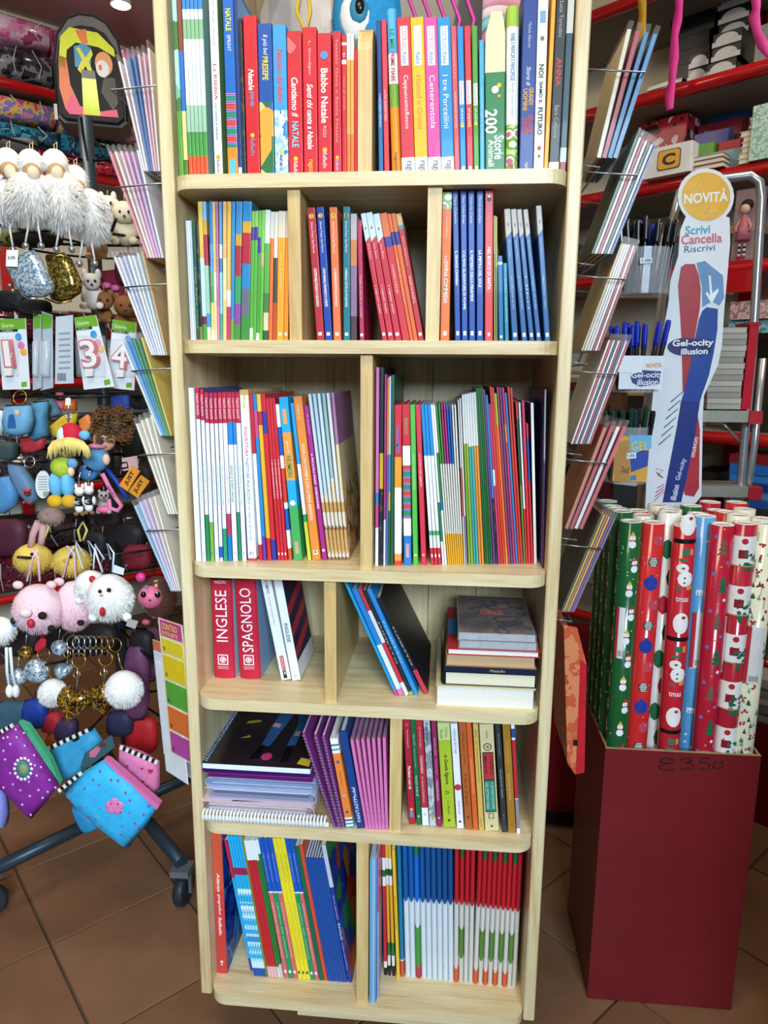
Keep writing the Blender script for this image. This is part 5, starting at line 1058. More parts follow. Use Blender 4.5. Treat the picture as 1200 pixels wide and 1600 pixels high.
def front_roll(kind, xt, yt, xr, Y, label, yr=1165, sticker=None):
    T, Rm = at(xt, yt, Y), at(xr, yr, Y); d = (Rm-T); k = (T.z-.0055)/(T.z-Rm.z); Bt = T+d*k
    r, H = roll(kind, (max(BX0+.024, min(BX1-.024, Bt.x)), Y, .0055), T, label)
    if sticker:
        z0, z1, u0, u1 = sticker
        b = MB(); patch(b, u0, u1, H*z0, H*z1, 0, RR, 5, .0009); patch(b, u0, u0+(u1-u0)*.35, H*z0, H*z1, 1, RR, 3, .0012)
        for j in range(6): patch(b, u0+(u1-u0)*(.45+.08*j), u0+(u1-u0)*(.48+.08*j), H*z0+.004, H*z0+.014, 2, RR, 1, .0012)
        b.build('sticker', [mat('e8e6e4', .4), mat('c03440', .4), mat('202020', .5)], r)
    return r
YF = BY0+tk+RR+.0005
front_roll('snowman', 986, 814, 962.5, YF, 'dark green snowman-print roll at the front left of the carton', sticker=(.74, .84, -.018, -.004))
front_roll('bauble', 1021, 816, 993, YF, 'red bauble-print roll, second in the carton front row')
front_roll('santa', 1070, 821, 1044, YF, 'red roll with white-bearded man and snowman print, front row')
front_roll('tree', 1129, 819, 1098.5, YF, 'crimson fir-tree roll between the blue roll and the gift-print roll', sticker=(.72, .83, .010, .018))
front_roll('gift', 1164, 817, 1131.5, YF, 'white and red gift-print roll, second from the carton right corner')
front_roll('holly', 1199, 818, 1163, YF, 'cream holly-print roll at the carton right corner', sticker=(.70, .81, -.022, .008))
front_roll('leaf', 1046, 800, 1017.5, YF+.033, 'white leaf-print roll behind the bauble and bearded-man rolls')
front_roll('blue', 1101, 806, 1072, YF+.030, 'light blue roll behind the crimson fir-tree roll', sticker=(.71, .82, -.012, .006))
kinds = ['snowman', 'bauble', 'leaf', 'santa', 'blue', 'tree', 'holly']
zt = at(986, 814, YF).z
cnt = 0
for j, Y in enumerate((YF+.037, YF+.0745, YF+.112, YF+.149, )):
    for i in range(6):
        x = BX0+.024+i*.0408
        if j == 0 and i in (1, 3): continue
        if j == 0: x += {2: 0.012, 4: 0.006}.get(i, 0)
        kind = 'snowman' if i == 0 else kinds[(i*3+j*2+1) % 7]
        row = ['second', 'third', 'fourth', 'back'][j]
        dz = random.uniform(-.012, .010); tilt = (i-2)*.006
        roll(kind, (x, Y, .0055), (x+tilt*.8, Y+.004, zt+dz), f'{ROLLS[kind][1]}, {nth(i+1)} from left in {row} row', decals=(i == 0), cut=0)

# ------------------------------------------------------------------ pen display in front of the right shelving
YD = .43
def dp(x, y, off=0.0): p = at(x, y, YD-off); return (p.x, p.z)
def c4(x, y): return (880+x/3.75, 260+y/3.75)
def c5(x, y): return (880+x/3.75, 480+y/3.75)
q0 = at(1050, 800, YD)
disp = thing('pen_display', 'tall white cardboard pen display with a round yellow sign', 'display', (q0.x, YD, q0.z))
FR = lambda off: frame((-q0.x, -off, -q0.z), (1, 0, 0), (0, 0, 1))
circ = [(1103+44*math.cos(a), 307+44*math.sin(a)) for a in [math.radians(t) for t in range(-225, 50, 15)]]
board = [(1008, 800), (1012, 700), (1022, 600), (1036, 520), (1045, 470), (1047, 440), (1060, 400), (1063, 360)]+circ+[(1140, 340), (1141, 380), (1132, 480), (1128, 540), (1122, 570), (1100, 618), (1098, 650), (1096, 775), (1088, 785), (1070, 800)]
b = MB(); b.prism([dp(*q) for q in board], 0, .005, 0, FR(-.005)); dboard = b.build('board', mat('e9ecf0', .35, 0, .03, 20, .2), disp)
def dprint(nm, pts, off, colr, rough=.35):
    b = MB(); b.prism([dp(*q) for q in pts], 0, .0004, 0, FR(off)); return b.build(nm, mat(colr, rough, 0, .08, 30), dboard)
def dtext(s, x, y, w, h, off, colr, rot=0, bold=.02, shear=0.0):
    a = at(x, y, YD); l = w/FPX*(YD+1.0); hh = h/FPX*(YD+1.0); c_, s_ = math.cos(math.radians(rot)), math.sin(math.radians(rot))
    b = MB(); put_text(b, s, frame((a.x-q0.x, -off, a.z-q0.z), (c_, 0, s_), (-s_, 0, c_)), l, hh, 0, shear, bold, 3); return b.build('lettering', mat(colr, .4, 0, 0), dboard)
dprint('sign_disc', [(1103+38*math.cos(math.radians(t)), 307+38*math.sin(math.radians(t))) for t in range(0, 360, 12)], .0004, 'efb42c')
dtext('NOVITÀ', 1103, 307, 60, 17, .0012, 'f4f4f0', 3, .03)
for pts in ([(1083, 297), (1092, 284), (1088, 293), (1094, 291)], [(1100, 336), (1108, 322), (1105, 331), (1113, 332), (1121, 330)]):
    b = MB(); b.tube([(*dp(*q, 0)[:1], 0, dp(*q, 0)[1]) for q in pts], .0006, 4, 0, Matrix.Translation((-q0.x, -.001, -q0.z))); b.build('sketch_line', mat('f4f0e0', .4), dboard)
dtext('Scrivi', 1090, 359, 34, 12, .0006, '58a0c4', 3, .02)
dtext('Cancella', 1096, 373, 56, 13, .0006, 'd06470', 3, .02)
dtext('Riscrivi', 1093, 388, 42, 9, .0006, '3a5878', 4, 0)
dprint('red_pen_print', [c4(*q) for q in ((690, 590), (715, 572), (770, 572), (795, 640), (806, 720), (800, 830), (770, 1000), (745, 1290), (745, 1340), (700, 1320), (692, 1000), (683, 850), (672, 700))], .0004, 'b03238')
dprint('red_pen_print', [c5(*q) for q in ((790, 640), (800, 720), (795, 1060), (765, 1110), (712, 1100), (700, 1040), (740, 830), (765, 760))], .0004, 'b43840')
dprint('sketch_patch', [c4(*q) for q in ((780, 565), (830, 555), (935, 640), (942, 770), (915, 815), (870, 790), (815, 825), (812, 700))], .0004, '6a94c0')
dprint('blue_pen_print', [c5(*q) for q in ((815, 20), (840, 0), (905, 10), (902, 130), (882, 260), (852, 400), (812, 512), (800, 552), (690, 552), (712, 480), (745, 330), (770, 190), (795, 70))], .0010, '22489a')
dprint('blue_pen_print', [c5(*q) for q in ((800, 552), (770, 760), (722, 1000), (690, 1142), (582, 1142), (612, 980), (662, 720), (690, 552))], .0010, '243880')
dprint('white_arrow_print', [c4(*q) for q in ((850, 640), (862, 640), (872, 745), (905, 715), (908, 730), (868, 808), (832, 745), (842, 735), (858, 760))], .0014, 'eef2f6')
dprint('logo_plate', [(c5(735+105*math.cos(math.radians(t))-20, 232+52*math.sin(math.radians(t)))) for t in range(0, 360, 15)]+[], .0014, '262a68')
dprint('logo_plate', [c5(*q) for q in ((690, 185), (880, 190), (860, 270), (680, 280))], .0022, '262a68')
dtext('Gel-ocity', *c5(757, 214), 58, 12, .0032, 'f0f2f6', 2, .03)
dtext('illusion', *c5(765, 259), 38, 9, .0032, 'f0f2f6', 2, .03)
for k, (x, y) in enumerate(((630, 530), (615, 580), (600, 630), (590, 680), (575, 730), (560, 780))):
    b = MB(); a, e = dp(*c5(x, y+25)), dp(*c5(x+70, y-35)); b.tube([(a[0], 0, a[1]), (e[0], 0, e[1])], .0011, 4, 0, Matrix.Translation((-q0.x, -.0008, -q0.z))); b.build('sketch_line', mat('5a7a9a', .5), dboard)
b = MB(); b.tube([(dp(*c5(x, y))[0], 0, dp(*c5(x, y))[1]) for x, y in ((540, 945), (585, 955), (555, 985), (585, 1000), (545, 965), (565, 990))], .0007, 4, 0, Matrix.Translation((-q0.x, -.0008, -q0.z))); b.build('sketch_line', mat('c04858', .5), dboard)
for k in range(4):
    b = MB(); a, e = dp(*c5(530+6*k, 1135-25*k)), dp(*c5(590, 1080-14*k)); b.tube([(a[0], 0, a[1]), (e[0], 0, e[1])], .0009, 4, 0, Matrix.Translation((-q0.x, -.0008, -q0.z))); b.build('sketch_line', mat('c05868', .5), dboard)
dtext('illusion', *c5(652, 1085), 24, 9, .0016, 'e8eaf2', 82, .02)
dtext('Gel-ocity', *c5(690, 950), 34, 9, .0016, 'c8d0e8', 78, .02)
dtext('illusion', *c5(764, 820), 30, 8, .0012, 'f0d8d8', 84, .02)
# cups
ACR = mat('dfe6ee', .06, 0, 0, 40, .8, .20)
def cup(x0, x1, yt, yb, Y, tier):
    a, e, t_, bt = at(x0, yb, Y).x, at(x1, yb, Y).x, at((x0+x1)/2, yt, Y).z, at((x0+x1)/2, yb, Y).z
    cx, w = (a+e)/2, (e-a)/2; n = 12
    out = [(cx+w*math.cos(PI+PI*k/n), Y+.045+.045*math.sin(PI+PI*k/n)) for k in range(n+1)]
    out = [(cx-w, Y+.085)]+out+[(cx+w, Y+.085)]
    inn = [(cx+(x-cx)*.955, y+(.002 if y < Y+.08 else -.002)) for x, y in out]
    b = MB(); N = len(out); iv = Matrix.Translation((-q0.x, -YD, -q0.z))
    vs = [(x, y, z) for z in (bt, t_) for x, y in out+inn]; fs = []
    for k in range(N):
        j = (k+1) % N; fs += [(k, j, 2*N+j, 2*N+k), (N+j, N+k, 3*N+k, 3*N+j), (2*N+k, 2*N+j, 3*N+j, 3*N+k)]
    b.add(vs, fs, 0, False, iv); b.prism(out, bt-.002, bt, 0, iv); b.build('clear_cup', ACR, disp)
    return cx, w, bt, t_
PENP = {}
def pen(loc, tilt, az, colr, cap, H, label, group):
    r = thing('pen', label, 'pen', loc, (tilt*math.sin(az), tilt*math.cos(az), 0), group)
    b = MB(); b.lathe([(.0012, 0), (.0036, .012), (.0040, .02), (.0042, H*.68), (.0042, H*.70)], 8); b.build('barrel', mat(colr, .3, 0, .05, 40, .3), r)
    b = MB(); b.lathe([(.0050, H*.66), (.0052, H*.95), (.0040, H), (.0, H+.001)], 8); b.box((-.0012, -.0072, H*.70), (.0012, -.0046, H*.97)); b.build('cap', mat(cap, .25, 0, .05, 40, .3), r)
YC = .315
cups = [cup(970, 1057, 384, 456, YC, 0), cup(962, 1039, 556, 612, YC, 1), cup(950, 1019, 668, 756, YC, 2)]
penspec = [([('101014', '18181c')]*17+[('1a1a1e', '1c3ab0')]*3, 'black ballpoint pen in the upper clear cup', 'blue-capped pen among the black ones in upper cup', .125),
           ([('14141a', '1c30b8')]*12+[('141418', '2a9ad0'), ('3a8a30', '58a83a')], 'blue-capped pen in the middle cup', 'odd-coloured pen in the middle cup', .12),
           ([('12302a', '143a30')]*6+[('101216', '16181c')]*6+[('1a6a90', '2a90c0')], 'dark pen in the lowest cup', 'light blue pen in the lowest cup', .135)]
for ci, ((cx, w, bt, t_), (lst, lab, lab2, H)) in enumerate(zip(cups, penspec)):
    n = len(lst); base = lst[0]
    for i, (cc, cp) in enumerate(lst):
        row, col_ = divmod(i, 7)
        x = cx-w*.80+w*1.6*(col_+.5*(row % 2)*.8)/6.6; y = YC+.022+row*.021
        odd = (cc, cp) != base and not (ci == 2 and cc == '101216')
        tl = (x-cx)/w*.16+random.uniform(-.05, .05)
        pen((x, y, bt+.0006), tl, 0, cc, cp, H*random.uniform(.95, 1.05), (lab2 if odd else lab)+f', {nth(row+1)} row, {nth(col_+1)} from left', 'pens in the display cups')
def plate(x0, x1, y0, y1, Y, colr, nm, parts, label):
    a, e = at(x0, y1, Y), at(x1, y0, Y)
    b = MB(); b.box((a.x-q0.x, Y-YD, a.z-q0.z), (e.x-q0.x, Y-YD+.0012, e.z-q0.z)); o = b.build(nm, mat(colr, .4, 0, .03, 20), disp); o['label'] = label
    return o
def pprint(pts, Y, colr):
    b = MB(); vs = [(at(x, y, Y).x-q0.x, Y-YD, at(x, y, Y).z-q0.z) for x, y in pts]; b.add(vs, [tuple(reversed(range(len(vs))))]); return b.build('printed_patch', mat(colr, .4, 0, .05), disp)
def ptext(s, x, y, w, h, Y, colr, rot=0):
    a = at(x, y, Y); c_, s_ = math.cos(math.radians(rot)), math.sin(math.radians(rot))
    b = MB(); put_text(b, s, frame((a.x-q0.x, Y-YD, a.z-q0.z), (c_, 0, s_), (-s_, 0, c_)), w/FPX*(Y+1), h/FPX*(Y+1), 0, 0, .02, 3); b.build('lettering', mat(colr, .4, 0, 0), disp)
Yp = YC-.004
plate(966, 1038, 556, 608, Yp, 'e6e8ec', 'logo_card', None, 'white logo card on the middle cup')
plate(966, 1005, 557, 582, Yp-.0015, 'eceef0', 'price_card', None, 'small white price card')
pprint([(985, 588), (1000, 578), (1033, 580), (1030, 600), (1000, 604), (988, 598)], Yp-.0008, '2a3478')
ptext('Gel-ocity', 1011, 587, 46, 11, Yp-.0022, 'e8ecf4', 2); ptext('illusion', 1012, 597, 30, 9, Yp-.0018, 'e8ecf4', 2)
ptext('NOVITÀ', 1022, 570, 22, 8, Yp-.0008, 'e0a030', 2)
plate(957, 1016, 682, 752, Yp, 'd8a03a', 'gel_card', None, 'yellow and blue gel card on the lowest cup')
pprint([(984, 680), (1018, 680), (1018, 700), (985, 712)], Yp-.0005, '6ab4dc'); pprint([(984, 712), (1014, 700), (1012, 728), (986, 738)], Yp-.0005, '2a48a0'); pprint([(958, 690), (983, 688), (984, 752), (960, 752)], Yp-.0005, 'b8843a'); pprint([(985, 744), (994, 742), (994, 750), (985, 751)], Yp-.0008, '2a80c0')
ptext('GEL', 1000, 697, 26, 14, Yp-.0012, 'e8c050', 3); ptext('BIC', 977, 734, 9, 12, Yp-.0008, '6a5030', 80)
pprint([(979, 708), (994, 707), (994, 716), (979, 717)], Yp-.0012, 'e8eaec')
ptext('1,50', 986, 712, 11, 5, Yp-.0016, '404048')
a = at(1009, 407, YC-.002)
pprint([(1000, 403), (1019, 402), (1019, 411), (1000, 412)], YC-.003, 'e4e6ea'); ptext('1,00', 1010, 407, 13, 5, YC-.0036, '505058')

# ------------------------------------------------------------------ red shelving along the right wall
class Plane:
    """a vertical plane: local x runs to the right along it, y into the wall, z up"""
    def __init__(s, p0, ang): s.p0 = Vector((p0[0], p0[1], 0)); s.x = Vector((math.cos(ang), math.sin(ang), 0)); s.n = Vector((-math.sin(ang), math.cos(ang), 0)); s.ang = ang
    def sz(s, px, py, off=0.0):
        p = s.p0+s.n*off; d = ray(px, py); t = (p-CAM).dot(s.n)/d.dot(s.n); q = CAM+d*t; return (q-p).dot(s.x), q.z
    def pos(s, sx, off, z): q = s.p0+s.x*sx+s.n*off; return Vector((q.x, q.y, z))
RP = Plane((.855, .90), math.radians(-40)); LP = Plane((-1.25, 1.65), math.radians(45))
RED = mat('b8141c', .25, 0, .05, 6, .5); REDD = mat('7c1014', .4, 0, .05, 6); GREY = mat('8a857c', .7, 0, .08, 6)
def shelving(P, label, zs, s0, s1, dep, uprights, name='shelving'):
    r = thing(name, label, 'shelving', P.pos((s0+s1)/2, 0, 0), (0, 0, P.ang)); w = (s1-s0)/2
    for z in zs:
        b = MB(); b.box((-w, .012, z-.03), (w, dep, z)); b.build('shelf_board', GREY, r)
        b = MB(); b.tube([(-w, .010, z-.016), (w, .010, z-.016)], .017, 12); b.build('shelf_edge', RED, r)
    for sx in uprights:
        b = MB(); b.box((sx-(s0+s1)/2-.02, dep-.03, .0), (sx-(s0+s1)/2+.02, dep, 2.40)); b.build('upright', RED, r)
    return r
zA = RP.sz(1100, 118)[1]; zB = RP.sz(1100, 268)[1]; zC = RP.sz(1150, 408)[1]; zT = RP.sz(985, 4)[1]
shelving(RP, 'red metal shelving along the right wall', [zT+.02, zA, zB, zC, .98, .72, .40, .12], -1.0, .75, .30, (-.75, -.1, .6))
def sbox(P, name, label, cat, px0, px1, py0, py1, off, dep, colr, group=None, zbase=None, parts=None, m=None):
    """an upright box on the shelving; px0..px1 by py0 (top)..py1 (bottom) at its front"""
    s0, zb = P.sz(px0, py1, off); s1, _ = P.sz(px1, py1, off); zt = P.sz((px0+px1)/2, py0, off)[1]
    if zbase is not None: zb = zbase
    r = thing(name, label, cat, P.pos((s0+s1)/2, off, zb), (0, 0, P.ang), group); w = abs(s1-s0)/2; h = max(.004, zt-zb)
    b = MB(); e = min(.0025, h*.2, w*.2)
    b.prism([(-w+e, 0), (w-e, 0), (w, e), (w, dep), (-w, dep), (-w, e)], 0, h); b.build('body', m or mat(colr, .35, 0, .06, 30, .2), r)
    return r, w, h
E_ = .0006
# shelf A: stacks of black packs with grey lips
GA = 'black packs on the upper red shelf'
def pack(px0, px1, n, off, zb, dz, lab, lip=True):
    s0 = RP.sz(px0, 110, off)[0]; s1 = RP.sz(px1, 110, off)[0]; w = (s1-s0)/2
    for k in range(n):
        j = random.uniform(-.006, .006)
        r = thing('boxed_pack', f'{lab}, {nth(k+1)} from the bottom', 'pack', RP.pos((s0+s1)/2+j, off, zb+E_+k*dz), (0, 0, RP.ang), GA)
        b = MB(); b.box((-w, .004, 0), (w, .12, dz-.001)); b.build('body', mat('0e0e10', .3, 0, .2, 30, .3), r)
        if lip:
            b = MB(); b.box((-w, 0, 0), (w, .004, dz*.35)); N = 10
            b.prism([(w*.8*math.cos(PI*q/N), dz*.35+dz*.5*math.sin(PI*q/N)) for q in range(N+1)], -.0035, -.0005, 0, frame((0, 0, 0), (1, 0, 0), (0, 0, 1))); b.build('lip', mat('a8aaae', .35, .3, .1, 60), r)
zA_ = zA
pack(1108, 1152, 3, .02, zA_, .032, 'lipped black pack, middle stack on upper right shelf')
pack(1114, 1160, 7, .15, zA_, .034, 'lipped black pack, tall stack on upper right shelf')
pack(1076, 1106, 2, .02, zA_, .032, 'lipped black pack, low stack on upper right shelf')
pack(1045, 1105, 8, .15, zA_, .034, 'plain black pack, back stack on upper right shelf', False)
pack(1015, 1068, 2, .03, zA_, .012, 'flat thin pack, left end of upper right shelf')
sbox(RP, 'boxed_pack', 'grey-fronted tall pack at the right end of upper red shelf', 'pack', 1176, 1200, 40, 100, .03, .1, '8a8a8c', GA, zA_+E_)
def ribbon(label, pts, wpx, colr, P=RP, off=-.06):
    q = [P.sz(x, y, off) for x, y in pts]; r = thing('ribbon', label, 'ribbon', P.pos(q[0][0], off, q[0][1]), (0, 0, P.ang), 'hanging ribbons')
    w = wpx/FPX*1.1; b = MB(); vs = []
    for i, (sx, z) in enumerate(q):
        yy = .006*math.sin(i*1.7); vs += [(sx-q[0][0]-w*(.75 if i % 2 else 1), yy, z-q[0][1]), (sx-q[0][0]+w*(.75 if i % 2 else 1), yy-.004, z-q[0][1])]
    n = len(q); vs2 = [(x, y+.0008, z) for x, y, z in vs]; fs = []
    for i in range(n-1):
        a = 2*i; fs += [(a, a+1, a+3, a+2), (2*n+a+2, 2*n+a+3, 2*n+a+1, 2*n+a), (a, a+2, 2*n+a+2, 2*n+a), (a+3, a+1, 2*n+a+1, 2*n+a+3)]
    b.add(vs+vs2, fs, 0, True); b.build('strip', mat(colr, .5, 0, .05, 60), r)
ribbon('long bright pink ribbon hanging before the black packs', [(1062, -20), (1060, 10), (1059, 35), (1056, 60), (1053, 90), (1050, 120), (1048, 150), (1048, 172)], 13, 'e83aa0')
ribbon('curled pink ribbon at the right edge of the upper shelf', [(1180, -20), (1181, 10), (1179, 25), (1184, 50), (1192, 72), (1204, 88)], 13, 'd84098')
ribbon('yellow ribbon hanging behind the topmost right rack cards', [(1003, -20), (1003, 20), (1002, 60), (1000, 85)], 14, 'c89a20')
# shelf B
GB = 'stationery on the second red shelf'; zb = zB+E_
sbox(RP, 'gift_box', 'red box with small white and black figures left on the second shelf', 'box', 998, 1070, 186, 240, .10, .08, '', GB, zb, m=art(['c02430', 'c02430', 'b82028', 'e8d8d4', 'c02430', '301418'], 70, 'voronoi', .35))
r, w, h = sbox(RP, 'brand_sign', 'white box sign with black letter C on yellow tile', 'sign', 1003, 1077, 228, 284, -.03, .04, 'e6e4e0', GB, zb)
def rr(w_, h_, rad, cx=0, cz=0, n=4): return [(cx+sx*(w_-rad)+rad*math.cos(a), cz+sz*(h_-rad)+rad*math.sin(a)) for sx, sz, a0 in ((1, 1, 0), (-1, 1, PI/2), (-1, -1, PI), (1, -1, 1.5*PI)) for a in [a0+PI/2*k/n for k in range(n+1)]]
for i, (ww, hh, oo, cc) in enumerate(((.030, .024, .001, '181410'), (.028, .022, .0016, 'e8a420'))):
    b = MB(); b.prism(rr(ww, hh, .008, .006, h*.52), 0, .0006, 0, frame((0, -oo, 0), (1, 0, 0), (0, 0, 1))); b.build('sign_tile', mat(cc, .35), r)
b = MB(); put_text(b, 'C', frame((.006, -.0025, h*.52), (1, 0, 0), (0, 0, 1)), .034, .028, 0, 0, .04, 4); b.build('lettering', mat('241408', .4), r)
for (x0, x1, y0, y1, off, dp_, cc, lab) in ((1104, 1164, 172, 200, .22, .05, '2a5a90', 'blue notebook standing at the back of the second shelf'), (1088, 1156, 190, 225, .16, .05, '7a2030', 'maroon notebook before the blue one on second shelf'), (1082, 1136, 206, 240, .11, .04, '6a64a8', 'violet notebook before the maroon one on second shelf'), (1119, 1156, 220, 250, .075, .03, 'b83034', 'small red box beside the green one on second shelf'), (1078, 1114, 225, 250, .06, .03, '6aa83a', 'small green box with dark mark on second shelf'), (1076, 1158, 238, 262, .035, .02, '88a8b0', 'grey-blue flat book leaning on second shelf')):
    sbox(RP, 'notebook', lab, 'notebook', x0, x1, y0, y1, off, dp_, cc, GB, zb)
def flatstack(P, px0, px1, zb, hs, cols, off, dep, lab, group, name='book'):
    z = zb
    for k, (h_, cc) in enumerate(zip(hs, cols)):
        s0, s1 = P.sz(px0, 300, off)[0], P.sz(px1, 300, off)[0]; w = (s1-s0)/2; j = random.uniform(-.004, .004)
        r = thing(name, f'{lab}, {nth(k+1)} from the bottom', name.replace('_', ' ') if name != 'book' else 'book', P.pos((s0+s1)/2+j, off, z), (0, 0, P.ang), group)
        b = MB(); b.box((-w, 0, 0), (w, dep, h_*.14)); b.box((-w, 0, h_*.86), (w, dep, h_)); b.box((-w, dep-.002, h_*.14), (w, dep, h_*.86)); b.build('cover', mat(cc, .4, 0, .05), r)
        b = MB(); b.box((-w+.002, .002, h_*.14), (w-.002, dep-.002, h_*.86)); b.build('pages', PAGE, r); z += h_+.0004
flatstack(RP, 1080, 1126, zb, [.012, .012, .010], ['9a5a34', '8a4a2c', 'a8a08a'], -.012, .10, 'brown flat book in the low stack on second shelf', GB)
flatstack(RP, 1150, 1173, zb, [.012]*6, ['d8c890', 'e0d4a8', 'd4c48c', 'e4d8b0', 'd8cca0', 'dccf9a'], .0, .10, 'cream book in the neat stack on second shelf', GB)
sbox(RP, 'notebook', 'mint notebook with scale pattern at the right end of second shelf', 'notebook', 1167, 1205, 164, 262, -.012, .02, '', GB, zb, m=art(['bcd8cc', 'a4ccbc', 'd0e4d8', '8abaa8'], 110, 'dots', .4))
flatstack(RP, 1160, 1205, zb+.03+.06, [.006]*5, ['b0aa9a', 'c8c2b4', '9a9488', 'bab4a6', 'a8a296'], .06, .12, 'grey card sheet in the stack behind the mint notebook', GB)
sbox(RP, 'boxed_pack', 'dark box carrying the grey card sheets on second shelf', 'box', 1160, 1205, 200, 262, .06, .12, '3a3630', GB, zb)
# shelf C: doll in a clear bag, red drawer, textured packs
zc = zC+E_
r, w, h = sbox(RP, 'bagged_doll', 'rag doll in pink dress packed in a clear bag', 'doll', 1140, 1186, 296, 404, .02, .012, '', None, zc, m=mat('e0c0c4', .12, 0, .1, 60, .6, .30))
def lz(f): return h*f
b = MB(); b.ball((-.004, -.012, lz(.72)), (.012, .010, .013), 10); b.build('head', mat('e0b8a0', .6), r)
b = MB(); b.ball((-.002, -.008, lz(.77)), (.015, .011, .014), 10); b.build('hair', mat('1c1618', .7), r)
b = MB(); b.lathe([(.018, lz(.28)), (.014, lz(.42)), (.008, lz(.60)), (.004, lz(.64))], 12, 0, Matrix.Translation((-.004, -.012, 0))); b.build('dress', mat('b86878', .7, 0, .2, 80), r)
for sx in (-1, 1):
    b = MB()
    for k in range(5): b.lathe([(.0035, lz(.06)+k*.006), (.0035, lz(.06)+k*.006+.006)], 8, k % 2, Matrix.Translation((-.004+sx*.006, -.012, 0)))
    b.ball((-.004+sx*.006, -.015, lz(.05)), (.005, .008, .005), 8, 2); b.build('leg', [mat('e0d8d4', .6), mat('2a2428', .6), mat('a83444', .5)], r)
    b = MB(); b.tube([(-.004+sx*.008, -.012, lz(.58)), (-.004+sx*.018, -.016, lz(.46)), (-.004+sx*.014, -.018, lz(.40))], .0035, 6); b.build('arm', mat('c88a90', .6), r)
sbox(RP, 'drawer_front', 'glossy red drawer front under the bagged doll', 'drawer', 1128, 1180, 407, 458, -.005, .05, '', None, None, m=mat('b81820', .15, 0, .04, 8, .7))
GC = 'packs on the lower red shelves'
FB = [('2a2220', 'dark brown'), ('c8b48c', 'cream'), ('5a1a1e', 'wine-red'), ('3a4248', 'slate'), ('b89a6a', 'tan'), ('1c1a1c', 'black'), ('8a1c22', 'red'), ('d8d0c0', 'off-white'), ('46586a', 'blue-grey'), ('6a4a30', 'brown')]
for zi, (z_, nm_, mx_) in enumerate(((zC, 'doll', .13), (.98, 'fifth', .17), (.72, 'sixth', .17))):
    sx_ = -.95; k_ = zi*3
    while sx_ < (-.04, -.16, .0)[zi]:
        w_ = random.uniform(.05, .11); h_ = random.uniform(.6, 1.0)*mx_; cc_, cn_ = FB[k_ % 10]
        q_ = thing('boxed_pack', f'{cn_} box, {nth(k_-zi*3+1)} from the left on the {nm_} shelf, right wall', 'box', RP.pos(sx_+w_/2, .03+random.uniform(0, .05), z_+E_), (0, 0, RP.ang), GC)
        b = MB(); b.box((-w_/2+.002, 0, 0), (w_/2-.002, .16, h_*.8)); b.build('body', mat(cc_, .45, 0, .1, 20), q_); b = MB(); b.box((-w_/2+.001, -.001, h_*.8), (w_/2-.001, .161, h_)); b.build('lid', mat(FB[(k_+4) % 10][0], .45, 0, .1, 20), q_)
        sx_ += w_+.004; k_ += 1
for i, (x0, x1, y0, y1, cs, lab) in enumerate(((1138, 1205, 470, 500, ['d8a0a8', 'e8c8c4', 'b87a80', 'e0b8a8'], 'pink glittering pack below the red drawer'), (1136, 1205, 500, 522, ['6ab8c8', '9ad0d8', '4a98a8'], 'turquoise glittering pack below the pink one'), (1160, 1205, 528, 560, ['a8b868', 'c8d0a0', '88a050'], 'pale green pack right of the ladder'))):
    sbox(RP, 'wrapped_pack', lab, 'pack', x0, x1, y0, y1, .03+.02*i, .12, '', GC, None, m=art(cs, 60, 'noise', .2, .5))
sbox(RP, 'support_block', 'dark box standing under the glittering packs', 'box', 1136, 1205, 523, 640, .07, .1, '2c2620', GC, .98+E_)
for i, (y0, y1, cc) in enumerate(((712, 724, '8a1c28'), (725, 740, '2a70c0'), (741, 752, '3a80d0'), (753, 766, '1a3a88'), (767, 778, '5a90d0'), (779, 792, '2a5ab0'))):
    sbox(RP, 'folder', f'glossy {cname(cc)} folder, {nth(i+1)} from the top, lower right behind the ladder', 'folder', 1138, 1205, y0, y1, -.05, .16, cc, 'glossy folders at the lower right')
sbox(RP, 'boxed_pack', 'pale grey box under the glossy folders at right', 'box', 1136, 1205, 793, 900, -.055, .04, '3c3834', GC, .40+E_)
for i in range(5):
    sbox(RP, 'magazine_stack', f'grey magazine bundle, {nth(i+1)} from the top, beside the carton', 'magazines', 1170, 1215, 1062+i*13, 1073+i*13, -.10, .085, ['b8b8bc', '9a9a9e', 'c8c8cc', '8a8a90', 'a8a8ac'][i], 'magazine bundles by the carton')
p = RP.pos(RP.sz(1190, 1127, -.10)[0], -.04, 0); zz = RP.sz(1190, 1127, -.10)[1]
sbox(RP, 'red_pedestal', 'low red plinth carrying the grey magazine bundles', 'plinth', 1168, 1215, 1128, 1210, -.10, .085, '', None, .0005, m=REDD)
# aluminium step ladder
ALU = mat('c2c6ca', .28, .75, .05, 30); YLd = .60
def ld(x, y): p = at(x, y, YLd); return (p.x, p.y, p.z)
base = atz(1130, 1130, 0.0)
r = thing('step_ladder', 'aluminium step ladder with rounded top frame behind the pen display', 'ladder', (ld(1100, 700)[0], YLd, 0)); iv = Matrix.Translation((-r.location.x, -YLd, 0))
def bar(nm, pts, w=.011, m=ALU):
    b = MB(); b.tube(pts, w, 8, 0, iv); b.build(nm, m, r)
bx = ld(1155, 785); bl = ld(1000, 785)
bar('rail_frame', [(bl[0]-.01, YLd, .0005), bl, ld(1010, 640), ld(1030, 500), ld(1052, 340), ld(1062, 300), ld(1085, 282), ld(1136, 279), ld(1172, 274), ld(1187, 284), ld(1190, 310), ld(1175, 560), ld(1163, 690), bx, (bx[0]-.012, YLd, .0005)], .009)
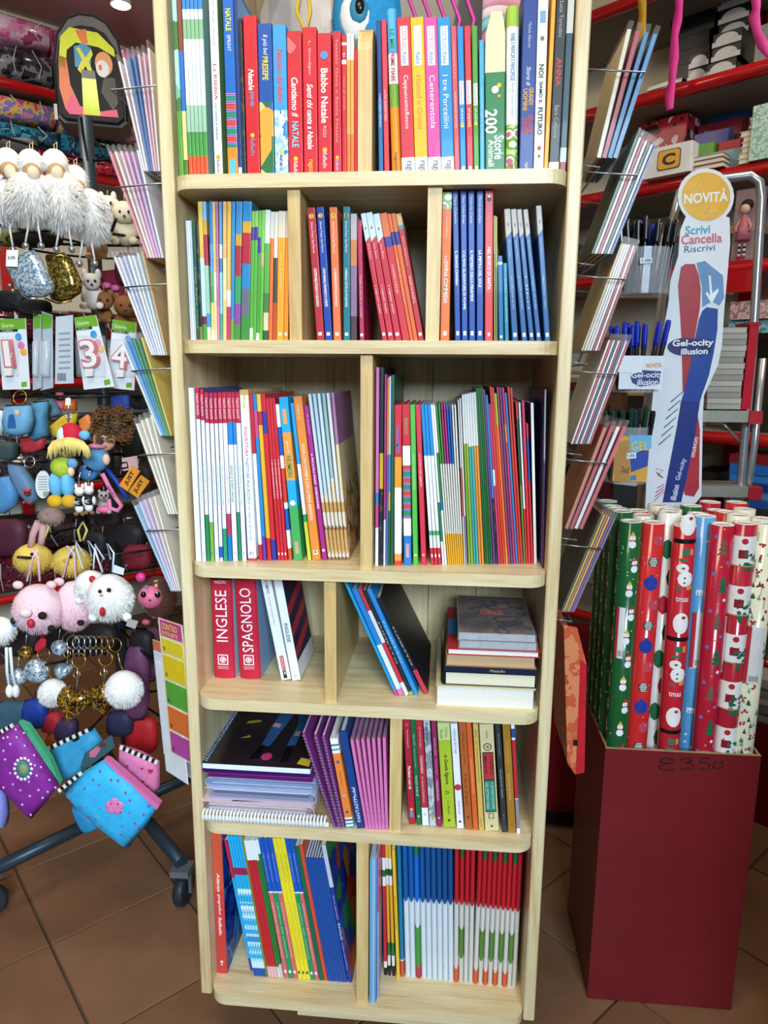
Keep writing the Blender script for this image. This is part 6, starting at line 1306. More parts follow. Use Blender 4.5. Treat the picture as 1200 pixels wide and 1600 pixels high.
for y, nm in ((648, 'tread'), (762, 'tread')):
    a, e = ld(1012, y), ld(1162, y); b = MB(); b.box((a[0], YLd-.035, a[2]-.012), (e[0], YLd+.05, a[2]+.012), 0, iv); b.build(nm, mat('a8a49a', .45, .4, .08, 90), r)
    b = MB(); b.box((e[0]-.004, YLd-.042, a[2]-.015), (e[0]+.022, YLd-.015, a[2]+.012), 0, iv); b.build('end_cap', mat('b82430', .4), r)
bar('brace', [ld(1120, 650), ld(1155, 690)], .003); bar('rear_leg', [ld(1192, 560), ld(1178, 700), (ld(1178, 700)[0]-.02, YLd+.04, .0005)], .008)
# paper ream tray on the ladder tread with a red end
zt = ld(1100, 648)[2]+.0135; a, e = ld(1096, 640)[0], ld(1148, 640)[0]
hh = ld(1100, 512)[2]-zt
n = 14
for k in range(n):
    rr_ = thing('paper_bundle', f'grey-white paper bundle, {nth(k+1)} from the bottom, on the ladder tread', 'paper', ((a+e)/2+random.uniform(-.002, .002), YLd+.005, zt+k*hh/n), (0, 0, 0), 'paper bundles on the ladder')
    b = MB(); b.box((-(e-a)/2, -.03, 0), ((e-a)/2, .035, hh/n*.9)); b.build('sheets', mat(['b4aea2', 'c4beb2', 'a49e94'][k % 3], .8, 0, .1, 300), rr_)
    b = MB(); b.box((-(e-a)/2-.0005, -.0305, hh/n*.9), ((e-a)/2+.0005, .0355, hh/n*.97)); b.build('wrapper', mat('8a8478', .6), rr_)
q = thing('red_bookend', 'upright red plastic end piece beside the paper bundles', 'bookend', (e+.012, YLd+.005, zt))
b = MB(); b.box((-.009, -.032, 0), (.009, .036, hh*1.02)); b.build('upright_plate', mat('c01c2c', .3, 0, .05, 10, .3), q); b = MB(); b.box((-.012, -.034, hh*1.02), (.012, .038, hh*1.02+.006)); b.build('cap', mat('b01828', .3), q)
# low red cabinet behind the bookcase, black panel at the right edge of the view
c0 = atz(872, 1296, 0.0)
q = thing('low_cabinet', 'dark red low cabinet behind the bookcase on its right', 'cabinet', (c0.x+.02, c0.y+.12, 0))
b = MB(); b.box((-.30, -.12, .05), (.16, .12, .46)); b.build('body', REDD, q)
b = MB(); b.box((-.29, -.10, .0005), (.15, .11, .05)); b.build('plinth', mat('1a1412', .6), q)
b = MB(); b.box((-.07, -.126, .08), (.155, -.12, .44)); b.build('door', mat('84141a', .4, 0, .05, 5), q)
d0 = atz(1176, 1600, 0.0)
q = thing('black_stand', 'black floor stand at the lower right corner', 'stand', (d0.x+.09, -.05, 0))
b = MB(); b.box((-.075, -.50, .0005), (.26, .0, .05)); b.build('foot', mat('0c0c10', .3), q)
b = MB(); b.box((-.070, -.49, .05), (.25, -.01, 1.02)); b.build('panel', mat('101014', .35, 0, .1, 20, .3), q)  # tall body extended out of view to keep window light off the carton
b = MB(); b.box((-.072, -.495, 1.02), (.255, -.005, 1.05)); b.build('top_plate', mat('16161a', .35), q)

# ------------------------------------------------------------------ plush toys and bags standing on the far side of the bookcase top
b = MB(); b.box((-IN, .30, ZS[0]-TH), (IN, DEP, ZS[0])); cpart('shelf', b, WX)
GP = 'toys on the far top shelf of the bookcase'; zp = ZS[0]+E_; YP = .40
def back(name, label, cat, px, Y=YP):
    o = thing(name, label, cat, (at(px, 40, Y).x, Y, zp), (0, 0, 0), GP); o.scale = (1.12, 1.0, 1.24); return o
CLR = mat('d8d4d8', .10, 0, .15, 40, .7, .28)
r = back('bagged_toy', 'clear bag with grey and red goods behind the navy books', 'bag', 470, .42)
b = MB(); b.prism([(-.055, 0), (.045, 0), (.055, .33), (.02, .37), (-.03, .36), (-.06, .30)], -.03, .03, 0, frame((0, 0, 0), (1, 0, 0), (0, 0, 1))); b.build('bag', CLR, r)
b = MB(); b.ball((-.005, .0, .14), (.04, .022, .14), 12, 0, None, .08); b.build('filling', art(['8a7a78', 'a83440', 'b8b0a8', '6a5a5c'], 18, 'noise', .5), r)
b = MB(); b.tube([(.012, -.033, .35), (.0, -.034, .30), (.014, -.034, .27), (.022, -.034, .30), (.012, -.033, .35)], .003, 6); b.build('yellow_tie', mat('e8c020', .5), r)
r = back('bagged_toy', 'clear bag with black and pink soft toy behind the red books', 'bag', 527, .50)
b = MB(); b.prism([(-.05, 0), (.035, 0), (.04, .33), (.01, .37), (-.04, .35)], -.03, .03, 0, frame((0, 0, 0), (1, 0, 0), (0, 0, 1))); b.build('bag', CLR, r)
b = MB(); b.ball((-.01, 0, .26), (.026, .02, .07), 12); b.ball((-.008, 0, .1), (.035, .022, .1), 12); b.build('toy_body', mat('24202a', .7, 0, .2, 60), r)
b = MB(); b.ball((.012, -.012, .29), (.012, .012, .03), 10); b.ball((.0, -.016, .24), (.014, .01, .016), 10); b.build('pink_patch', mat('d870a0', .6), r)
r = back('plush_toy', 'bright blue plush head with white eye patch behind the post', 'plush', 575, .40)
b = MB(); b.ball((0, 0, .11), (.045, .04, .11), 14); b.build('body', mat('1f78b8', .8, 0, .15, 120), r)
b = MB(); b.ball((0, 0, .29), (.058, .045, .075), 16); b.build('head', mat('2590cc', .8, 0, .15, 120), r)
b = MB(); b.ball((-.012, -.030, .285), (.030, .018, .034), 12); b.build('eye_patch', mat('eef2f4', .6), r)
b = MB(); b.ball((-.010, -.042, .288), (.016, .010, .019), 12); b.build('iris', mat('3a8ab0', .3), r)
b = MB(); b.ball((-.008, -.049, .290), (.008, .006, .011), 10); b.build('pupil', mat('101418', .2), r)
for sx in (-1, 1): b = MB(); b.lathe([(.018, 0), (.012, .03), (.0, .055)], 8, 0, Matrix.Translation((sx*.038, 0, .33))@Matrix.Rotation(sx*.5, 4, 'Y')); b.build('ear', mat('1f78b8', .8), r)
r = back('bagged_toy', 'black bag with pink lightning streaks behind the fairy-tale books', 'bag', 690, .42)
b = MB(); b.prism([(-.065, 0), (.06, 0), (.064, .37), (-.066, .37)], -.035, .035, 0, frame((0, 0, 0), (1, 0, 0), (0, 0, 1))); b.build('bag', mat('18141c', .3, 0, .3, 40, .4), r)
for k in range(5):
    b = MB(); x = -.045+.022*k; b.tube([(x, -.036, .24), (x+.008, -.037, .28), (x-.006, -.037, .31), (x+.006, -.036, .37)], .003, 5); b.build('pink_streak', mat('d84aa8', .4), r)
r = back('plush_toy', 'pastel striped arched plush behind the animal story book', 'plush', 778, .40)
for k, cc in enumerate(('e8a8c4', 'f0e0e8', '8ad0d0', 'd870a0', '1f7a80')):
    b = MB(); rad = .075-.0135*k
    b.tube([(rad*math.cos(PI*q/14), 0, .235+rad*math.sin(PI*q/14)) for q in range(15)], .0072, 8); b.tube([(rad, 0, .235), (rad, 0, .008)], .0072, 8); b.tube([(-rad, 0, .235), (-rad, 0, .008)], .0072, 8); b.build('arch_band', mat(cc, .7, 0, .08, 60), r)
r = back('boxed_toy', 'orange and green toy box corner behind the padded storybook', 'box', 620, .46)
b = MB(); b.box((-.03, -.02, 0), (.03, .02, .37)); b.build('body', mat('d06a2a', .4), r); b = MB(); b.box((.012, -.022, .2), (.03, -.02, .37)); b.build('printed_patch', mat('3a9a3a', .4), r)

# ------------------------------------------------------------------ left wall: red shelving, wrapped packs, backpack
zz = [LP.sz(40, y)[1] for y in (60, 125, 150)]
zL1, zL2 = LP.sz(40, 128)[1], LP.sz(40, 252)[1]
shelving(LP, 'red metal shelving along the left wall', [zL1, zL2, 1.10, .70, .30], -1.6, .95, .30, (-.2, .5), 'shelving')
o = thing('red_rail', 'red rail under the ceiling at the left', 'rail', LP.pos(0, .31, 2.375), (0, 0, LP.ang))
b = MB(); b.box((-1.4, 0, -.045), (.95, .03, .045)); b.build('beam', RED, o); b = MB(); b.box((-1.4, -.006, -.045), (.95, 0, -.039)); b.box((-1.4, -.006, .039), (.95, 0, .045)); b.build('lip', REDD, o)
WRAPS = [('pink wrapped', ['d85a98', 'e890b8', 'f0c0d4', 'b83a78']), ('black wrapped', ['18161a', '3a3840', '8a8a90', '0c0c10']), ('floral pink wrapped', ['e04a88', 'e8c060', '8a7ac0', 'f090b0']), ('teal wrapped', ['1a6a88', '2a90a8', '0f4a68', '58b0c0']), ('red wrapped', ['b81c34', 'd84050', '8a1024', 'e07080']), ('grey wrapped', ['6a6460', '9a948c', '3a3634', 'b8b0a8'])]
def wrap(sx, w, z, h, k, lab, off=.0):
    r = thing('wrapped_pack', lab, 'pack', LP.pos(sx, off, z+.0008), (0, 0, LP.ang), 'film-wrapped packs on the left shelving')
    b = MB(); n = 14; pts = []
    for q in range(n):
        a = 2*PI*q/n; cx, cz = math.cos(a), math.sin(a); pts.append((math.copysign(abs(cx)**.5, cx)*.13+.13, h/2+math.copysign(abs(cz)**.6, cz)*h/2))
    b.prism([(y, zz_) for y, zz_ in pts], -w/2, w/2, 0, Matrix(((0, 0, 1, 0), (1, 0, 0, 0), (0, 1, 0, 0), (0, 0, 0, 1))), True); b.build('contents', art(WRAPS[k][1], 16+4*k, 'noise', .18, .8), r)
    for q in range(4):
        b = MB(); x = -w/2+w*(q+.5)/4; b.tube([(x+random.uniform(-.02, .02), -.003, h*.15), (x+random.uniform(-.02, .02), -.006, h*.5), (x+random.uniform(-.02, .02), -.003, h*.9)], .0022, 4); b.build('film_crease', mat('e8e8ec', .08, 0, 0, 40, .8, .45), r)
WRAPS += [('dark wrapped', ['1a1416', '2a2226', '3c3438', '120e10']), ('wine wrapped', ['4a1420', '6a2030', '30101a', '8a3a48'])]
LAY = [(zL1, 'upper', [(1, .115), (0, .095)]), (zL2, 'middle', [(4, .085), (3, .085), (2, .115)]), (1.10, 'lower', [(6, .13), (7, .12)]), (.70, 'low', [(6, .14), (1, .12)]), (.30, 'bottom', [(7, .14), (6, .13)])]
kf = min(1.0, (zL1-zL2-.045)/.291); LAY[1] = (zL2, 'middle', [(k, h*kf) for k, h in LAY[1][2]])
for z, nm_, levs in LAY:
    for col in range(5):
        zz_ = z
        for lv, (k, h) in enumerate(levs):
            wrap(-.95+col*.36, .345, zz_, h, k, f'{WRAPS[k][0]} pack, {nth(lv+1)} from below, {nth(col+1)} from left on {nm_} left shelf'); zz_ += h+.002
# backpack
sx, zb = LP.sz(146, 196, -.24); _, ztp = LP.sz(146, 24, -.24); q = LP.pos(sx, -.24, zb); H = ztp-zb; Wd = (LP.sz(205, 110, -.24)[0]-LP.sz(100, 110, -.24)[0])/2
r = thing('backpack', 'grey backpack with neon yellow, orange and pink print hanging at upper left', 'backpack', q, (0, 0, math.radians(20)))
def bpq(f, z): return (f*Wd, z*H)
out = [(-1, .06), (-.8, .0), (.8, .0), (1, .06), (1.0, .55), (.86, .80), (.55, .95), (.2, 1.0), (-.2, 1.0), (-.55, .95), (-.86, .80), (-1.0, .55)]
b = MB(); b.prism([bpq(*p) for p in out], -.14, 0, 0, frame((0, 0, 0), (1, 0, 0), (0, 0, 1))); b.build('main_body', mat('7a7674', .7, 0, .1, 40), r)
b = MB(); b.prism([bpq(.90*x, .02+.83*z) for x, z in out], 0, .03, 0, frame((0, 0, 0), (1, 0, 0), (0, 0, 1))); bpf = b.build('front_panel', mat('1c1a1c', .6), r)
def bpp(nm_, pts, cc, o_=.0308, glow=.35): b = MB(); b.prism([bpq(p[0]*1.02, p[1]*.90+.01) for p in pts], 0, .0008, 0, frame((0, -o_, 0), (1, 0, 0), (0, 0, 1))); b.build(nm_, mat(cc, glow, 0, .04), bpf)
bpp('print_patch', [(-.80, .52), (-.70, .80), (-.45, .90), (.3, .88), (.72, .74), (.74, .66), (.3, .74), (-.3, .76), (-.55, .68), (-.62, .5)], 'e8f020'); bpp('print_patch', [(-.3, .88), (.0, .90), (.02, .76), (-.15, .76)], 'f08040', .0318)
bpp('print_patch', [(-.82, .30), (-.78, .62), (-.58, .60), (-.52, .34), (-.30, .14), (-.36, .06), (-.7, .10)], 'f07848'); bpp('print_patch', [(-.70, .10), (-.5, .26), (-.3, .14), (.2, .10), (.7, .14), (.74, .06), (-.6, .05)], 'f04a80', .0316)
bpp('print_patch', [(-.36, .52), (-.36, .72), (-.1, .76), (.1, .72), (.06, .54)], '3a9ac8', .0316); bpp('print_patch', [(-.30, .70), (-.22, .72), (-.06, .62), (.10, .71), (.14, .66), (.02, .58), (.12, .48), (.06, .44), (-.08, .54), (-.2, .46), (-.3, .50), (-.16, .60)], 'e8e828', .0324)
bpp('print_patch', [(.42+.24*math.cos(a*PI/8), .58+.12*math.sin(a*PI/8)) for a in range(16)], 'f0a060', .0322); bpp('print_patch', [(.38+.18*math.cos(a*PI/8), .53+.085*math.sin(a*PI/8)) for a in range(16)], 'f0f0f0', .033); bpp('print_patch', [(.32+.05*math.cos(a*PI/5), .54+.03*math.sin(a*PI/5)) for a in range(10)], 'f07040', .0338)
bpp('reflective_strip', [(-.22, .06), (.24, .06), (.18, .42), (-.20, .42)], 'd8f010', .0326, .15); bpp('strip_tab', [(-.20, .42), (.18, .42), (.16, .50), (-.20, .50)], '7a7a74', .0330); bpp('print_patch', [(.3, .30), (.6, .12), (.75, .2), (.7, .45), (.4, .45)], '241e20', .0320)
b = MB(); b.tube([(p[0]*.97, -.001, p[1]*.985) for p in [bpq(*p) for p in out[3:]]+[bpq(-1, .06)]], .004, 6); b.build('zip', mat('2a2828', .5), r)
b = MB(); b.tube([bpq(-.12, 1.0)[:1]+(.05, bpq(0, 1.0)[1]), (0, .05, H*1.07), bpq(.12, 1)[:1]+(.05, bpq(0, 1)[1])], .007, 6); b.build('top_loop', mat('a81820', .6), r)
b = MB(); b.box((-Wd*1.06, -.005, H*.02), (-Wd*.97, -.003, H*.16)); b.build('price_tag', mat('e0dcd0', .6), r)
b = MB(); b.tube([(0, .07, H*1.06), (0, .10, H*1.08)], .006, 6); b.build('hook', WIRE, r)
# ceiling spot lamp
l0 = atz(188, -6, CEIL-.0005)
r = thing('ceiling_spot', 'bright round ceiling spot lamp at the upper left', 'lamp', (l0.x, l0.y, CEIL-.03))
b = MB(); b.lathe([(.036, .0), (.036, .03), (.03, .0298)], 20); b.build('housing', mat('e8e4dc', .5), r)
b = MB(); b.lathe([(.0, -.002), (.031, -.002), (.034, .0)], 20); b.build('lens', mat('fff2dc', .5, 0, 0, emit=9.0), r)

# ------------------------------------------------------------------ revolving stand of key rings and toys at the left
SX, SY = -.62, .48
STEEL = mat('36424c', .4, .5, .08, 30); DARKW = mat('2c2e32', .35, .7, .05)
st = thing('display_stand', 'dark steel revolving hook stand on caster wheels at the left', 'stand', (SX, SY, 0))
b = MB(); b.lathe([(.014, .10), (.014, 1.62)], 16); b.build('post', STEEL, st)
b = MB(); b.lathe([(.03, .085), (.03, .13), (.016, .14)], 16); b.build('hub', STEEL, st)
w1, w2 = Vector((-.815, .225, 0)), Vector((-.425, .295, 0))
for i, wv in enumerate((w1, w2, Vector((-.43, .73, 0)), Vector((-.82, .74, 0)))):
    e = wv-Vector((SX, SY, 0)); b = MB(); b.tube([(0, 0, .105), (e.x*.5, e.y*.5, .102), (e.x, e.y, .098)], .0145, 10); b.build('leg', STEEL, st)
    c = MB(); c.lathe([(.030, -.011), (.034, -.006), (.034, .006), (.030, .011)], 18, 0, Matrix.Translation((e.x, e.y, .0345))@Matrix.Rotation(.5+i, 4, 'Z')@Matrix.Rotation(PI/2, 4, 'X'))
    wl = c.build('caster', mat('232830', .5, 0, .1, 40), st)
    f = MB(); f.box((-.004, -.020, .03), (.004, -.014, .085), 0, Matrix.Translation((e.x, e.y, 0))@Matrix.Rotation(.5+i, 4, 'Z')); f.box((-.02, -.02, .076), (.02, .02, .09), 0, Matrix.Translation((e.x, e.y, 0))); f.build('caster_fork', mat('8a9298', .35, .6), wl)
LEV = [(y, at(140, y, .40).z) for y in (232, 372, 494, 617, 716, 852, 1000, 1105)]
for k, (y, z) in enumerate(LEV):
    for j in range(4):
        a = math.radians(-165+j*50+11*k); L = .30 if j % 2 else .24
        b = MB(); p = [(math.cos(a)*.012, math.sin(a)*.012, z), (math.cos(a)*L*.8, math.sin(a)*L*.8, z-.004), (math.cos(a)*L, math.sin(a)*L, z+.010)]
        b.tube(p, .0028, 6); b.build('hook_arm', DARKW, st)
    if k not in (1, 3, 5): continue
    b = MB(); b.tube([(.16*math.cos(2*PI*q/20), .16*math.sin(2*PI*q/20), z-.001) for q in range(20)], .0026, 6, 0, None, True); b.build('ring_bar', DARKW, st)
class LT:
    def __init__(s, name, label, cat, px, py, Y, group=None, rot=0.0):
        s.Y = Y; s.o = at(px, py, Y); s.r = thing(name, label, cat, s.o, (0, 0, 0), group); s.n = 0
    def L(s, px, py, dy=0.0):
        p = at(px, py, s.Y+dy); return Vector((p.x-s.o.x, dy, p.z-s.o.z))
    def S(s, l): return l/FPX*(s.Y+1.0)
    def part(s, nm, mb, m): return mb.build(nm, m, s.r)
    def slab(s, nm, pts, t, m, dy=0.0, sm=False):
        """outline traced at its own distance with real thickness t"""
        q = [s.L(x, y, 0) for x, y in pts]; b = MB()
        ar = sum(q[i].x*q[(i+1) % len(q)].z-q[(i+1) % len(q)].x*q[i].z for i in range(len(q)))
        if ar < 0: q.reverse()
        b.prism([(v.x, v.z) for v in q], 0, t, 0, frame((0, dy+t, 0), (1, 0, 0), (0, 0, 1)), sm); return s.part(nm, b, m)
    def cushion(s, nm, pts, t, m, dy=0.0, inset=.16):
        """padded outline: two bulging faces that meet at the rim"""
        q = [s.L(x, y, 0) for x, y in pts]; c = sum(q, Vector((0, 0, 0)))/len(q); n = len(q)
        ar = sum(q[i].x*q[(i+1) % n].z-q[(i+1) % n].x*q[i].z for i in range(n))
        if ar < 0: q.reverse()
        ring = lambda f, d: [(c.x+(v.x-c.x)*f, dy+d, c.z+(v.z-c.z)*f) for v in q]
        vs = ring(1-inset, -t*.42)+ring(1, 0)+ring(1-inset, t*.42)+ring(.5, -t*.5)+ring(.5, t*.5); fs = []
        for i in range(n):
            j = (i+1) % n; fs += [(i, n+i, n+j, j), (n+i, 2*n+i, 2*n+j, n+j), (3*n+i, i, j, 3*n+j), (2*n+i, 4*n+i, 4*n+j, 2*n+j)]
        fs += [tuple(3*n+i for i in range(n)), tuple(4*n+i for i in reversed(range(n)))]
        b = MB(); b.add(vs, fs, 0, True); return s.part(nm, b, m)
    def ball(s, nm, px, py, rx, ry, m, dy=0.0, fur=0, fl=.008, rd=None, furm=None, n=14):
        c = s.L(px, py, dy); b = MB(); a, e = s.S(rx), s.S(ry); d = rd or (a+e)/2*.85
        b.ball(c, (a, d, e), n)
        if fur: b.fur(c, (a*.97, d*.97, e*.97), int(fur*2.4), fl*.8, .0007, 0, None, .6, .45)
        return s.part(nm, b, furm or m)
    def line(s, nm, pts, r, m, dy=0.0, closed=False, n=6):
        b = MB(); b.tube([s.L(x, y, dy+(w[0] if w else 0)) for x, y, *w in pts], r, n, 0, None, closed); return s.part(nm, b, m)
    def ring(s, nm, px, py, rp, m, dy=0.0, w=.0011):
        c = s.L(px, py, dy); R_ = s.S(rp); b = MB(); b.tube([c+Vector((R_*math.cos(2*PI*q/16), .3*R_*math.sin(2*PI*q/16), R_*math.sin(2*PI*q/16))) for q in range(16)], w, 6, 0, None, True); return s.part(nm, b, m)
    def text(s, t, px, py, w, h, colr, dy, rot=0, bold=.02):
        c = s.L(px, py, 0); c_, s_ = math.cos(math.radians(rot)), math.sin(math.radians(rot)); b = MB()
        put_text(b, t, frame((c.x, dy, c.z), (c_, 0, s_), (-s_, 0, c_)), s.S(w), s.S(h), 0, 0, bold, 3); return s.part('lettering', b, mat(colr, .5, 0, 0))
SIL = mat('c8ccd2', .2, .9, .05); GOLD = mat('c89a48', .25, .9, .05); FURW = mat('f2efea', .9, 0, .05, 60); FURP = mat('f2ccd4', .9, 0, .06, 60)
SEQS = art(['c8d4dc', '8aa8c0', 'eef4f8', '6a90b0', 'd8e4ec'], 320, 'voronoi', .25, .3, (1, 1, 1), .5); SEQG = art(['3a2810', '8a6420', '20160a', 'c8962c', '4a3410', 'a87828'], 300, 'voronoi', .3, .3, (1, 1, 1), .35)
GS = 'goods on the left revolving stand'
# white fur fairies
for i, (hx, hy, bx, by, bw, bh, lx, lab, Y) in enumerate(((12, 256, 4, 312, 30, 34, 8, 'white fur doll cut by the left edge of view', .27), (48, 258, 50, 306, 36, 36, 52, 'white fur doll with hood, second from the left', .25), (86, 258, 98, 312, 30, 42, 100, 'white fur doll with hood, third from the left', .27), (117, 283, 142, 334, 24, 36, 136, 'white fur doll partly behind, rightmost of its row', .31))):
    t = LT('fur_doll', lab, 'doll', hx, hy-24, Y, 'white fur dolls')
    t.ball('hood', hx, hy-4, 19, 19, FURW, 0, 260, .006)
    t.ball('trim', hx+2, hy+10, 13, 12, mat('b89468', .9, 0, .2, 90), -.012, 160, .004)
    t.ball('face', hx+4, hy+13, 9, 10, mat('e8cfb4', .7), -.022)
    t.ball('fur_dress', bx, by, bw, bh, FURW, 0, 2200, .016)
    for s_ in (-1, 1):
        t.line('leg', [(lx+s_*7, by+28), (lx+s_*8, by+50), (lx+s_*12, by+72)], .0018, mat('ece4e0', .6), -.01)
        t.ball('bell', lx+s_*12, by+78, 5.5, 5.5, SIL, -.01)
        t.line('arm', [(hx+s_*8, hy+18), (bx+s_*22, by-6)], .0028, mat('d8d4d8', .5), -.02)
    t.line('hanging_loop', [(hx, hy-22), (hx-2, hy-32), (hx+3, hy-36), (hx+3, hy-24)], .0008, mat('d8c898', .6))
# sequin purses
t = LT('coin_purse', 'silver sequin coin purse with white price tag', 'purse', 48, 388, .25, 'sequin purses')
t.cushion('pouch', [(52, 390), (60, 396), (72, 420), (85, 446), (84, 456), (72, 464), (46, 466), (36, 461), (24, 440), (12, 418), (14, 410), (34, 396)], .030, SEQS)
t.line('clasp_frame', [(10, 414), (22, 440), (36, 462), (44, 467), (58, 466)], .0018, SIL, -.004); t.ball('clasp_knob', 15, 446, 3, 3, SIL, -.006); t.ball('clasp_knob', 20, 454, 3, 3, SIL, -.006)
t.slab('price_tag', [(22, 394), (40, 394), (39, 420), (21, 419)], .0006, mat('eeeae4', .6), -.022); t.text('2,50', 30, 406, 12, 5, '505058', -.0228); t.line('tag_string', [(31, 398), (44, 390)], .0005, mat('e8e4e0', .6), -.02)
t = LT('coin_purse', 'gold sequin coin purse beside the silver one', 'purse', 90, 394, .30, 'sequin purses')
t.cushion('pouch', [(72, 398), (100, 394), (112, 404), (128, 440), (127, 458), (112, 468), (92, 472), (80, 468), (82, 440)], .030, art(['6a5a20', '8a7830', 'a89048', '4a3c14', 'c8b060'], 300, 'voronoi', .2, .3, (1, 1, 1), .7)); t.line('clasp_frame', [(70, 466), (90, 474), (112, 470)], .0018, GOLD, -.004)
# number candles in blister packs
GC_ = 'number candles on the left stand'; CARDW = mat('d8dade', .4, 0, .04, 20); GRN = mat('6aa02c', .4)
def candle(lab, digit, q, cx, cy, dw, dh, Y):
    """q: card corners tl, tr, br, bl"""
    t = LT('candle_pack', lab, 'candle', (q[0][0]+q[1][0])/2, q[0][1], Y, GC_)
    def uv(u, v): a = [q[0][k]*(1-u)+q[1][k]*u for k in (0, 1)]; e = [q[3][k]*(1-u)+q[2][k]*u for k in (0, 1)]; return (a[0]*(1-v)+e[0]*v, a[1]*(1-v)+e[1]*v)
    rot = -math.degrees(math.atan2(q[1][1]-q[0][1], q[1][0]-q[0][0]))
    t.slab('card', [uv(0, 0), uv(1, 0), uv(1, 1), uv(0, 1)], .0008, CARDW)
    t.slab('header', [uv(.02, .0), uv(.98, .0), uv(.98, .15), uv(.02, .15)], .0006, GRN, -.0008); t.slab('header_band', [uv(.02, .15), uv(.7, .15), uv(.7, .185), uv(.02, .185)], .0006, mat('26301c', .4), -.0008)
    t.text('Giorno', *uv(.36, .09), 20, 6, 'dfe8c8', -.0012, rot, 0); t.text('CLASSICA', *uv(.34, .168), 18, 3, 'd8dcc8', -.0014, rot, 0)
    for (u, v, cc) in ((.70, .26, '3a90c8'), (.78, .38, 'd870a8'), (.85, .47, 'e8a838')): t.ball('balloon_print', *uv(u, v), 5.5, 6, mat(cc, .4), -.0008, rd=.0006)
    t.slab('logo_print', [uv(.70, .90), uv(.90, .89), uv(.90, .96), uv(.70, .97)], .0005, GRN, -.0006)
    for i_, (bold, cc, dy, sc) in enumerate(((.055, 'c83c44', -.010, 1.0), (.012, 'f0e6e0', -.0125, 1.0))):
        v, f, x0, x1, y0, y1 = glyphs(digit, 3, 0, bold); v0 = glyphs(digit, 3, 0, .055)
        sx = t.S(dw)/(v0[3]-v0[2]); sy = t.S(dh)/(v0[5]-v0[4]); c = t.L(cx, cy, 0); mx_, my_ = (v0[2]+v0[3])/2, (v0[4]+v0[5])/2
        b = MB(); M = frame((c.x, dy, c.z), (math.cos(math.radians(rot)), 0, math.sin(math.radians(rot))), (-math.sin(math.radians(rot)), 0, math.cos(math.radians(rot))))
        b.add([((p[0]-mx_)*sx, (p[1]-my_)*sy, 0) for p in v], f, 0, False, M); b.add([((p[0]-mx_)*sx, (p[1]-my_)*sy, -.006+i_*.003) for p in v], f, 0, False, M)
        t.part('candle_outline' if i_ == 0 else 'candle_digit', b, mat(cc, .35))
    t.slab('candle_stem', [(cx-6, cy+dh*.5), (cx+6, cy+dh*.5), (cx+5, cy+dh*.5+12), (cx-5, cy+dh*.5+12)], .008, mat('ece6de', .4), -.010)
    t.cushion('blister', [(cx-dw*.75, cy-dh*.62), (cx+dw*.75, cy-dh*.62), (cx+dw*.8, cy+dh*.8), (cx-dw*.7, cy+dh*.8)], .030, mat('e4e8ee', .06, 0, 0, 40, .6, .16), -.003)
    return t, uv
candle('number one candle in blister pack at the left edge', '1', ((-4, 499), (40, 497), (47, 608), (4, 609)), 17, 553, 17, 44, .26)
candle('number three candle in blister pack, tilted, green header', '3', ((116, 496), (150, 492), (179, 604), (131, 609)), 143, 553, 30, 46, .25)
candle('number four candle in blister pack beside the wire rack cards', '4', ((176, 499), (213, 504), (210, 610), (167, 606)), 191, 556, 28, 42, .29)
t = LT('candle_pack', 'candle pack turned backwards with grey printed text', 'candle', 101, 494, .255, GC_)
t.slab('card', [(87, 495), (114, 492), (115, 599), (86, 600)], .0008, mat('b8bec6', .4, 0, .05, 20))
for k in range(7): t.slab('printed_line', [(92, 520+k*9), (110, 519+k*9), (110, 522+k*9), (92, 523+k*9)], .0004, mat('8a929c', .5), -.0005)
for k in range(7): t.slab('barcode_bar', [(90+2*k, 583), (91+2*k, 583), (91+2*k, 595), (90+2*k, 595)], .0004, mat('3a3e44', .5), -.0005)
for i, (x, lab) in enumerate(((22, 'candle pack seen edge-on next to the number one'), (52, 'candle pack seen nearly edge-on, left of the backward one'), (64, 'candle pack half turned, directly left of the backward one'))):
    t = LT('candle_pack', lab, 'candle', x, 492, .27+.006*i, GC_); dx = (12, 12, 18)[i]
    t.slab('card', [(x, 486), (x+dx*.5, 494), (x+dx, 608), (x+dx*.6, 612)] if i == 0 else [(x, 486), (x+dx, 492), (x+dx+1, 606), (x-1, 610)], .0012, mat('a8b0ba', .3, 0, .05, 20))
    if i: t.slab('header', [(x+1, 488), (x+dx-1, 493), (x+dx-1, 512), (x+1, 514)], .0006, GRN, -.0008); t.cushion('blister', [(x+3, 530), (x+dx-2, 532), (x+dx-2, 590), (x+3, 590)], .016, mat('e8ecf0', .08, 0, 0, 40, .6, .4), -.004)
# plush animals behind
def plush(lab, px, py, hr, br, cc, Y, ears='round', extra=None, furn=0, name='plush_toy'):
    t = LT(name, lab, 'plush', px, py-hr*1.5, Y, 'small plush toys on the left stand'); m = mat(cc, .9, 0, .08, 90)
    t.ball('body', px+2, py+hr+br*.6, br, br*1.05, m, .01, furn, .005); t.ball('head', px, py, hr, hr*.9, m, -.01, furn, .004)
    for s_ in (-1, 1): t.ball('ear', px+s_*hr*.75, py-hr*.8, hr*.32, hr*(.6 if ears == 'long' else .35), m, -.006); t.ball('eye', px+s_*hr*.38, py-hr*.08, 2.0, 2.2, mat('141416', .2), -.01-t.S(hr)*.78); t.ball('paw', px+s_*br*.7, py+hr+br*1.3, br*.36, br*.3, m, -.012)
    t.ball('nose', px, py+hr*.3, 2.4, 1.8, mat('5a3a38', .4), -.012-t.S(hr)*.8); t.line('hanging_loop', [(px, py-hr), (px, py-hr*1.6)], .0008, mat('b8a878', .6))
    return t
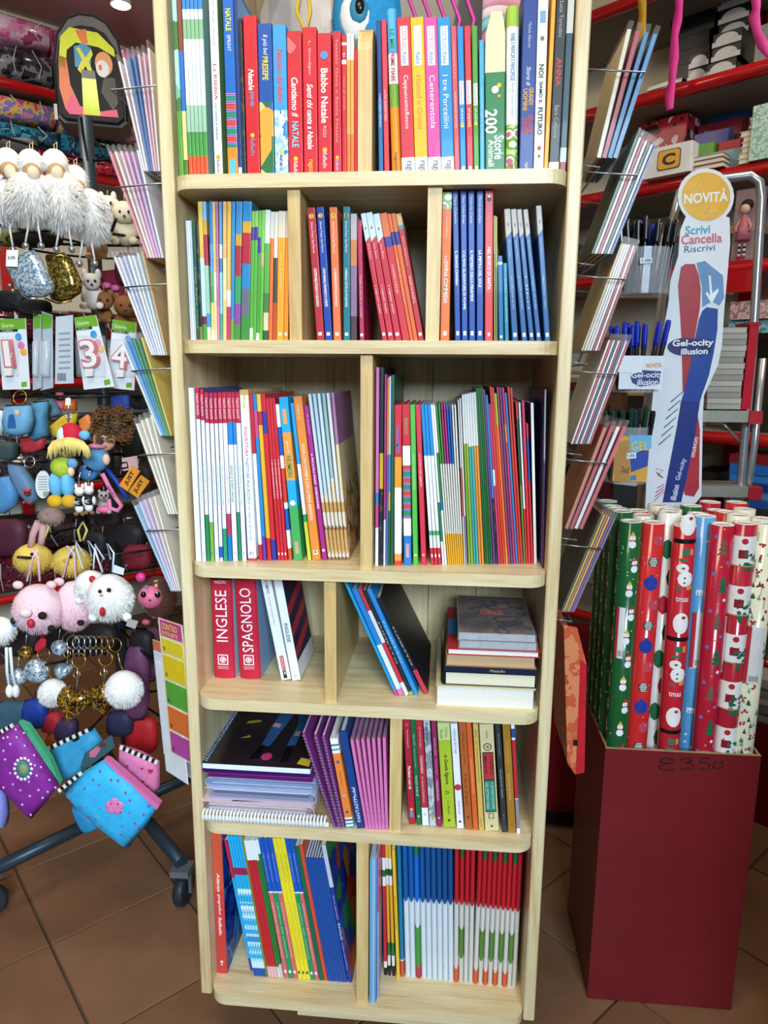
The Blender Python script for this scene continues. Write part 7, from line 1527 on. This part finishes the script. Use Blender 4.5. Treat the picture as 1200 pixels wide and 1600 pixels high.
plush('cream plush animal with dark eyes beside the rack cards', 194, 332, 18, 20, 'd8ccb0', .38); plush('small white plush with orange scarf behind the fur dolls', 168, 318, 13, 14, 'e8dccc', .40, 'long'); plush('tan plush hanging below the fur dolls', 150, 365, 14, 16, 'c8a880', .42)
plush('giraffe-brown plush under the maroon box', 196, 478, 18, 22, '7a4a26', .40); plush('white rabbit plush beside the steel post', 143, 440, 14, 18, 'dcd2c4', .40, 'long'); plush('brown spotted plush head beside the candle packs', 162, 470, 15, 12, '8a5a30', .42)
t = LT('gift_box', 'maroon gift box with pink bow behind the stand', 'box', 172, 420, .44, GS); t.slab('body', [(152, 424), (188, 420), (196, 466), (158, 472)], .04, mat('7a2030', .4)); t.ball('bow', 166, 446, 8, 5, mat('d86a9a', .4), -.004); t.ball('bow', 180, 450, 7, 5, mat('d86a9a', .4), -.004)
# pouches below the candles
def pouch(lab, pts, t_, cc, Y, cat='pouch', dots=None, m=None, name='zip_pouch', zipc='26262a'):
    cx = sum(p[0] for p in pts)/len(pts); top = min(p[1] for p in pts)
    t = LT(name, lab, cat, cx, top, Y, GS); t.cushion('body', pts, t_, m or mat(cc, .6, 0, .10, 60)); 
    t.line('zip', [(pts[0][0], pts[0][1]), (pts[1][0], pts[1][1])], .0014, mat(zipc, .5), -.002); return t
t = pouch('sky-blue mini bag key ring with small printed girl', [(9, 634), (48, 632), (52, 655), (47, 676), (30, 682), (10, 678), (5, 660)], .03, '6a9cc0', .25)
t.slab('printed_figure', [(22, 648), (29, 646), (32, 656), (33, 668), (20, 668), (21, 656)], .0004, mat('2a5a90', .5), -.0165); t.ball('printed_face', 26, 645, 4, 5, mat('d8b898', .5), -.0155, rd=.001); t.ring('key_ring', 31, 621, 11, GOLD, -.004)
pouch('teal-blue angular pouch next to the mini bag', [(52, 628), (76, 626), (72, 650), (76, 680), (54, 690), (46, 684)], .026, '4a86a8', .29); pouch('grey-blue pouch behind the teal pouch', [(58, 624), (80, 622), (98, 645), (78, 655), (66, 650)], .02, '5a7a8c', .33)
pouch('red felt piece hanging under the mini bag', [(32, 684), (72, 680), (70, 700), (52, 708), (34, 706)], .02, 'b83038', .30); pouch('white round purse at the left edge under the candles', [(-6, 640), (5, 640), (8, 660), (4, 680), (-6, 682)], .02, 'c4ccd0', .27)
pouch('yellow felt toy behind the red-capped doll', [(78, 665), (100, 648), (122, 645), (118, 668), (98, 690), (80, 680)], .02, 'c8a828', .32); pouch('orange felt toy behind the curly-haired doll', [(98, 622), (118, 622), (120, 642), (100, 642)], .018, 'd8702c', .36); pouch('orange felt ear beside the doll cap', [(124, 655), (138, 646), (146, 660), (136, 680), (126, 675)], .015, 'e0803a', .31)
pouch('royal-blue tag pouch with white label near the rack', [(174, 618), (202, 616), (204, 640), (176, 640)], .014, '2a3f90', .33); pouch('pink strip pouch behind the doll chain', [(88, 612), (98, 612), (100, 640), (90, 640)], .012, 'e06a90', .36)
# doll with yellow hair and red cap
t = LT('rag_doll', 'rag doll with yellow yarn hair, red-white cap and blue trousers', 'doll', 108, 640, .22, GS)
t.line('chain', [(107, 620), (107, 660)], .0016, SIL, -.004); t.ring('clip', 107, 650, 5, SIL, -.004); t.slab('tag', [(105, 622), (113, 622), (113, 633), (105, 633)], .0006, mat('eceae6', .5), -.006)
t.ball('head', 106, 697, 22, 18, mat('ecc8a8', .8), 0); t.ball('cap', 111, 680, 19, 20, mat('c81c34', .8, 0, .08, 90), -.004); t.ball('cap_panel', 99, 682, 10, 15, mat('c8e0ea', .8), -.012); t.ball('cap_brim', 132, 680, 9, 8, mat('6ab0d8', .8), -.010)
b = MB()
for k in range(46):
    u = k/45; x = 76+62*u; y0 = 690-6*math.sin(PI*u); b.tube([t.L(x*.75+26, y0, -.018-.008*math.sin(PI*u)), t.L(x, y0+10, -.026-.006*math.sin(PI*u)), t.L(x+random.uniform(-4, 4), y0+22+random.uniform(-4, 6), -.024)], .0019, 5)
t.part('yarn_hair', b, mat('e8d078', .9, 0, .1, 90))
t.ball('shirt', 98, 730, 20, 18, mat('b0c03a', .8, 0, .08, 90), 0); t.ball('sleeve', 113, 724, 9, 9, mat('6a9cc0', .8), -.016); t.ball('hand', 111, 737, 5.5, 8, mat('ecc8a8', .8), -.02)
for s_ in (-1, 1): t.ball('trouser_leg', 97+s_*9, 757, 11, 22, mat('68b4dc', .8, 0, .08, 60), -.002); t.ball('shoe', 97+s_*11, 783, 13, 11, mat('d8a828', .8, 0, .08, 60), -.010)
t = LT('rag_doll', 'rag doll with brown curly hair and blue top', 'doll', 172, 632, .27, GS)
t.ball('head', 163, 688, 18, 18, mat('dca88c', .8), 0); b = MB()
for k in range(240):
    a, e = random.uniform(0, 2*PI), random.uniform(-.9, 1.2); rr_ = random.uniform(.75, 1.0); x = 176+34*rr_*math.cos(a)*math.cos(e*.8); y = 664-34*rr_*math.sin(e); c = t.L(x, y, random.uniform(-.028, .02)); R_ = .0045
    b.tube([c+Vector((R_*math.cos(q*1.3), R_*.6*math.sin(q*1.3), R_*.5*math.sin(q*1.3)-.0012*q)) for q in range(7)], .0013, 4)
t.part('curly_hair', b, mat('6a4624', .9, 0, .2, 90))
t.ball('eye', 158, 686, 2.6, 3, mat('2a3a78', .3), -.0225); t.ball('shirt', 150, 716, 22, 22, mat('5a96c4', .8, 0, .08, 60), 0); t.ball('collar', 152, 697, 16, 5, mat('c87a90', .8), -.014); t.ball('hand', 166, 718, 6, 9, mat('e8bca0', .8), -.024); t.ball('trousers', 138, 738, 16, 14, mat('4a8ac0', .8), .004)
# blue fish pouches, oval tag, tiny figures
pouch('blue round fish pouch at the left edge', [(-6, 745), (18, 742), (30, 765), (26, 790), (8, 803), (-6, 800)], .03, '4a84b4', .26); pouch('blue-grey fish pouch with red mouth', [(14, 723), (34, 727), (52, 752), (60, 780), (50, 790), (36, 776), (18, 745)], .028, '5a7a98', .25)
t = LT('paper_tag', 'oval white paper tag next to the fish pouch', 'tag', 67, 735, .24, GS); t.slab('tag', [(67+12*math.cos(a*PI/8), 757+22*math.sin(a*PI/8)) for a in range(16)], .0007, mat('d8d8d6', .6))
for k in range(6): t.slab('printed_line', [(60, 744+4*k), (74, 744+4*k), (74, 745.5+4*k), (60, 745.5+4*k)], .0003, mat('9aa0a4', .6), -.0004)
for k in range(5): t.slab('barcode_bar', [(68+2*k, 768), (69+2*k, 768), (69+2*k, 776), (68+2*k, 776)], .0003, mat('404448', .6), -.0004)
t.line('string', [(67, 737), (62, 724), (46, 718)], .0006, DARKW); t.ring('key_ring', 46, 722, 9, SIL)
t = plush('tiny red and white figurine by the fish pouch', 42, 770, 6, 7, 'c83a40', .24)
for i, (x, y) in enumerate(((124, 768), (139, 766))):
    t = LT('mini_bear', f'{["left", "right"][i]} one of two tiny bears in black shirts', 'key ring', x, y-24, .21, 'tiny bear key rings'); m = mat('ece4dc', .7)
    t.ball('head', x, y, 8, 7.5, m); t.ball('muzzle', x+1, y+2, 4, 3, mat('f4dce0', .7), -.007)
    for s_ in (-1, 1): t.ball('ear', x+s_*5, y-8, 2.4, 5, m); t.ball('foot', x+s_*5, y+35, 4.5, 3.5, mat('7a5a34', .6), -.004); t.ball('arm', x+s_*8, y+16, 2.8, 7, m)
    t.ball('shirt', x, y+16, 8, 9, mat('141820', .6)); t.ball('legs', x, y+27, 7, 7, m); t.text('MC', x, y+16, 9, 6, 'e8e8ec', -.0100); t.line('chain', [(x, y-8), (x-1, y-20), (x+2, y-30)], .0012, SIL)
t = plush('grey-pink small elephant plush behind the tiny bears', 162, 775, 9, 12, 'a8a098', .25); t.ball('skirt', 162, 796, 13, 6, mat('e06a98', .7), -.01)
t = LT('wrist_strap', 'pink looped wrist strap with lettering', 'strap', 162, 738, .24, GS); t.line('strap', [(160, 740), (170, 760), (182, 780), (190, 790), (184, 798), (172, 794), (170, 780)], .0042, mat('d878a0', .5), 0, False, 8); t.text('SWEET', 176, 768, 22, 4, '8a2a50', -.0046, -56)
t = LT('lanyard', 'royal blue strap behind the pink one', 'strap', 168, 730, .28, GS); t.line('strap', [(166, 732), (182, 752), (200, 780)], .0045, mat('1c3c98', .5))
for i, (q, rot) in enumerate((([(186, 758), (206, 728), (219, 736), (199, 768)], 58), ([(200, 768), (220, 742), (234, 752), (215, 778)], 56))):
    t = LT('text_tag', f'{["left", "right"][i]} orange tag with black lettering', 'tag', q[1][0], q[1][1], .25+.006*i, 'orange tags'); t.slab('tag', q, .001, mat('d88a28', .5)); cx = sum(p[0] for p in q)/4; cy = sum(p[1] for p in q)/4; t.text('JUST', cx, cy, 26, 8, '1c140c', -.0006, rot, .03)
t = LT('hair_card', 'pale pink card with black loop near the rack', 'card', 204, 714, .30, GS); t.slab('card', [(190, 716), (214, 712), (216, 732), (192, 736)], .001, mat('d8a8a4', .5)); t.line('loop', [(186, 724), (198, 722), (200, 730), (190, 732)], .0016, DARKW, -.003)
# chicks, pigs, cats
t = LT('plush_toy', 'pink long-legged plush above the yellow chicks', 'plush', 75, 795, .30, GS); t.ball('body', 80, 806, 22, 14, mat('a8887c', .9, 0, .15, 90), 0, 260, .006); t.line('leg', [(60, 815), (52, 835), (48, 855)], .007, mat('d8a4a0', .8)); t.line('leg', [(68, 818), (66, 838), (64, 850)], .007, mat('d8a4a0', .8))
for i, (x, y, lab) in enumerate(((52, 868, 'yellow chick plush on the left with dark eye'), (112, 872, 'yellow chick plush on the right with ribbon'))):
    t = LT('plush_chick', lab, 'plush', x, y-38, .31, 'yellow chicks'); m = mat('e0c058', .9, 0, .08, 90); t.ball('body', x, y+4, 32, 25, m, 0, 700, .008); t.ball('eye', x-2, y-2, 3, 3, mat('201810', .3), -.030)
    t.line('ribbon', [(x+14, y-26), (x+10, y-44), (x+18, y-56), (x+24, y-44), (x+18, y-28)], .0026, mat('d8cc70', .6), -.01); t.ball('beak', x-10, y+4, 4, 3, mat('e09030', .5), -.03)
for i, (x, y, lab) in enumerate(((60, 950, 'pink fluffy pig ball with black spots, facing front'), (116, 945, 'second pink fluffy pig ball behind the first'))):
    Y = .24+.04*i; t = LT('plush_pig', lab, 'plush', x, y-48, Y, 'pink fluffy pigs'); t.ball('fluffy_body', x, y, 42 if i == 0 else 30, 42, FURP, 0, 1500, .009)
    for s_ in (-1, 1): t.ball('ear', x-6+s_*(26 if i == 0 else 18), y-36, 9, 7, mat('f0c8cc', .8), -.014)
    if i == 0:
        t.ball('snout', x-20, y+8, 11, 8, mat('f0d0d4', .8), -.044); t.ball('tongue', x-12, y+24, 6, 8, mat('c82840', .5), -.044); t.ball('spot', x+6, y+12, 7, 6.5, mat('181416', .8), -.047); t.ball('spot', x-39, y+20, 5, 6, mat('181416', .8), -.024); t.ball('spot', x+20, y+32, 6, 6, mat('181416', .8), -.030)
        t.slab('red_tag', [(76, 994), (84, 984), (92, 986), (92, 996), (80, 1004), (75, 1002)], .0012, mat('b82434', .5), -.045)
    else: t.ball('spot', x+10, y+28, 6, 5, mat('181416', .8), -.028)
    for s_ in (-1, 1): t.line('ribbon', [(x-8+s_*10, y-42), (x-4+s_*4, y-80), (x-6-s_*6, y-92)], .0022, mat('e8c0cc', .6), -.006)
for i, (x, y, r_, lab) in enumerate(((142, 915, 26, 'white fluffy cat ball behind the front one'), (172, 932, 38, 'white fluffy cat ball facing front'))):
    Y = .27-.035*i; t = LT('plush_cat', lab, 'plush', x, y-40, Y, 'white fluffy cats'); t.ball('fluffy_body', x, y, r_, r_*1.02, FURW, 0, 1600, .010)
    if i: t.ball('eye', x-2, y-10, 3.6, 3.8, mat('101014', .2), -.045); t.ball('eye', x-16, y-8, 3, 3.4, mat('101014', .2), -.041); t.ball('nose', x-14, y-2, 2.4, 2, mat('d8909a', .5), -.043); t.ball('tongue', x-12, y+24, 4.5, 8, mat('c01c30', .5), -.040)
    else: t.ball('tongue', x+2, y-10, 5, 6, mat('c01c30', .5), -.030)
    for s_ in (-1, 1): t.ball('paw', x+s_*r_*.7, y+r_*.85, 8, 8, mat('f0ece6', .8), -.014); t.line('ribbon', [(x-4+s_*8, y-r_), (x-8+s_*14, y-r_-30), (x-14+s_*10, y-r_-44), (x-4+s_*5, y-r_-20)], .0018, mat('dfe4ee', .6), -.006)
    if i: t.slab('price_tag', [(186, 878), (202, 884), (200, 894), (184, 890)], .0008, mat('d8dce0', .5), -.02)
t = LT('sequin_plush', 'round sequin plush with pink face and rainbow bands', 'plush', 246, 884, .20, GS)
t.ball('sequin_body', 248, 934, 30, 38, art(['2a1c1c', '7a2a30', '3a6a3a', '1a1414', 'b8903a', '2a3a48', '8a3a58'], 130, 'wave', .2, .3, (1, 1, 1), .5), 0); t.ball('face', 235, 933, 20, 19, mat('d86a88', .5), -.026)
for s_ in (-1, 1): t.ball('eye', 235+s_*11, 929, 4.6, 5.2, mat('141014', .15), -.043); t.ball('ear', 242+s_*22, 902, 8, 8, mat('d83a88', .4), -.008); t.ball('paw', 240+s_*12, 972, 7, 5, mat('b84a60', .5), -.014)
t.ball('nose', 234, 938, 2, 1.6, mat('3a1018', .3), -.0475); t.ball('eye_glint', 245, 926, 1.4, 1.4, mat('f0f0f0', .2), -.0475); t.ball('jewel', 229, 917, 3, 3, mat('3aa0b8', .1, .3), -.043); t.slab('price_tag', [(211, 958), (227, 962), (222, 974), (208, 969)], .0008, mat('a8a098', .5), -.03); t.line('loop', [(238, 898), (236, 872), (240, 860), (242, 896)], .001, DARKW)
# key rings with pompoms and sequin hearts
def heart(cx, cy, w, h, rot=0):
    o = []
    for k in range(24):
        a = 2*PI*k/24; x = 16*math.sin(a)**3/17*w; y = -(13*math.cos(a)-5*math.cos(2*a)-2*math.cos(3*a)-math.cos(4*a))/16*h; c_, s_ = math.cos(rot), math.sin(rot); o.append((cx+x*c_-y*s_, cy+x*s_+y*c_))
    return o
for i, (x, y, w, h, ro, lab, m, Y) in enumerate(((115, 1098, 28, 32, .25, 'gold sequin heart key ring in front', SEQG, .22), (157, 1090, 22, 27, -.35, 'gold sequin heart key ring behind on the right', SEQG, .26), (100, 1048, 14, 14, .2, 'small silver sequin heart above the gold hearts', SEQS, .29))):
    t = LT('sequin_heart', lab, 'key ring', x, y-h-20, Y, 'sequin hearts'); t.cushion('heart', heart(x, y, w, h, ro), .034, m); t.ring('key_ring', x+8, y-h-34, 12, GOLD, -.006); t.line('chain', [(x+6, y-h-22), (x+6, y-h-6), (x+4, y-h*.5)], .0014, SIL, -.004); t.ring('small_ring', x+5, y-h-12, 6, GOLD, -.006)
for i, (x, y, r_, lab) in enumerate(((82, 1080, 22, 'white fur pompom left of the gold hearts'), (194, 1075, 31, 'large white fur pompom right of the gold hearts'))):
    t = LT('pompom', lab, 'key ring', x, y-r_-14, .25, 'white pompoms'); t.ball('fur_ball', x, y, r_, r_, FURW, 0, 1500, .009); t.line('chain', [(x-10, y-r_-24), (x-6, y-r_-6), (x-2, y-r_+2)], .0014, GOLD, -.004); t.ring('key_ring', x-14, y-r_-36, 11, GOLD)
for i, (x, y, r_, lab) in enumerate(((58, 1048, 22, 'blue-silver sequin ball beside the pompom'), (28, 1058, 16, 'silver-gold sequin ball at the far left'), (92, 1012, 14, 'crumpled silver sequin ball below the pig'), (40, 1020, 13, 'small brass sequin ball below the pig'))):
    t = LT('sequin_ball', lab, 'key ring', x, y-r_-8, .26+.01*i, 'sequin balls'); t.ball('ball', x, y, r_, r_, SEQS if i != 3 else SEQG); t.line('chain', [(x, y-r_), (x+2, y-r_-16)], .0012, SIL)
t = LT('white_feet', 'dangling white plush legs at the left edge', 'plush', 15, 1010, .25, GS)
for s_ in (-1, 1): t.line('leg_cord', [(13+s_*3, 1012), (15+s_*4, 1050), (19+s_*5, 1070)], .003, mat('d8e4ec', .7)); t.ball('foot', 20+s_*5, 1080, 6, 12, mat('eef0f0', .7), -.004)
t = LT('plush_toy', 'white plush flank cut by the left edge below the pigs', 'plush', 2, 960, .27, GS); t.ball('fluffy_body', 0, 985, 26, 24, FURW, 0, 500, .008); t.ball('hoof', 24, 972, 7, 9, mat('3a8ab0', .6), -.014)
for k in range(7):
    t = LT('key_ring', f'steel key ring on the hook above the hearts, {nth(k+1)} from left', 'key ring', 112+k*9, 995, .26, 'empty key rings'); t.ring('ring', 114+k*9, 1004, 11, SIL if k < 4 else GOLD, .004*k); t.line('clasp', [(114+k*9, 1014), (115+k*9, 1026)], .0016, SIL, .004*k)
# low pouches
SP = art(['1a1a1c', 'e8e4d8'], 40, 'wave', .5)
def stripes(t, p, q, w, n, dy):
    (x0, y0), (x1, y1) = p, q; L_ = math.hypot(x1-x0, y1-y0); ux, uy = (x1-x0)/L_, (y1-y0)/L_; nx, ny = -uy*w, ux*w
    for k in range(n):
        a, e = L_*k/n, L_*(k+1)/n; t.slab('zip_stripe', [(x0+ux*a, y0+uy*a), (x0+ux*e, y0+uy*e), (x0+ux*e+nx, y0+uy*e+ny), (x0+ux*a+nx, y0+uy*a+ny)], .003, mat('18181a' if k % 2 else 'e6e2d6', .6), dy)
def c1(x, y): return (x/3.75, 1060+y/3.75)
t = LT('zip_pouch', 'purple zip pouch with white dots and green oval badge', 'pouch', *c1(100, 265), .20, 'printed zip pouches')
t.cushion('body', [c1(*p) for p in ((-30, 345), (100, 265), (190, 385), (345, 625), (270, 725), (185, 822), (90, 720), (-30, 600))], .034, mat('8a2a94', .6, 0, .1, 60)); t.slab('green_side', [c1(*p) for p in ((100, 262), (150, 280), (285, 480), (345, 625), (250, 490))], .012, mat('4aa878', .6), .004)
stripes(t, c1(-20, 335), c1(100, 268), -6, 9, -.012)
for (x, y) in ((20, 350), (92, 300), (45, 345), (20, 425), (60, 385), (98, 345), (140, 320), (145, 395), (30, 475), (200, 450), (205, 510), (215, 570), (240, 520), (60, 555), (75, 620), (120, 655), (170, 605), (225, 655), (175, 690), (250, 700), (290, 595), (325, 640), (130, 740), (180, 800), (280, 665), (20, 640)): t.ball('dot', *c1(x, y), 2.4, 2.4, mat('d8b8e8', .6), -.0165, rd=.0012, n=8)
for k in range(14): t.ball('badge_scallop', *c1(135+50*math.cos(2*PI*k/14), 530+62*math.sin(2*PI*k/14)), 3.2, 3.2, mat('e8e4f0', .6), -.0175, rd=.0015, n=8)
t.ball('badge', *c1(135, 530), 12, 15.5, mat('3a9a6a', .5), -.018, rd=.002); t.ball('badge_print', *c1(135, 530), 7, 8.5, mat('a89878', .5), -.0195, rd=.001)
BF = art(['4ab8e0', '4ab8e0', '8ad4ec', '48b4dc'], 60, 'noise', .5)
t = LT('zip_pouch', 'deep blue zip pouch with striped zip, behind the bright one', 'pouch', *c1(420, 330), .27, 'printed zip pouches'); t.cushion('body', [c1(*p) for p in ((262, 425), (400, 345), (555, 290), (600, 360), (480, 560), (360, 610), (310, 530))], .026, mat('3a9cc8', .6, 0, .1, 60)); stripes(t, c1(262, 425), c1(555, 290), -6, 16, -.011)
t = LT('picture_card', 'dark teal picture tag with pink figure over the blue pouch', 'tag', *c1(660, 340), .245, GS); t.slab('card', [c1(*p) for p in ((495, 440), (655, 330), (672, 405), (480, 548), (470, 520))], .0012, mat('3c5a60', .4)); t.slab('figure_print', [c1(*p) for p in ((525, 430), (570, 395), (590, 415), (560, 460), (525, 462))], .0005, mat('c8708a', .5), -.0006); t.ball('figure_print', *c1(603, 385), 6, 5, mat('6a2a30', .5), -.0006, rd=.0006)
t = LT('zip_pouch', 'bright blue zip pouch with butterflies and pink cloud badge', 'pouch', *c1(600, 470), .19, 'printed zip pouches'); t.cushion('body', [c1(*p) for p in ((372, 660), (490, 545), (615, 472), (780, 600), (925, 750), (850, 870), (750, 995), (600, 880), (470, 770))], .036, mat('36b4e8', .6, 0, .08, 60)); t.slab('pink_side', [c1(*p) for p in ((615, 468), (640, 475), (940, 735), (925, 760), (770, 620))], .016, mat('d870a8', .6), -.006); stripes(t, c1(368, 650), c1(500, 545), -6, 9, -.012)
for (x, y) in ((585, 545), (545, 595), (690, 600), (495, 645), (525, 690), (580, 625), (620, 658), (735, 670), (650, 595), (410, 710), (470, 750), (515, 755), (585, 760), (520, 810), (560, 825), (610, 780), (760, 715), (870, 750), (840, 800), (790, 850), (810, 885), (715, 865), (675, 840), (710, 915), (760, 945), (755, 790), (415, 655), (590, 870)): t.ball('butterfly_print', *c1(x, y), 2.2, 2.8, mat('a84a8a', .6), -.0172, rd=.0012, n=6)
for (x, y, r_) in ((640, 745, 8), (670, 725, 8.5), (700, 745, 8), (690, 775, 8), (650, 770, 8), (672, 750, 9)): t.ball('cloud_badge', *c1(x, y), r_, r_, mat('e080b4', .5), -.018, rd=.0022)
for (x, y) in ((648, 735), (690, 735), (705, 785)): t.ball('badge_print', *c1(x, y), 2, 1.6, mat('a02a78', .5), -.0205, rd=.0008, n=6)
t = LT('zip_pouch', 'second deep blue pouch under the bright one', 'pouch', *c1(480, 760), .24, 'printed zip pouches'); t.cushion('body', [c1(*p) for p in ((425, 745), (520, 790), (590, 870), (515, 908), (480, 880), (440, 800))], .022, mat('2a88b8', .6, 0, .1, 60))
t = LT('zip_pouch', 'pink zip pouch with heart print and striped zip', 'pouch', *c1(800, 380), .24, 'printed zip pouches'); t.cushion('body', [c1(*p) for p in ((700, 385), (820, 425), (935, 485), (938, 630), (905, 695), (790, 620), (690, 500))], .030, mat('d878a4', .6, 0, .08, 60)); stripes(t, c1(715, 395), c1(932, 485), -6, 13, -.013)
for (x, y) in ((765, 490), (780, 545), (850, 505), (855, 580), (820, 575), (880, 610), (840, 610), (870, 650)): t.slab('heart_print', heart(*c1(x, y), 2.6, 2.6), .0008, mat('b02a50', .6), -.0155)
t.slab('heart_print', heart(*c1(900, 520), 4.5, 4.5), .0008, mat('c02a50', .6), -.0155)
pouch('lavender bag bottom at the left edge with black foot', [(-6, 1230), (6, 1235), (11, 1270), (9, 1292), (-6, 1296)], .03, '8a90d8', .20)
# goods further back on the stand
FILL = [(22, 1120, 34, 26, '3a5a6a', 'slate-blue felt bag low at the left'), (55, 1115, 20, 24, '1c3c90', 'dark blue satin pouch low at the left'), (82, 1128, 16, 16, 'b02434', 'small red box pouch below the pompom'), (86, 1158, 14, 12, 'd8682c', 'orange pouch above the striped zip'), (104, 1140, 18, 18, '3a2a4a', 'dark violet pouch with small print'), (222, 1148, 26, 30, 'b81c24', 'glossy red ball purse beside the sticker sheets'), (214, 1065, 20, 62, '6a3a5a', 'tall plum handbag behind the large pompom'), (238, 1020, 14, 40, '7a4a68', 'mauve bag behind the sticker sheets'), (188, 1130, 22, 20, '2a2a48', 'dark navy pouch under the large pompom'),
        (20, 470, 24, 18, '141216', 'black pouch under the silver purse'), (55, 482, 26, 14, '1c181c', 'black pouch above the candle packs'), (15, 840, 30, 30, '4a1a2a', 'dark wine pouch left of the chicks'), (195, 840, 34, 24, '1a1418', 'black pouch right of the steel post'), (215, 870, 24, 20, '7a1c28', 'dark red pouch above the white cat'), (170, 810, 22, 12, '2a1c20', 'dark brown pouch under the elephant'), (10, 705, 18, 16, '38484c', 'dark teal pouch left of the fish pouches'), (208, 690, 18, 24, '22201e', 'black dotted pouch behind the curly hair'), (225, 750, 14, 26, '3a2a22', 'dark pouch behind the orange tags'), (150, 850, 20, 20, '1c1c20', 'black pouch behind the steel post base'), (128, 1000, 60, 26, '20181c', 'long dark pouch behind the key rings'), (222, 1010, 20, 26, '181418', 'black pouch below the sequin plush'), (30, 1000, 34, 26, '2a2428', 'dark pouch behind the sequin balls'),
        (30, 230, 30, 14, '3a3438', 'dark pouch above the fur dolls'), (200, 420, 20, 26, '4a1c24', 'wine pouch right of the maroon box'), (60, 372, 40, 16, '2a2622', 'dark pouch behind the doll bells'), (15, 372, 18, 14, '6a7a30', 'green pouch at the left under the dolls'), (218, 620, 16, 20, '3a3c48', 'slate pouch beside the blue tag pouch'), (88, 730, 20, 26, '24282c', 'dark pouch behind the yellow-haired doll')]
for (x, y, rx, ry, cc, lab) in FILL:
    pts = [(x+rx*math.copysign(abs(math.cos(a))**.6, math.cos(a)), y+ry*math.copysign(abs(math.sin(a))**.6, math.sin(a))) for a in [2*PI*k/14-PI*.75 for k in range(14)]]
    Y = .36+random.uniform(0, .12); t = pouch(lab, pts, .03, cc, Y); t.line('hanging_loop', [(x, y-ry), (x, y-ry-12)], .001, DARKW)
